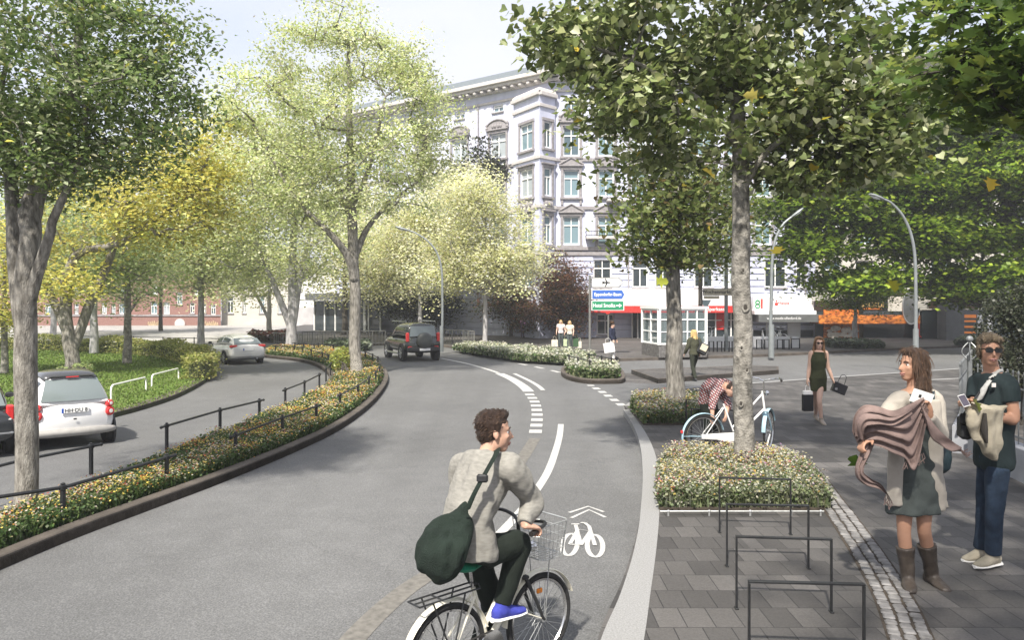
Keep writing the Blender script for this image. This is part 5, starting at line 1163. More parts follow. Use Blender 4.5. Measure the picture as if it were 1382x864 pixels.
# ================================================================ BICYCLES (x forward, origin on the ground under the rear hub)
M_spoke = mat('steel spokes', (.45,.46,.46), .35, .1, 9, metal=.7); M_chrome = mat('chrome', (.6,.6,.6), .18, .1, 5, metal=.95); M_saddle = mat('saddle', (.02,.018,.016), .5, .2, 12)
def bicycle(label, loc, yaw, wb, r, col, fender, fork=None, saddle=True, basket=False, rack=True, hb='swept', steer=0., chaincase=None, group=None, sp=28, name='bicycle', saddle_m=None, simple=False, height=.98, reflector=False, lean=0, seat=None, tk=1.):
    t = thing(name, label, 'bicycle', loc, yaw, group); fm = col; R = lambda a: Matrix.Translation(V((wb*.8,0,0))) @ Matrix.Rotation(a,4,'Z') @ Matrix.Translation(V((-wb*.8,0,0)))
    S = R(steer); I = ID
    hubs = [(V((0,0,r)), I), (V((wb,0,r)), S)]
    for c, M in hubs:
        mb = MB(); mb.ring(c,(0,1,0),r-.018,.018,40,8).xform(M); w_ = mb.build('wheel', M_tyre, t, smooth=True, world=False)
        mb = MB(); mb.ring(c,(0,1,0),r-.046,.012,36,6).xform(M); mb.build('rim', M_chrome, w_, smooth=True, world=False)
        mb = MB()
        for k in range(sp):
            a = 2*PI*k/sp; b = a+(.5 if k%2 else -.5); mb.tube([c+V((math.cos(b)*.025,(-1)**(k//2)*.03,math.sin(b)*.025)), c+V((math.cos(a)*(r-.05),0,math.sin(a)*(r-.05)))], .0022, 3, caps=False)
        mb.tube([c-V((0,.05,0)),c+V((0,.05,0))],.022,10); mb.xform(M); mb.build('spokes', M_spoke, w_, world=False, fix=False)
    bb = V((wb*.42,0,r*.85)); st = V((wb*.26,0,seat or height*.8)); hd0 = V((wb*.80,0,r*2.02+.02)); hd1 = V((wb*.765,0,height*.86))
    mb = MB(); T = lambda a,b,q=.017: mb.tube([a,b],q*tk,8)
    T(bb,st,.016); T(bb,hd0+V((0,0,.03)),.023); T(bb.lerp(st,.3) if hb=='swept' else st-V((0,0,.06)),hd1-V((0,0,.05)),.018 if hb=='swept' else .016); T(hd0,hd1,.021)
    for s in (1,-1):
        T(bb+V((0,s*.03,0)),V((0,s*.055,r)),.011); T(st-V((0,s*-.02,.05)),V((0,s*.055,r)),.009)
    mb.build('frame', fm, t, smooth=True, world=False)
    mb = MB()
    for s in (1,-1): mb.tube([hd0+V((0,s*.03,-.01)), V((wb*.9,s*.05,r*1.5)), V((wb*.98,s*.052,r*1.05)), V((wb,s*.052,r))], [.014,.013,.011,.009], 8)
    mb.box(hd0+V((0,0,-.01)),(.05,.1,.03),None,.01); mb.xform(S); mb.build('fork', fork or fm, t, smooth=True, world=False)
    mb = MB(); top = V((wb*.75,0,height)); mb.tube([hd1,top],.013,8)
    for s in (1,-1): mb.tube(cr([top, top+V((.05,s*.1,.03)), top+V((.02,s*.24,.05)), top+V((-.16,s*.3,.03))],4), .012, 8)
    hbp = mb.xform(S).build('handlebar', M_chrome if not reflector else M_black, t, smooth=True, world=False)
    for s in (1,-1): mb = MB(); mb.tube([top+V((-.06,s*.275,.043)), top+V((-.17,s*.303,.03))],.018,8); mb.xform(S); mb.build('grip', M_saddle, hbp, smooth=True, world=False)
    for c, M, a0, a1 in ((V((0,0,r)),I,.25,PI+.35),(V((wb,0,r)),S,.35,PI*.98)):
        mb = MB(); pts = [c+V((math.cos(a)*(r+.022),0,math.sin(a)*(r+.022))) for a in np.linspace(a0,a1,22)]
        mb.tube(pts, .031, 8, flat=.35, hint=V((1,0,0))) if False else mb.loft([(p, V((0,.03,0)), (p-c).normalized()*.008) for p in pts], 8)
        for s in (1,-1): mb.tube([c+V((0,s*.05,0)), c+V((math.cos(a1-.4)*(r+.02),s*.03,math.sin(a1-.4)*(r+.02)))],.004,5)
        mb.xform(M).build('mudguard', fender, t, smooth=True, world=False)
    if saddle:
        mb = MB(); mb.tube([st,st+V((-.02,0,.12))],.013,8); po = mb.build('seat_post', M_chrome, t, smooth=True, world=False); s0 = st+V((-.03,0,.15))
        mb = MB(); mb.loft([(s0+V((-.13,0,.01)),V((0,.06,0)),V((0,0,.02))),(s0+V((-.1,0,.015)),V((0,.1,0)),V((0,0,.035))),(s0+V((-.02,0,.0)),V((0,.085,0)),V((0,0,.035))),(s0+V((.08,0,0)),V((0,.035,0)),V((0,0,.028))),(s0+V((.15,0,0)),V((0,.02,0)),V((0,0,.018)))],14); mb.build('saddle', saddle_m or M_saddle, t, smooth=True, world=False)
    if not simple:
        mb = MB(); mb.lathe([(.03,.03),(.1,.034),(.1,.04),(.03,.044)], bb, (0,-1,0), 24)
        for s, a in ((1,1.0),(-1,1.0+PI)):
            e_ = bb+V((math.cos(a)*.17, s*.09, math.sin(a)*.17)); mb.tube([bb+V((0,s*.06,0)), e_],.01,6); mb.box(e_+V((0,s*.05,0)),(.09,.08,.022),None,.005)
        mb.build('crank', M_chrome, t, smooth=False, world=False)
        mb = MB()
        for s in (-1,): 
            mb.tube([bb+V((0,-.04,.1)),V((0,-.04,r+.035))],.006,5); mb.tube([bb+V((0,-.04,-.1)),V((0,-.04,r-.035))],.006,5)
        mb.build('chain', M_saddle, t, world=False)
        if chaincase:
            mb = MB(); mb.loft([(V((-.05,-.05,r)),V((0,.008,0)),V((0,0,.035))),(V((wb*.15,-.05,r*.98)),V((0,.01,0)),V((0,0,.05))),(bb+V((-.05,-.05,.0)),V((0,.012,0)),V((0,0,.095))),(bb+V((.1,-.05,0)),V((0,.01,0)),V((0,0,.07)))],10); mb.build('chain_case', chaincase, t, smooth=True, world=False)
    if rack:
        mb = MB(); z = 2*r+.06
        for y in (-.06,0,.06): mb.tube([V((.22,y,z)),V((-.25,y,z))],.006,5)
        mb.tube([V((.22,-.06,z)),V((.26,0,z)),V((.22,.06,z))],.006,5); mb.tube([V((-.25,-.06,z)),V((-.25,.06,z))],.006,5); mb.tube([V((-.08,-.06,z)),V((-.08,.06,z))],.006,5)
        for s in (1,-1): mb.tube([V((-.15,s*.06,z)),V((0,s*.062,r))],.006,5); mb.tube([V((.1,s*.06,z)),V((0,s*.062,r))],.006,5)
        mb.build('rack', M_black, t, world=False)
    if basket:
        mb = MB(); c = V((wb*.75+.2,0,height-.13)); 
        def rect(z, k): 
            return [c+V((x*.13*k,y*.17*k,z)) for x,y in ((-1,-.75),(-.75,-1),(.75,-1),(1,-.75),(1,.75),(.75,1),(-.75,1),(-1,.75),(-1,-.75))]
        for z,k,q in ((.13,1.0,.006),(.07,.96,.003),(.01,.92,.003),(-.05,.88,.003),(-.11,.84,.004)): mb.tube(rect(z,k),q,5)
        for i in range(40):
            f = i/40*8; a = int(f); p = rect(.13,1)[a].lerp(rect(.13,1)[a+1],f-a); q = rect(-.11,.84)[a].lerp(rect(-.11,.84)[a+1],f-a); mb.tube([p,q],.0022,3)
        for x in np.linspace(-.1,.1,7): mb.tube([c+V((x,-.14,-.11)),c+V((x,.14,-.11))],.0022,3)
        for y in np.linspace(-.12,.12,8): mb.tube([c+V((-.105,y,-.11)),c+V((.105,y,-.11))],.0022,3)
        for s in (1,-1): mb.tube([c+V((0,s*.1,-.11)),V((wb,s*.055,r))],.004,5)
        mb.xform(S).build('basket', M_galv, t, world=False)
    if reflector:
        mb = MB(); c = V((wb,0,r)); mb.box(c+V((.0,0,r*.6)),(.05,.02,.035),None,.006); mb.xform(S).build('reflector', M_amber, t, world=False)
    mb = MB(); mb.lathe([(.012,0),(.035,.03),(.04,.05)], V((wb*.86,0,height*.82)), (1,0,0), 12); mb.xform(S).build('headlamp', M_chrome, t, smooth=True, world=False)
    mb = MB(); mb.box((-r-.03,0,r*1.25),(.03,.05,.05),None,.01); mb.build('rear_lamp', M_tail if not simple else M_black, t, world=False)
    return t
M_bikecream = mat('cream bicycle paint', (.66,.63,.52), .3, .15, 6, coat=.4); M_bikeblue = mat('pale blue bicycle paint', (.34,.5,.58), .35, .15, 6, coat=.3); M_bikewhite = mat('white bicycle paint', (.75,.75,.73), .35, .08, 6, coat=.3)
M_sadg = mat('green saddle cover', (.01,.16,.09), .5, .25, 20)
# cyclist's bicycle
rc, fc = P(603,948,0), P(728,893,0); dvc = (fc-rc); WB = dvc.length; YC = math.atan2(dvc.y,dvc.x)
bicycle('cream city bicycle with wire front basket and green saddle cover ridden on the road', rc, YC, WB, .305, M_bikecream, M_bikecream, M_black, basket=True, saddle_m=M_sadg, seat=.66, height=.99, reflector=True)
# parked pale blue one
rb, fb = P(949,618,ZP), P(1043,612.5,ZP); dvb = fb-rb
bicycle('pale blue and white bicycle parked behind the flower bed', V((rb.x,rb.y,ZP)), math.atan2(dvb.y,dvb.x), dvb.length*1.1, .325, M_bikewhite, M_bikeblue, M_bikeblue, saddle=False, rack=False, steer=.76, tk=.78, chaincase=M_bikewhite, seat=.8, height=1.14)
# ================================================================ RAILINGS, HOOPS, LAMPS, SIGNS
def rail(label, pts, h=.38, end=.16, grp='low black railings round the long flower bed', posts=None, r=.02):
    """low bar railing: one bar on square posts with collars"""
    b0 = pts[0]; t = thing('low_railing', label, 'railing', tuple(b0), 0, grp)
    P_ = [V(p) for p in pts]; top = [p+V((0,0,h)) for p in P_]
    d0 = (top[0]-top[1]).normalized(); d1 = (top[-1]-top[-2]).normalized()
    mb = MB(); mb.tube([top[0]+d0*end]+top+[top[-1]+d1*end], r, 8)
    for e in (top[0]+d0*end, top[-1]+d1*end): mb.ball(e, r*1.3, n=8, m=6)
    mb.build('bar', M_dark, t, smooth=True)
    for i, p in enumerate(P_):
        q = P_[min(i+1,len(P_)-1)]-P_[max(i-1,0)]; a = math.atan2(q.y,q.x); M = Matrix.Translation(p) @ Matrix.Rotation(a,4,'Z')
        mb = MB(); mb.box((0,0,h/2-.01),(.045,.045,h),M,.006); mb.build('post', M_dark, t)
        mb = MB(); mb.box((0,0,h),(.07,.06,.06),M @ Matrix.Translation(V((0,0,0))),.01); mb.box((0,0,h+.04),(.045,.045,.025),M,.01); mb.build('collar', M_dark, t)
    return t
zb0 = .1
def RP(pxs): return [P(a,b,zb0) for a,b in pxs]
hpx = lambda x, y, h=.36: (x, y)
# pixel positions of the post feet
road_side = [[(-40,728),(85,706),(225,658)],[(318,622),(381,594),(427,576)],[(459,557),(483,543),(498,530)],[(507,521),(512.5,510),(512.5,502)],[(510,497.5),(503,493),(493,488)]]
for i,p in enumerate(road_side): rail(['near road side railing of the flower bed with a collared post before the forked trunk','long road side railing of the flower bed beside the widest asphalt','road side railing section just before the bend of the flower bed','short railing section at the outermost point of the bend','short railing section behind the tall grey trunk at the bend'][i], RP(p))
green_side = [[(-70,692),(30,662),(123,640)],[(225,607),(297,582),(350,567)],[(385,549),(411,537),(431,525)],[(440,515),(446,508),(448,500)],[(443,494),(435,490),(420,486)],[(408,481.5),(397,480),(372,479)]]
for i,p in enumerate(green_side): rail(['nearest side street railing of the flower bed beside the dark car','long side street railing of the flower bed beyond the white flowers','side street railing section at the narrowing of the flower bed','short side street railing section at the inner curve','short side street railing section after the inner curve','railing in front of the pale multi stemmed trunk'][i], RP(p))
rail('far railing on the bed tip behind the tall trunk', RP([(430,475.5),(450,477.5),(464,479.5)]))
rail('far railing on the bed tip beside the multi stemmed tree', RP([(398,474.5),(410,475),(424,476.5)]))
# island railings
rail('black railing along the front of the small traffic island', [P(a,b,.1) for a,b in ((768,500.5),(780,504),(796,509.5))], .5, .12, 'low black railings on the traffic island')
rail('black railing along the back of the small traffic island', [P(a,b,.1) for a,b in ((795,498),(812,502),(825,505.5),(832,504))], .5, .12, 'low black railings on the traffic island')
t = rail('long thin black railing beyond the hedge of the green', [P(a,b,0) for a,b in ((60,462),(100,463),(140,464),(180,465),(220,466),(262,467),(300,468),(345,469))], .42, .1, None)
# white hoops on the lawn
for i,(x0,y0,x1,y1) in enumerate(((150,539.5,197,526.5),(205,522,241,511.5))):
    a, b = P(x0,y0,.1), P(x1,y1,.1); h = .34 if i == 0 else .32; mb = MB(); dd = (b-a)*.12
    mb.tube(cr([a, a+V((0,0,h*.75)), a+dd*.35+V((0,0,h*.97)), a+dd+V((0,0,h)), b-dd+V((0,0,h)), b-dd*.35+V((0,0,h*.97)), b+V((0,0,h*.75)), b],5), .022, 8)
    tag(mb.build('low_hoop', mat('white tube', (.78,.78,.74), .45, .08, 6), smooth=True), ['white tube hoop on the lawn nearer the white car','white tube hoop on the lawn nearer the hedge end'][i], 'hoop', 'white hoops on the lawn edge')
# black bicycle hoops
for i,(x0,y0,x1,y1,ht) in enumerate(((971,719,1067,722,73),(981,765,1091,768,83),(994,822,1122,827,96),(1011,897,1166,902,110))):
    a, b = P(x0,y0,ZP), P(x1,y1,ZP); k = F/a.y; h = ht/k
    t = thing('bicycle_hoop', ['black square bicycle hoop nearest the flower bed','second black bicycle hoop from the flower bed','third black bicycle hoop from the flower bed','nearest black bicycle hoop cut by the lower picture edge'][i], 'bicycle stand', tuple((a+b)/2), 0, 'black bicycle hoops on the pavers')
    ang = math.atan2((b-a).y,(b-a).x); c = (a+b)/2; M = Matrix.Translation(V((c.x,c.y,ZP))) @ Matrix.Rotation(ang,4,'Z'); L = (b-a).length
    for s in (-1,1): mb = MB(); mb.box((s*L/2,0,h/2),(.0125,.034,h),M,.002); mb.build('leg', M_dark, t); mb = MB(); mb.box((s*L/2,0,.006),(.03,.06,.008),M,.002); mb.build('foot_plate', M_dark, t)
    mb = MB(); mb.box((0,0,h+.0075),(L+.0125,.034,.0135),M,.002); mb.build('top_bar', M_dark, t)
for i,(x0,y0,x1,y1,ht) in enumerate(((926,575,948,577,35),(933,597,990,600,45))):
    a, b = P(x0,y0,ZP), P(x1,y1,ZP); k = F/a.y; h = ht/k; mb = MB(); mb.tube([a,a+V((0,0,h)),b+V((0,0,h)),b],.016,4)
    tag(mb.build('bicycle_hoop', M_dark), ['black bicycle hoop beside the far flower bed behind the bending person','black bicycle hoop the pale blue bicycle leans on'][i], 'bicycle stand', 'black bicycle hoops by the parked bicycle')
# ---- street lamps
M_lamp = mat('lamp post steel', (.24,.26,.26), .45, .12, 5, metal=.35); M_lens = mat('lamp glass', (.7,.72,.72), .2, .05, 5)
def lamp(label, px, py, pts, rw, z=ZP):
    b = P(px,py,z); d = b.y; k = d/F; t = thing('street_lamp', label, 'street lamp', tuple(b), 0, 'curved street lamps')
    pl = cr([Q(x,y,d) for x,y in pts],5); n = len(pl)
    mb = MB(); mb.tube([b]+pl, [rw*k]+[rw*k*(1-.45*i/n) for i in range(n)], 10); mb.build('pole', M_lamp, t, smooth=True)
    mb = MB(); c0 = b; mb.tube([c0, Q(px,py-abs(pts[0][1]-py)*.0-(py-pts[0][1]) ,d)], rw*k*1.55, 10); mb.build('base_sleeve', M_lamp, t, smooth=True)
    e = pl[-1]; dr = (pl[-1]-pl[-3]).normalized(); u = V((0,0,1))-dr*dr.z; u.normalize(); s_ = dr.cross(u); L = 22*k*.9
    mb = MB(); mb.loft([(e-dr*.05,s_*.03,u*.03),(e+dr*L*.25,s_*.1,u*.055),(e+dr*L*.7,s_*.12,u*.06),(e+dr*L,s_*.06,u*.03)],14); hd = mb.build('lamp_head', M_lamp, t, smooth=True)
    mb = MB(); mb.loft([(e+dr*L*.25-u*.03,s_*.07,u*.04),(e+dr*L*.6-u*.035,s_*.09,u*.055),(e+dr*L*.9-u*.02,s_*.04,u*.03)],12); mb.build('glass', M_lens, hd, smooth=True)
    return t
lamp('tall curved street lamp rising behind the woman with the scarf', 1236, 505, [(1236,444),(1236,400),(1235,350),(1230,318),(1219,292),(1203,274),(1192,268.5)], 2.4)
lamp('curved street lamp near the bicycle racks by the bank', 1041, 483, [(1040,438),(1041,400),(1042,355),(1046,325),(1056,304),(1068,293)], 2.5)
lamp('thin curved street lamp among the cream blossom trees', 596, 475, [(597,440),(597,400),(596,365),(590,342),(578,326),(562,315),(553,311.5)], 1.7)
# ---- sign posts
M_post = mat('sign post grey', (.17,.17,.16), .55, .15, 8, metal=.2); M_signw = mat('sign white', (.72,.72,.7), .5, .05, 4); M_signg = mat('sign green', (.015,.22,.1), .5, .06, 4); M_signb = mat('sign blue', (.04,.12,.42), .5, .06, 4); M_beige = mat('sign beige', (.55,.5,.38), .5, .08, 4)
d = dep(479,ZP); b = P(796,479,ZP); t = thing('sign_post', 'grey post with white, blue and green arrow direction signs', 'sign', tuple(b))
mb = MB(); mb.tube([b,Q(796,372,d)],.055,10); mb.build('post', M_post, t, smooth=True)
def board(t, x0, x1, y0, y1, m, arrow=0, edge=M_signw, y=-.08, nm='sign_board'):
    A, B = Q(x0,y1,d), Q(x1,y0,d); w, h = B.x-A.x, B.z-A.z; tip = arrow*h*.45
    def shp(i): return [(A.x+i,A.z+i),(B.x-i-tip*.6,A.z+i),(B.x+(tip*.4 if arrow else 0)-i,(A.z+B.z)/2),(B.x-i-tip*.6,B.z-i),(A.x+i,B.z-i)] if arrow else [(A.x+i,A.z+i),(B.x-i,A.z+i),(B.x-i,B.z-i),(A.x+i,B.z-i)]
    out = None
    for i, mm, yy in ((0,edge,y),(h*.08,m,y-.012)):
        p = shp(i); n = len(p); mb = MB(); mb.add([V((x,d+yy,z)) for x,z in p]+[V((x,d+yy+(.03 if i == 0 else .008),z)) for x,z in p],[tuple(range(n)),tuple(range(2*n-1,n-1,-1))]+[(k,n+k,n+(k+1)%n,(k+1)%n) for k in range(n)])
        o = mb.build(nm if out is None else 'sign_face', mm, t if out is None else out); out = out or o
    return out, V(((A.x+B.x)/2,d+y-.016,(A.z+B.z)/2)), w, h
o, c, w_, h_ = board(t,798,839,374.5,388.5,M_signw,1,M_post)
mb = MB(); pl_ = [(0,.16),(.02,.1),(.025,.03),(.15,-.04),(.15,-.07),(.022,-.03),(.015,-.12),(.05,-.15),(.05,-.17),(0,-.155)]; pl_ = pl_+[(-x,y) for x,y in pl_[-2:0:-1]]
n = len(pl_); mb.add([V((c.x+y*1.2,c.y-.003,c.z+x*1.2)) for x,y in pl_]+[V((c.x,c.y-.003,c.z))],[(i,(i+1)%n,n) for i in range(n)]); mb.build('aircraft_symbol', M_dark, o)
o, c, w_, h_ = board(t,798,842,390.5,404.5,M_signb,.5); lettering('Eppendorfer-Baum', .205, face_M(c,(1,0,0),(0,0,1)), M_txt, o, bold=.012, sx=.76)
o, c, w_, h_ = board(t,798,842,405.8,419.2,M_signg,0); lettering('Hotel Smolka', .24, face_M(c-V((.16,0,0)),(1,0,0),(0,0,1)), M_txt, o, bold=.012, sx=.74)
mb = MB(); x0 = c.x+.49; mb.box((x0-.05,c.y,c.z),(.16,.006,.045)); mb.add([V((x0+.0,c.y-.003,c.z+.09)),V((x0+.12,c.y-.003,c.z)),V((x0,c.y-.003,c.z-.09))],[(0,1,2)]); mb.build('arrow_symbol', M_txt, o)
d = dep(462,ZP); b = P(821,462,ZP); t = thing('sign_post', 'short grey post with a small round sign before the bank corner', 'sign', tuple(b))
mb = MB(); mb.tube([b,Q(821,418,d)],.05,8); mb.build('post', M_post, t); mb = MB(); mb.lathe([(.01,0),(.16,0),(.16,.03),(.01,.03)],Q(820,420,d)-V((0,.09,0)),(0,1,0),16); mb.build('plate', M_red, t)
d = dep(473,ZP); b = P(980,473,ZP); t = thing('sign_post', 'pale post carrying a beige market direction sign', 'sign', tuple(b))
mb = MB(); mb.tube([b,Q(980,340,d)],.085,10); mb.build('post', M_lamp, t, smooth=True)
o, c, w_, h_ = board(t,948,994,389.5,399,M_beige,0,M_post,-.14); lettering('Wochenmarkt', .24, face_M(c-V((.18,0,0)),(1,0,0),(0,0,1)), M_black, o, bold=.012, sx=.95)
mb = MB(); x0 = c.x+.83; mb.box((x0-.05,c.y,c.z),(.16,.006,.04)); mb.add([V((x0,c.y-.003,c.z+.1)),V((x0+.12,c.y-.003,c.z)),V((x0,c.y-.003,c.z-.1))],[(0,1,2)]); mb.build('arrow_symbol', M_black, o)
o, c, w_, h_ = board(t,949,970,399.5,403.5,M_beige,0,M_post,-.13)
mb = MB(); A, B, C_ = Q(946,405,d), Q(959,405,d), Q(951,420,d); dz = V((0,-.12,0)); mb.add([A+dz,B+dz,C_+dz,A+dz+V((0,.03,0)),B+dz+V((0,.03,0)),C_+dz+V((0,.03,0))],[(0,2,1),(3,4,5),(0,1,4,3),(1,2,5,4),(2,0,3,5)]); mb.build('pennant', mat('pale blue plate',(.4,.5,.52),.5,.05), t)
# ---- glass lift kiosk
d0 = dep(482,ZP); t = thing('glass_kiosk', 'white framed glass lift kiosk on a dark stone plinth', 'kiosk', tuple(P(910,482,ZP)))
kA, kB, kC = P(866,478.5,ZP), P(889,483,ZP), P(954,482,ZP); kD = kC+(kA-kB)
zk0, zk1 = ZP+.52, H-(417-HY)/F*d0
mb = MB(); mb.prism([kA,kB,kC,kD], ZP, zk0, True); mb.build('plinth', mat('dark stone plinth', (.12,.115,.11), .7, .5, 12, .2), t, fix=False)
mb = MB(); g = MB()
for A,B,nb_ in ((kA,kB,2),(kB,kC,5),(kC,kD,2),(kD,kA,5)):
    M, L = wall_frame(A,B)
    for i in range(nb_+1): mb.box((i*L/nb_,.05,(zk0+zk1)/2),(.08 if i in (0,nb_) else .045,.08,zk1-zk0-.004),M,.006)
    for z,th in ((zk0+.04,.07),(zk0+(zk1-zk0)*.36,.04),(zk0+(zk1-zk0)*.7,.05),(zk1-.04,.08)): mb.box((L/2,.05,z),(L-.01,.06,th),M,.006)
    g.add([M@V((0,.055,zk0)),M@V((L,.055,zk0)),M@V((L,.055,zk1)),M@V((0,.055,zk1))],[(0,1,2,3)])
fr = mb.build('frame', M_frame, t); g.build('pane', glass_mat('kiosk glass',(.2,.26,.27),.42,.03), t, fix=False)
mb = MB(); cc = (kA+kC)/2; mb.prism([cc+(p-cc)*1.05 for p in (kA,kB,kC,kD)], zk1+.002, zk1+.1, True); mb.build('roof', M_frame, t, fix=False)
mb = MB(); q = cc; mb.box((q.x,q.y+.1,(zk0+zk1)/2-.1),(.9,.7,zk1-zk0-.4),None,.03); mb.build('lift_car', M_galv, t)
# ---- far bicycle stands with bikes and grey railings
def stand(px0, px1, py, ht, label):
    a, b = P(px0,py,ZP), P(px1,py,ZP); h = ht*a.y/F; mb = MB(); mb.tube([a,a+V((0,0,h)),b+V((0,0,h)),b],.035,5)
    tag(mb.build('bicycle_rack', M_dark), label, 'bicycle rack', 'bicycle racks outside the bank')
for i,px in enumerate((957,968,978,988)): stand(px,px+6,475,14,['black rack frame nearest the kiosk outside the bank','second black rack frame from the kiosk','third black rack frame from the kiosk','fourth black rack frame just left of the scarred trunk'][i])
for i,px in enumerate((1021,1032,1049,1058)): stand(px,px+7,471.5,13,['black rack frame just right of the scarred trunk','black rack frame just left of the lamp by the bank','black rack frame just right of the lamp by the bank','black rack frame next to the white panelled stand'][i])
stand(1068,1079,470.5,13,'wide black rack frame at the right end of the row')
d = dep(470.5,ZP); mb = MB(); 
for i,(x0,x1) in enumerate(((954,990),(1014,1030),(1031,1046),(1047,1066),(1068.5,1078.5))):
    A, B = PX(x0,d+.25,ZP), PX(x1,d+.25,ZP); mb = MB(); mb.box(((A.x+B.x)/2,d+.25,ZP+.3),(B.x-A.x,.06,.56),None,.01)
    tag(mb.build('bike_screen', M_white), ['long white panel behind the racks near the kiosk','white panel behind the racks right of the scarred trunk','white panel behind the racks left of the lamp','white panel behind the racks right of the lamp','white panel inside the wide end rack'][i], 'screen', 'white panels behind the bicycle racks')
bk = bicycle('far bicycle standing in the racks beside the kiosk', (PX(956,d+.7,ZP)), PI*.35, 1.0, .33, M_bikewhite, M_bikewhite, simple=True, rack=False, group='bicycles in the racks outside the bank', sp=10)
for px, rz, lb in ((978,1.2,'far bicycle in the racks left of the scarred trunk'),(1030,1.3,'far bicycle in the racks left of the bank lamp'),(1050,1.1,'far bicycle in the racks right of the bank lamp'),(1058,1.9,'far bicycle in the racks before the white panelled door')): dup(bk, PX(px,d+.7,ZP), rz, lb)
def bars(label, pxs, ht, n, z=ZP, grp='grey barrier railings at the far bend'):
    a = [P(x,y,z) for x,y in pxs]; h = ht*a[0].y/F; t = thing('barrier_railing', label, 'railing', tuple(a[0]), 0, grp); mb = MB()
    mb.tube([p+V((0,0,h)) for p in a],.03,5); mb.tube([p+V((0,0,h*.15)) for p in a],.02,5); mb.build('rail', M_post, t)
    tot = []
    mb = MB()
    for i in range(n+1):
        f = i/n*(len(a)-1); k = min(int(f),len(a)-2); p = a[k].lerp(a[k+1],f-k); (mb.tube([p,p+V((0,0,h))],.035 if i%4 == 0 else .016,5))
    mb.build('bars', M_post, t)
bars('grey barrier railing at the far bend left of the black car', [(408,468),(440,467.5),(480,466.5),(520,466)], 20, 28)
bars('grey barrier railing behind the lamp right of the black car', [(596,463),(625,465),(640,466)], 18, 16)
bars('grey barrier railing far behind the tall trunk', [(370,463),(408,467)], 14, 12)
# ---- things on the far forecourt
d = dep(452,ZP)
mb = MB(); mb.ball(PX(690,d,ZP),(.75,.6,.7),n=16,m=10); tag(mb.build('white_tent', M_white, smooth=True), 'small white dome behind the cream blossom tree trunk', 'tent')
t = thing('orange_banner', 'orange banner on a pole beside the dark trees', 'banner', tuple(PX(683,d,ZP))); mb = MB(); mb.tube([PX(680,d,ZP),PX(680,d,2.4)],.04,6); mb.build('pole', M_post, t); mb = MB(); mb.box((PX(684,d).x,d,1.5),(.55,.04,1.5),None,.01); mb.build('cloth', MATS['orange print'], t)
mb = MB(); rr = random.Random(2)
boxs = [(712,'pale'),(720,'rust'),(728,'pale'),(736,'grey'),(744,'pale')]
for i,(px,k) in enumerate(boxs):
    mb = MB(); mb.box((PX(px,d).x,d+.2,ZP+.22),(.42,.4,.42),None,.05); mb.ball((PX(px,d).x,d+.2,ZP+.5),(.22,.2,.14),n=8,m=6)
    tag(mb.build('planter', [M_trim_l,MATS['brown board'],M_trim_l,M_trim,M_trim_l][i]), ['small pale planter at the left of the far row by the purple figure','rust planter second from the left in the far row','pale planter in the middle of the far row','grey planter second from the right in the far row','pale planter at the right end of the far row'][i], 'planter', 'row of small planters under the dark trees')
# ---- wrought iron fence at right
f0, f1 = P(1306,617,ZP), P(1400,662,ZP); t = thing('iron_fence', 'wrought iron fence of curled bars on a grey stone plinth', 'fence', tuple(f0)); hh = .44
f1 = f0+(f1-f0)*1.6; fbk = V((11.2,18.4,f0.z))
mb = MB(); ln = [f0,f1]; mb.sweep([f0,f1],0,.22,ZP,ZP+hh); mb.sweep([fbk,f0+(fbk-f0).normalized()*.23],-.22,0,ZP,ZP+hh-.003); mb.build('plinth', mat('grey rendered plinth', (.3,.31,.33), .8, .12, 3, .1), t)
mb = MB()
for A,B,sd in ((f0,f1,1),(fbk,f0,-1)):
    u = (B-A).normalized(); nn = V((-u.y,u.x,0))*.11*sd; L = (B-A).length; top = ZP+hh+.95
    for z in (ZP+hh+.1, top-.2): mb.tube([A+nn+V((0,0,z-ZP)), B+nn+V((0,0,z-ZP))], .014, 6)
    k = int(L/.16)
    for i in range(k):
        p = A+u*(i+.5)*L/k+nn; s = 1 if i%2 else -1
        mb.tube([p+V((0,0,hh)),p+V((0,0,hh+.93))],.009,5)
        c = p+V((0,0,hh+.5)); mb.tube([c+u*(s*.05*math.cos(a))*(1-a/14)+V((0,0,.22*math.sin(a)*(1-a/14))) for a in np.linspace(-1.4,7,20)],.007,4)
        mb.ball(p+V((0,0,hh+.96)),(.016,.016,.035),n=6,m=5)
mb.build('railings', mat('wrought iron', (.2,.21,.21), .45, .2, 12, metal=.4), t)
for q in (f0+V((.1,.12,0)),):
    mb = MB(); mb.box(q+V((0,0,hh+.6-.1)),(.06,.06,1.2),None,.01)
    for k in range(6): a = k*PI/3; mb.tube([q+V((0,0,hh+1.0))+V((math.cos(a)*.12*math.sin(s_),math.sin(a)*.12*math.sin(s_),.3*s_/3)) for s_ in np.linspace(0,3,9)],.008,4)
    mb.ball(q+V((0,0,hh+1.35)),.05,n=10,m=8); mb.build('corner_post', MATS['wrought iron'], t)
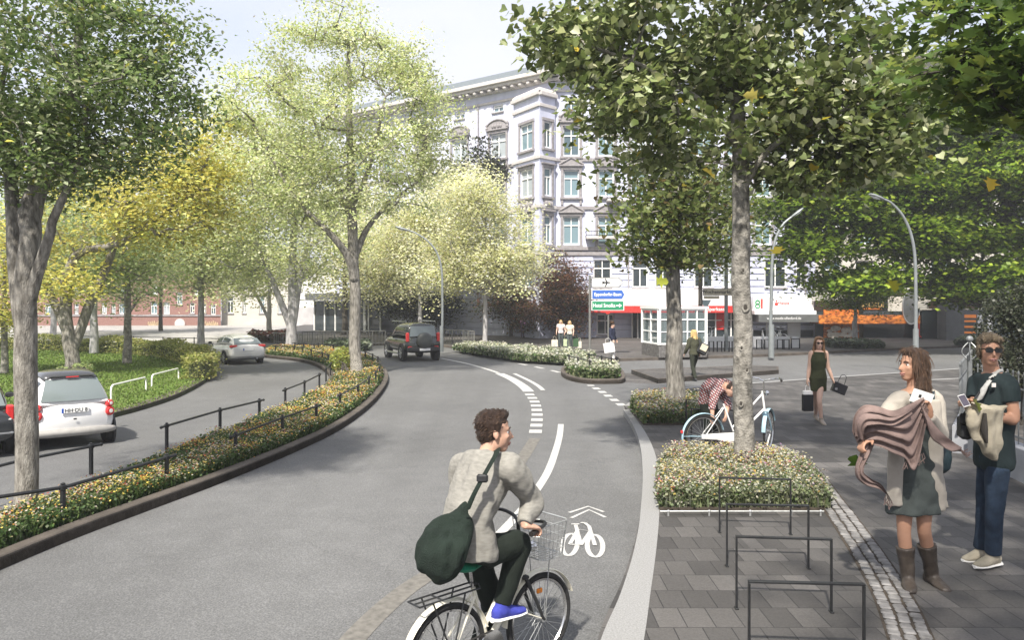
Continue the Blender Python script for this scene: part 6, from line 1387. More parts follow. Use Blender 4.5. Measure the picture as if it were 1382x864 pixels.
# ================================================================ PEOPLE
M_skin = mat('skin', (.5,.3,.21), .55, .08, 12, spec=.35, col2=(.56,.34,.25)); M_lip = mat('lips', (.38,.18,.15), .4, .05); M_eye = mat('eye white', (.5,.48,.46), .2, .02); M_iris = mat('iris', (.04,.025,.015), .15, .1)
def hairm(n, c): return mat(n, c, .45, .45, 9, .8, 55, stretch=(6,6,.8))
M_hbrown = hairm('dark brown hair', (.035,.02,.013)); M_hmid = hairm('mid brown hair', (.06,.035,.022)); M_hsand = hairm('sandy hair', (.13,.1,.065)); M_hblond = hairm('blond hair', (.55,.38,.16)); M_hgold = hairm('long fair brown hair', (.2,.11,.055))
def cloth(n, c, v=.14, b=.35, s=8): return mat(n, c, .9, v, s, b, 120, spec=.2)
def solid(mb, name, m, parent, vox, smooth_it=4, fold=0.0, fscale=9.0, axis=None, label=None):
    """weld overlapping pieces into one continuous surface"""
    me = bpy.data.meshes.new('tmp'); me.from_pydata(mb.v, [], mb.f); o = bpy.data.objects.new('tmp', me); COL.objects.link(o)
    r = o.modifiers.new('r','REMESH'); r.mode = 'VOXEL'; r.voxel_size = vox
    if smooth_it: s = o.modifiers.new('s','SMOOTH'); s.factor = .5; s.iterations = smooth_it
    C.view_layer.update(); m2 = bpy.data.meshes.new_from_object(o.evaluated_get(C.evaluated_depsgraph_get()))
    bpy.data.objects.remove(o); bpy.data.meshes.remove(me)
    if fold:
        nn = [v.normal.copy() for v in m2.vertices]
        for v, n in zip(m2.vertices, nn):
            q = v.co*fscale
            if axis is not None: q = q-axis*q.dot(axis)*.8
            a = noise.noise((q.x,q.y,q.z*.45))+.5*noise.noise((q.x*2.1,q.y*2.1,q.z*1.3+7)); v.co += n*a*fold
    I = XF[parent.name].inverted()
    for v in m2.vertices: v.co = I @ v.co
    m2.materials.append(m); m2.polygons.foreach_set('use_smooth',[True]*len(m2.polygons)); m2.name = name
    ob = bpy.data.objects.new(name, m2); COL.objects.link(ob); ob.parent = parent; XF[ob.name] = XF[parent.name]
    if label: ob['label'] = label
    return ob
def limb(mb, pts, rs, n=12, sub=4):
    p = cr([V(q) for q in pts], sub); r = [rs[min(int(i/sub),len(rs)-1)]+(rs[min(int(i/sub)+1,len(rs)-1)]-rs[min(int(i/sub),len(rs)-1)])*((i%sub)/sub) for i in range(len(p))]
    mb.tube(p, r, n)
def hand(mb, wr, d, nrm, thumb, s, curl=.5):
    """palm + five fingers; d towards the fingers, nrm = palm-facing normal, thumb = side vector"""
    d = d.normalized(); nrm = (nrm-d*nrm.dot(d)).normalized(); w = d.cross(nrm); w = w if w.dot(thumb) > 0 else -w
    mb.loft([(wr-d*.01*s,w*.026*s,nrm*.022*s),(wr+d*.03*s,w*.038*s,nrm*.019*s),(wr+d*.07*s,w*.043*s,nrm*.017*s),(wr+d*.098*s,w*.041*s,nrm*.013*s)],12)
    for k,(o,l) in enumerate(((.031,.072),(.0105,.082),(-.0105,.076),(-.031,.058))):
        p = wr+d*.09*s+w*o*s; a = 0; pts = [p]
        for j,seg in enumerate((.45,.32,.25)):
            a += curl*(.7+.5*j); p = p+(d*math.cos(a)+nrm*math.sin(a))*l*seg*s*1.05; pts.append(p)
        mb.tube(pts, [.0095*s,.0088*s,.008*s,.0062*s], 8)
    p0 = wr+d*.025*s+w*.03*s; p1 = p0+(d*.6+w*.65+nrm*.3).normalized()*.038*s; p2 = p1+(d*.85+w*.2+nrm*.45).normalized()*.034*s; mb.tube([p0,p1,p2],[.0135*s,.011*s,.0085*s],8)
def head_parts(mb, c, f, u, s, hs=1.0):
    """c = head centre, f = gaze, u = up"""
    f = f.normalized(); u = (u-f*u.dot(f)).normalized(); r = f.cross(u); k = s*hs
    L = lambda a,b,cc: c+(f*a+r*b+u*cc*1.06)*k
    def ball(p, rr): mb.ball(L(*p), tuple(x*k for x in rr), f, r, u, 16, 12)
    ball((-.012,0,.03),(.097,.074,.088)); ball((.03,0,-.03),(.062,.06,.078)); ball((.05,0,-.088),(.034,.036,.028)); ball((.01,0,-.06),(.06,.054,.05))
    ball((.066,0,.018),(.024,.052,.014)); ball((.062,.034,-.022),(.022,.022,.018)); ball((.062,-.034,-.022),(.022,.022,.018))
    mb.tube([L(.082,0,.012),L(.1,0,-.012),L(.112,0,-.032),L(.09,0,-.042)],[.008*k,.0105*k,.0135*k,.009*k],8)
    ball((.083,0,-.06),(.014,.024,.008)); ball((.082,0,-.07),(.013,.02,.008))
    for q in (1,-1): ball((-.005,q*.0735,-.012),(.017,.007,.027))
    return L, f, r, u, k
def face(t, L, f, r, u, k, hair, eyes=True, glasses=False, smile=False):
    if eyes and not glasses:
        for q in (1,-1):
            mb = MB(); mb.ball(L(.068,q*.031,0),.0115*k,n=10,m=8); e = mb.build('eye', M_eye, t, smooth=True)
            mb = MB(); mb.ball(L(.0765,q*.031,0),.0056*k,n=8,m=6); mb.build('iris', M_iris, e, smooth=True)
    for q in (1,-1): mb = MB(); mb.tube([L(.09,q*.014,.021),L(.089,q*.032,.027),L(.076,q*.05,.02)],[.0045*k,.005*k,.003*k],6,flat=.6); mb.build('eyebrow', hair, t, smooth=True)
    mb = MB(); mb.tube([L(.083,.026,-.062+(.006 if smile else 0)),L(.094,.012,-.063),L(.097,0,-.062),L(.094,-.012,-.063),L(.083,-.026,-.062+(.006 if smile else 0))],[.003*k,.006*k,.0065*k,.006*k,.003*k],8,flat=.9); 
    mb.tube([L(.083,.02,-.071),L(.093,0,-.073),L(.083,-.02,-.071)],[.003*k,.007*k,.003*k],8); mb.build('lips', M_lip, t, smooth=True)
    if glasses:
        mb = MB()
        for q in (1,-1): mb.loft([(L(.098,q*.031,.002)-f*.004*k,r*.027*k,u*.019*k),(L(.098,q*.031,.002)+f*.004*k,r*.027*k,u*.019*k)],14,e=3); mb.tube([L(.096,q*.057,.01),L(.05,q*.078,.008),L(-.01,q*.082,.004)],.004*k,6)
        mb.tube([L(.1,-.01,.006),L(.1,.01,.006)],.004*k,6); mb.build('sunglasses', mat('black glossy plastic',(.008,.008,.009),.12,.05,spec=.6), t, smooth=True)
def person(label, J, s, look, cfg, group=None, base=None):
    """J: joint positions in the scene; s: body scale; cfg: clothes"""
    g = lambda k: V(J[k]); t = thing('person', label, 'person', base or tuple(V((g('pel').x,g('pel').y,min(g('anL').z,g('anR').z)-.08*s))), 0, group)
    pel, ch, nk, hc = g('pel'), g('chest'), g('neck'), g('head'); vox = cfg.get('vox',.0085)*s
    U = V(J.get('up',(0,0,1))); hl = [g('hipL'),g('hipR')]; ax = (g('shR')-g('shL')); ax.normalize(); hx = (hl[1]-hl[0]); hx = hx.normalized() if hx.length > .01 else ax
    spine = cr([pel-(ch-pel).normalized()*.06*s, pel, pel.lerp(ch,.5)+V(J.get('bulge',(0,0,0))), ch, nk-(nk-ch).normalized()*.03*s, nk],3); N = len(spine)
    def torso(mb, grow=0., lo=0., hi=1., prof=None, fem=cfg.get('fem',False)):
        pw = prof or ([.15,.165,.132 if fem else .15,.15 if fem else .17,.135,.062]); pd = [.1,.115,.092 if fem else .105,.118,.085,.058]; rings = []
        pw = [a*cfg.get('tw',1) for a in pw]
        for i,p in enumerate(spine):
            f_ = i/(N-1)
            if f_ < lo-1e-6 or f_ > hi+1e-6: continue
            a = f_*5; k = min(int(a),4); b = a-k; wv = (pw[k]+(pw[k+1]-pw[k])*b)*s+grow; dv = (pd[k]+(pd[k+1]-pd[k])*b)*s+grow
            T = (spine[min(i+1,N-1)]-spine[max(i-1,0)]).normalized(); X = hx.lerp(ax,min(1,f_*1.3)); X = (X-T*X.dot(T)).normalized(); Y = T.cross(X); rings.append((p,X*wv,Y*dv))
        mb.loft(rings,18)
    shc = lambda sd: g('sh'+sd)
    def arm(mb, sd, grow=0., upto=1.0):
        a,b,c = g('sh'+sd),g('el'+sd),g('wr'+sd); k = s
        inner = nk.lerp(a,.45)-(nk-ch).normalized()*.035*s
        pts = [inner,a,a.lerp(b,.5),b,b.lerp(c,.4),c]; rs = [.05*k+grow,.058*k+grow,.05*k+grow,.041*k+grow,.04*k+grow,.027*k+grow]
        if upto < 1: 
            q = max(2,int(round(upto*5)))+1; pts = pts[:q]; rs = rs[:q]
        limb(mb, pts, rs)
    def leg(mb, sd, grow=0., upto=1.0, flare=0., thin=1.):
        a,b,c = g('hip'+sd),g('kn'+sd),g('an'+sd); k = s*thin; calf = b.lerp(c,.35)
        pts = [a+V((0,0,0)),a.lerp(b,.45),b,calf,c]; rs = [.088*k+grow,.076*k+grow,.056*k+grow,.055*k+grow,.036*k+grow+flare]
        limb(mb, pts, rs, 14)
    # body
    mb = MB(); torso(mb); 
    for sd in 'LR':
        arm(mb,sd); leg(mb,sd,thin=cfg.get('legthin',1.))
        a, td = g('an'+sd), V(J['toe'+sd]).normalized(); mb.loft([(a-td*.05*s-V((0,0,.045*s)),td.cross(V((0,0,1)))*.03*s,V((0,0,.03*s))),(a+td*.03*s-V((0,0,.045*s)),td.cross(V((0,0,1)))*.036*s,V((0,0,.034*s))),(a+td*.12*s-V((0,0,.06*s)),td.cross(V((0,0,1)))*.04*s,V((0,0,.018*s)))],12)
        hd = J.get('hand'+sd)
        if hd: hand(mb, g('wr'+sd), V(hd[0]), V(hd[1]), V(hd[2]), s*1.0, hd[3] if len(hd)>3 else .5)
        else: d = (g('wr'+sd)-g('el'+sd)).normalized(); hand(mb, g('wr'+sd), d, (pel-g('wr'+sd)), V(look), s, .45)
    look = V(look); limb(mb, [ch.lerp(nk,.7), nk, hc-look.normalized()*.02*s-U*.05*s], [.06*s,.055*s,.052*s])
    hs = cfg.get('hs',1.0); L, f, r, u, k = head_parts(mb, hc, look, V(J.get('hup',(0,0,1))), s, hs)
    solid(mb, 'body', M_skin if 'skin' not in cfg else cfg['skin'], t, vox, 3)
    if cfg.get('face',True): face(t, L, f, r, u, k, cfg['hair'], glasses=cfg.get('glasses',False), smile=cfg.get('smile',False))
    # hair
    mb = MB(); hk = cfg.get('hairstyle','short')
    def hb(p, rr): mb.ball(L(*p), tuple(x*k for x in rr), f, r, u, 16, 12)
    hb((-.022,0,.05),(.098,.0785,.08)); hb((.03,0,.094),(.058,.06,.034))
    if hk == 'short': hb((-.042,0,.005),(.066,.0715,.078)); hb((.055,.0,.1),(.03,.045,.018)); [hb((.004,q*.071,.03),(.02,.01,.036)) for q in (1,-1)]
    if hk == 'mid':
        hb((-.045,0,-.02),(.062,.075,.08)); [hb((.0,q*.074,-.005),(.036,.013,.06)) for q in (1,-1)]; [hb((.06,q*.035,.082),(.04,.04,.03)) for q in (1,-1)]
    if hk == 'long':
        ln = cfg.get('hairlen',.3)
        hb((-.05,0,-.02),(.07,.085,.1))
        for q in cfg.get('locks',(1,-1)):
            mb.tube([L(.035,q*.05,.1),L(.03,q*.082,.03),L(.0,q*.09,-.06),L(-.0,q*.1,-.15),L(.04,q*.1,-.15-ln*.5),L(.06,q*.09,-.12-ln)],[.025*k,.03*k,.034*k,.04*k,.042*k,.015*k],10,flat=.7)
        mb.loft([(L(-.07,0,-.02),r*.075*k,f*.045*k),(L(-.075,0,-.12),r*.085*k,f*.05*k),(L(-.08,0,-.15-ln*.5),r*.1*k,f*.045*k),(L(-.075,0,-.12-ln),r*.07*k,f*.02*k)],14)
    ho = solid(mb, 'hair', cfg['hair'], t, vox*.85, 2, .006*s, 32/s)
    if cfg.get('strands'):
        rs_ = random.Random(8); M_ = XF[t.name]; vs_ = [(M_ @ v.co, (M_.to_3x3() @ v.normal).normalized()) for v in ho.data.vertices]; mb = MB()
        for i in range(cfg['strands']):
            p, n_ = rs_.choice(vs_); cd = (-u*(1.0 if hk == 'long' else .45)-f*(.15 if hk == 'long' else .8)+r*rs_.uniform(-.25,.25)+f*rs_.uniform(-.2,.2)); cd = cd-n_*cd.dot(n_)
            if cd.length < .1: continue
            cd.normalize(); ln_ = rs_.uniform(.5,1.2)*(.12 if hk == 'long' else .024)*k*(1 if n_.dot(u) < .45 else .4); lift = rs_.uniform(.001,.007)*k; w_ = rs_.uniform(.0012,.0026)*k
            mb.tube([p-n_*.002, p+cd*ln_*.35+n_*lift, p+cd*ln_*.7+n_*lift*1.1, p+cd*ln_+n_*lift*rs_.uniform(-.5,1.4)],[w_,w_,w_*.8,w_*.3],3,caps=False)
        mb.build('hair_strands', cfg.get('hair2',cfg['hair']), ho, fix=False)
    if cfg.get('hat'):
        mb = MB(); mb.lathe([(.14*k,0),(.15*k,.008*k),(.088*k,.014*k),(.085*k,.07*k),(.06*k,.095*k),(.01*k,.09*k)], L(-.015,0,.075), u+f*.12, 20); mb.build('hat', cfg['hat'], t, smooth=True)
    # trousers / skirt
    if 'trousers' in cfg:
        mb = MB(); torso(mb,.014*s,0,.34)
        for sd in 'LR': leg(mb,sd,.012*s,flare=cfg.get('flare',.012)*s,thin=cfg.get('legthin',1.))
        o = solid(mb, 'trousers', cfg['trousers'], t, vox*1.1, 3, .007*s, 11/s)
    if 'dress' in cfg:
        mb = MB(); torso(mb,.012*s,0.0,cfg.get('dresshi',.8)); hem = V(J['hem']); hw = cfg.get('hemw',.2)*s; T = (hem-pel); X = hx
        Y = V((0,0,-1)).cross(X); mb.loft([(pel+V((0,0,.06*s)),X*.155*s,Y*.115*s),(pel,X*.172*s,Y*.13*s),(pel.lerp(hem,.5),X*(.172*s+hw)/2,Y*(.135*s+hw*.6)/2),(hem,X*hw,Y*hw*.62)],24)
        solid(mb, 'dress', cfg['dress'], t, vox*1.1, 3, cfg.get('dfold',.012)*s, 10/s)
    if 'top' in cfg:
        mb = MB(); torso(mb,cfg.get('topgrow',.02)*s,cfg.get('toplo',.16),.95)
        for sd in 'LR': arm(mb,sd,cfg.get('sleeve',.016)*s,cfg.get('armto',.95))
        if 'waistband' in cfg: pass
        solid(mb, 'jumper' if cfg.get('armto',.95) > .6 else 'shirt', cfg['top'], t, vox*1.1, 3, cfg.get('tfold',.009)*s, 9/s)
    if 'over' in cfg:
        mb = MB()
        for sd in 'LR': arm(mb,sd,.014*s,.97)
        for pts, w in cfg['overx']: mb.loft([(p,V((w*(1+.12*i),0,0)),V((0,.03,0))) for i,p in enumerate(pts)],14)
        solid(mb,'cardigan',cfg['over'],t,.0115,3,.010,9)
    # shoes / boots
    for sd in 'LR':
        a, td = g('an'+sd), V(J['toe'+sd]).normalized(); w = td.cross(V((0,0,1))); z = V((0,0,1)); ft = V(J.get('fup'+sd,(0,0,1)))
        mb = MB(); mb.loft([(a-td*.075*s-z*.05*s,w*.018*s,z*.028*s),(a-td*.05*s-z*.045*s,w*.036*s,z*.042*s),(a+td*.03*s-z*.045*s,w*.043*s,z*.045*s),(a+td*.1*s-z*.062*s,w*.05*s,z*.028*s),(a+td*.165*s-z*.07*s,w*.038*s,z*.02*s),(a+td*.185*s-z*.073*s,w*.012*s,z*.012*s)],14)
        mb.tube([a-z*.05*s,a+z*.02*s],[.046*s,.044*s],12)
        if cfg.get('boots'):
            b = g('kn'+sd); q = a.lerp(b,.62); mb.tube([a-z*.03*s,a.lerp(b,.25),a.lerp(b,.45),q],[.046*s,.05*s,.058*s,.066*s],14)
        sh = solid(mb, 'boot' if cfg.get('boots') else 'shoe', cfg['shoes'], t, vox, 2, (.006*s if cfg.get('boots') else 0), 14/s)
        if 'sole' in cfg:
            mb = MB(); zz = a.z-.088*s; mb.loft([(a+td*x*s-z*.083*s, w*ww*s, z*.012*s) for x,ww in ((-.085,.02),(-.06,.04),(.03,.045),(.1,.052),(.165,.042),(.192,.014))],12); mb.build('sole', cfg['sole'], sh, smooth=True)
    return t, L, k
def jp(d0): return lambda px,py,dd=0.: Q(px,py,d0+dd)
# ---- cyclist
s = 1.12; q = jp(5.0); rr_ = V((.68,-.73,0)); ff = V((.73,.68,0))
barR = rc+V((dvc.normalized()*(WB*.75-.15)).to_tuple())+V((dvc.normalized().y,-dvc.normalized().x,0))*.29+V((0,0,1.03)); barL = barR-V((dvc.normalized().y,-dvc.normalized().x,0))*.58
pel = q(638,741); J = dict(pel=pel, chest=q(648,655,.02), neck=q(659,612,.08), head=q(667,583,.1), shR=q(690,633,-.1), shL=q(623,630,.22), elR=q(717,676,.06), elL=q(690,680,.5),
    hipR=q(653,745,-.02), hipL=q(636,746,.16), knR=q(702,733,.12), knL=q(664,812,.3), anR=q(678,815,.1), anL=q(642,893,.2), toeR=ff+V((0,0,-.05)), toeL=ff, bulge=(-.055,-.045,0))
J['wrR'] = barR-ff*.05*s+V((0,0,.05))-rr_*.01; J['wrL'] = barL-ff*.05+V((0,0,.05)); J['elL'] = (J['shL']+J['wrL'])/2+V((-.02,.0,-.12))
J['handR'] = (ff*.8-V((0,0,.25)), V((0,0,-1)), -rr_, .75); J['handL'] = (ff*.8-V((0,0,.25)), V((0,0,-1)), rr_, .75)
M_knit = mat('light grey wool knit', (.29,.28,.25), .95, .16, 22, .6, 150, spec=.15, stretch=(1,1,3)); M_navytr = cloth('black green trousers', (.014,.019,.015)); M_bluesh = cloth('blue canvas', (.05,.06,.33)); M_whrub = mat('white rubber', (.75,.74,.7), .6, .05)
person('cyclist with dark brown hair in a light grey jumper riding the cream bicycle', J, s, V((.96,.28,-.02)), dict(strands=380, hair2=hairm('brown hair strands',(.075,.045,.028)), hair=M_hbrown, hairstyle='short', trousers=M_navytr, top=M_knit, shoes=M_bluesh, sole=M_whrub, topgrow=.03, sleeve=.022, tw=.93, toplo=.1, hs=1.0, tfold=.018, flare=.006, armto=.97), base=(pel.x,pel.y,0))
# messenger bag
M_bag = cloth('dark green canvas', (.014,.022,.017), .25, .6, 7)
t = thing('messenger_bag', 'large dark green sack shaped shoulder bag on the back of the cyclist', 'bag', tuple(q(595,735,-.25)))
mb = MB(); q2 = jp(4.72)
ctrs = [(636,676,.03,.02,.12),(628,692,.055,.05,.12),(615,710,.12,.09,.06),(603,728,.175,.12,.02),(594,748,.195,.135,0),(588,766,.17,.12,.0),(584,780,.10,.07,0),(583,786,.03,.03,0)]
tv = (q2(588,785)-q2(634,680)).normalized()
X = V((-.86,.3,-.42)); X = (X-tv*X.dot(tv)).normalized(); Y = tv.cross(X)
mb.loft([(q2(a,b,e)+V((0,0,0)),X*w*.9,Y*h*.78) for a,b,w,h,e in ctrs],22)
solid(mb,'sack',M_bag,t,.011,3,.035,11,axis=tv)
mb = MB(); sp_ = cr([q2(630,690,-.01),q2(639,669,-.01),q2(651,646,.0),q2(664,623,.06),q2(671,609,.2),q2(668,607,.36),q2(655,612,.5)],4); fv = V((-.35,-.9,.15))
mb.loft([(p, V((.82,-.2,.5)).normalized()*.026, V((.3,.9,.0))*.006) for p in sp_],10); st = mb.build('strap', M_bag, t, smooth=True)
mb = MB(); mb.box(q2(651,646,-.005),(.07,.03,.05),None,.01); mb.build('buckle', M_black, st)
# ---- woman with scarf
d0 = dep(790,ZP); q = jp(d0); s = 1.18; M_cardi = cloth('oatmeal cardigan', (.36,.33,.285), .1); M_dress = cloth('dark grey green dress', (.055,.065,.062), .2); M_boot = mat('brown leather boots', (.05,.04,.032), .45, .35, 10, .3, 40); M_tights = mat('tanned skin', (.36,.2,.13), .55, .1, 10)
J = dict(pel=q(1236,622), chest=q(1236,562,-.02), neck=q(1235,525), head=q(1232,493), shL=q(1261,541,.05), shR=q(1212,542,-.05), elL=q(1269,590,-.06), wrL=q(1254,562,-.22), elR=q(1188,572,-.14), wrR=q(1176,592,-.32), hipL=q(1249,638), hipR=q(1223,638),
   knL=q(1247,712,-.03), knR=q(1220,716,-.03), anL=q(1257,773,.06), anR=q(1225,775,-.02), toeL=V((.12,-1,0)), toeR=V((-.35,-.95,0)), hem=q(1233,692,-.02))
J['handL'] = (V((-.35,-.1,.9)), V((-.6,-.6,-.2)), V((-.6,.3,.6)), .7); J['handR'] = (V((-.7,-.3,-.3)), V((.2,-.3,-.9)), V((0,-.8,.5)), .7)
t, L, k = person('smiling woman in grey dress, beige cardigan and brown boots holding up a scarf', J, s, V((-.97,-.2,.06)), dict(over=M_cardi, overx=[([q(*a_) for a_ in l_],w_) for l_,w_ in (([(1213,540,-.12),(1209,580,-.13),(1209,630,-.14),(1206,684,-.1)],.055),([(1259,540,-.1),(1262,590,-.12),(1262,640,-.12),(1264,690,-.06)],.06),([(1236,535,.13),(1236,580,.16),(1236,640,.17),(1238,686,.14)],.2))], fem=True, strands=1100, hair2=hairm('chestnut hair strands',(.11,.065,.04)), hair=M_hmid, hairstyle='long', hairlen=.34, locks=(-1,), dress=M_dress, dresshi=.85, tw=.9, hemw=.185, dfold=.02, shoes=M_boot, boots=True, smile=True, skin=M_tights, hs=.95, legthin=.82))
mb = MB(); mb.ball(L(-.02,-.078,-.03),.008*k); mb.ball(L(-.005,-.08,-.045),.007*k); mb.build('earring', M_chrome, t)
# scarf
M_scarf = cloth('mauve brown scarf', (.2,.145,.13), .25, .5, 9)
t = thing('scarf', 'long mauve brown scarf billowing from the raised hands of the woman', 'scarf', tuple(q(1210,580,-.35)))
def sheet_cloth(name, top, bot, folds, amp, n=48, m=18, thick=.012, fv=0):
    tp = cr([q(*a) for a in top], 10); bt = cr([q(*a) for a in bot], 10); mb = MB(); vs = []
    def at(l, f): i = f*(len(l)-1); k = min(int(i),len(l)-2); return l[k].lerp(l[k+1],i-k)
    G = []
    for i in range(n+1):
        row = []
        for j in range(m+1):
            u, v = i/n, j/m; p = at(tp,u).lerp(at(bt,u),v); w = math.sin(u*folds*2*PI+v*2.0+math.sin(v*3+u*5)*.8)*amp*(.35+.65*v)+math.sin(u*folds*4.3+v*5)*amp*.35+(math.sin(v*fv*2*PI+u*3.1)*amp*.9 if fv else 0)
            row.append(p+V((w*.3,w,w*.15)))
        G.append(row)
    for off in (0,thick): vs += [p+V((0,off,0)) for row in G for p in row]
    K = (n+1)*(m+1); fs = []
    for i in range(n):
        for j in range(m):
            a = i*(m+1)+j; fs.append((a,a+1,a+m+2,a+m+1)); fs.append((K+a+m+1,K+a+m+2,K+a+1,K+a))
    edge = [(i*(m+1)) for i in range(n+1)]+[n*(m+1)+j for j in range(1,m+1)]+[i*(m+1)+m for i in range(n-1,-1,-1)]+[j for j in range(m-1,0,-1)]
    for a,b in zip(edge,edge[1:]+edge[:1]): fs.append((b,a,K+a,K+b))
    mb.add(vs,fs); return mb.build(name, M_scarf, t, smooth='all')
e = -.34
sheet_cloth('drape',[(1151,584,e+.02),(1154,564,e-.02),(1166,549,e-.05),(1184,549,e-.06),(1206,555,e-.05),(1228,546,e-.03),(1247,537,e+.06)],[(1160,604,e+.06),(1174,600,e-.02),(1190,603,e-.04),(1206,611,e-.04),(1222,620,e-.03),(1236,632,e),(1252,552,e+.06)],1.3,.022,70,34,.012,4.5)
sheet_cloth('tail',[(1240,540,e+.02),(1256,566,e-.02),(1272,585,e-.03),(1288,598,e),(1298,604,e)],[(1247,556,e),(1256,588,e-.02),(1270,602,e-.03),(1286,609,e),(1297,611,e)],2,.02,30,8)
sheet_cloth('rolled_fold',[(1155,590,e-.05),(1155,573,e-.08),(1165,560,e-.1),(1184,560,e-.11),(1206,564,e-.09),(1230,553,e-.05)],[(1168,597,e-.06),(1166,583,e-.1),(1171,574,e-.12),(1186,573,e-.12),(1207,574,e-.1),(1231,558,e-.05)],1.2,.012,50,14,.012,1.4)
sheet_cloth('hanging_end',[(1168,600,e-.03),(1161,615,e-.03),(1155,632,e),(1157,646,e),(1169,656,e),(1186,661,e),(1200,670,e+.02)],[(1181,600,e),(1173,618,e),(1166,632,e-.03),(1167,640,e-.04),(1177,648,e-.03),(1190,654,e),(1203,676,e)],1.5,.014,50,12,.01,2.2)
rr = random.Random(4)
for (x0,y0,x1,y1,n) in ((1222,622,1246,612,13),(1293,603,1298,611,9),(1196,668,1203,676,7)):
    mb = MB()
    for i in range(n):
        f_ = i/max(1,n-1); a = q(x0+(x1-x0)*f_,y0+(y1-y0)*f_,e+.005); mb.tube([a,a+V((rr.uniform(-.02,.02)+(.04 if x0>1280 else 0),0,-.04)),a+V((rr.uniform(-.03,.03)+(.07 if x0>1280 else 0),0,-.075 if x0<1280 else -.02))],.0035,4)
    mb.build('fringe', M_scarf, t)
t = thing('shoulder_bag', 'dark teal shoulder bag hanging behind the woman with the scarf', 'bag', tuple(q(1268,625,.12)))
M_teal = mat('dark teal leather', (.012,.028,.034), .45, .25, 8, .3, 40)
mb = MB(); mb.loft([(q(1268,596,.1),V((.05,0,0)),V((0,.04,0))),(q(1268,603,.1),V((.085,0,0)),V((0,.06,0))),(q(1268,618,.1),V((.098,0,0)),V((0,.075,0))),(q(1267,632,.1),V((.09,0,0)),V((0,.07,0))),(q(1266,639,.1),V((.05,0,0)),V((0,.04,0)))],18); solid(mb,'pouch',M_teal,t,.01,3,.008,8)
mb = MB(); sp_ = cr([q(1262,600,.05),q(1261,575,-.12),q(1259,548,-.125),q(1258,533,-.06),q(1259,530,.05),q(1264,560,.14),q(1270,598,.14)],4); mb.loft([(p,V((.022,0,0)),V((0,.006,0))) for p in sp_],8); mb.build('strap', M_teal, t, smooth=True)
t = thing('envelope', 'white card held up at the chest of the woman with the scarf', 'card', tuple(q(1244,540,-.2)))
mb = MB(); M = face_M(q(1244,537,-.235),(1,0,-.32),(.32,-.15,1)); mb.box((0,0,0),(.17,.11,.006),M); mb.build('card', M_signw, t); mb = MB(); mb.box((-.02,.01,.005),(.02,.024,.003),M); mb.box((.03,-.012,.005),(.05,.008,.003),M); mb.build('print', M_black, t)
# ---- man with sunglasses
d0 = dep(763,ZP); q = jp(d0); s = 1.19; M_polo = cloth('dark teal polo cotton', (.018,.028,.03), .2); M_jean = cloth('dark blue denim', (.022,.036,.06), .3, .5, 12); M_jacket = cloth('khaki linen', (.38,.34,.26), .25, .4, 7); M_greyknit = cloth('pale grey knit', (.42,.42,.4), .2, .5, 12)
J = dict(pel=q(1342,622), chest=q(1342,548), neck=q(1339,503), head=q(1335,472,-.04), shL=q(1361,521,-.15), shR=q(1322,517,.13), elL=q(1368,566,-.2), wrL=q(1342,563,-.24), elR=q(1314,562,.02), wrR=q(1305,543,-.28), hipL=q(1347,632,-.1), hipR=q(1335,632,.09),
   knL=q(1342,694,-.13), knR=q(1329,692,.1), anL=q(1340,747,-.06), anR=q(1325,740,.16), toeL=V((-.93,-.36,0)), toeR=V((-.95,-.3,0)))
J['handR'] = (V((-.5,-.5,.15)), V((.2,-.3,-.9)), V((.2,-.6,.8)), .6); J['handL'] = (V((-.8,-.4,0)), V((0,0,-1)), V((0,-1,0)), .6)
M_tan = mat('sun tanned skin', (.42,.23,.15), .5, .1, 10)
t, L, k = person('man with sunglasses in dark polo shirt and jeans with a jacket over his arm', J, s, V((-.22,-.97,-.02)), dict(strands=800, hair2=hairm('sandy hair strands',(.22,.17,.11)), hair=M_hsand, hairstyle='mid', glasses=True, trousers=M_jean, top=M_polo, armto=.42, toplo=.0, topgrow=.022, sleeve=.022, shoes=M_jacket, sole=M_whrub, flare=.018, tw=.84, legthin=.86, skin=M_tan, hs=.97))
mb = MB(); mb.box(q(1341,520,-.17),(.035,.01,.035)); mb.build('chest_badge', M_trim_l, t)
for bx_, nm in (([(1352,506,.1),(1346,502,-.05),(1336,512,-.15),(1328,526,-.165),(1321,540,-.15)],'L'),([(1344,500,.09),(1361,510,-.02),(1370,528,.02),(1372,550,.03),(1370,572,.0)],'R')):
    mb = MB(); mb.loft([(p,V((.036,0,.02)),V((0,.022,.01))) for p in cr([q(*a) for a in bx_],4)],10); solid(mb,'knotted_sleeve',M_greyknit,t,.01,2,.008,16)
t = thing('jacket', 'crumpled khaki jacket hanging over the forearm of the man with sunglasses', 'jacket', tuple(q(1332,585,-.3)))
mb = MB(); e = -.32
mb.loft([(q(1345,548,e+.02),V((.09,0,0)),V((0,.05,0))),(q(1334,551,e),V((.14,0,-.02)),V((0,.085,0))),(q(1330,566,e),V((.155,0,-.03)),V((0,.08,0))),(q(1329,584,e),V((.15,0,-.04)),V((0,.07,0))),(q(1331,600,e),V((.125,0,-.05)),V((0,.06,0))),(q(1338,612,e),V((.065,0,-.04)),V((0,.045,0))),(q(1343,622,e),V((.02,0,-.01)),V((0,.02,0)))],20)
mb.loft([(q(1317,556,e-.05),V((.05,0,0)),V((0,.04,0))),(q(1314,575,e-.05),V((.055,0,0)),V((0,.04,0))),(q(1316,596,e-.04),V((.04,0,0)),V((0,.03,0)))],12)
solid(mb,'cloth',M_jacket,t,.012,2,.036,7.5)
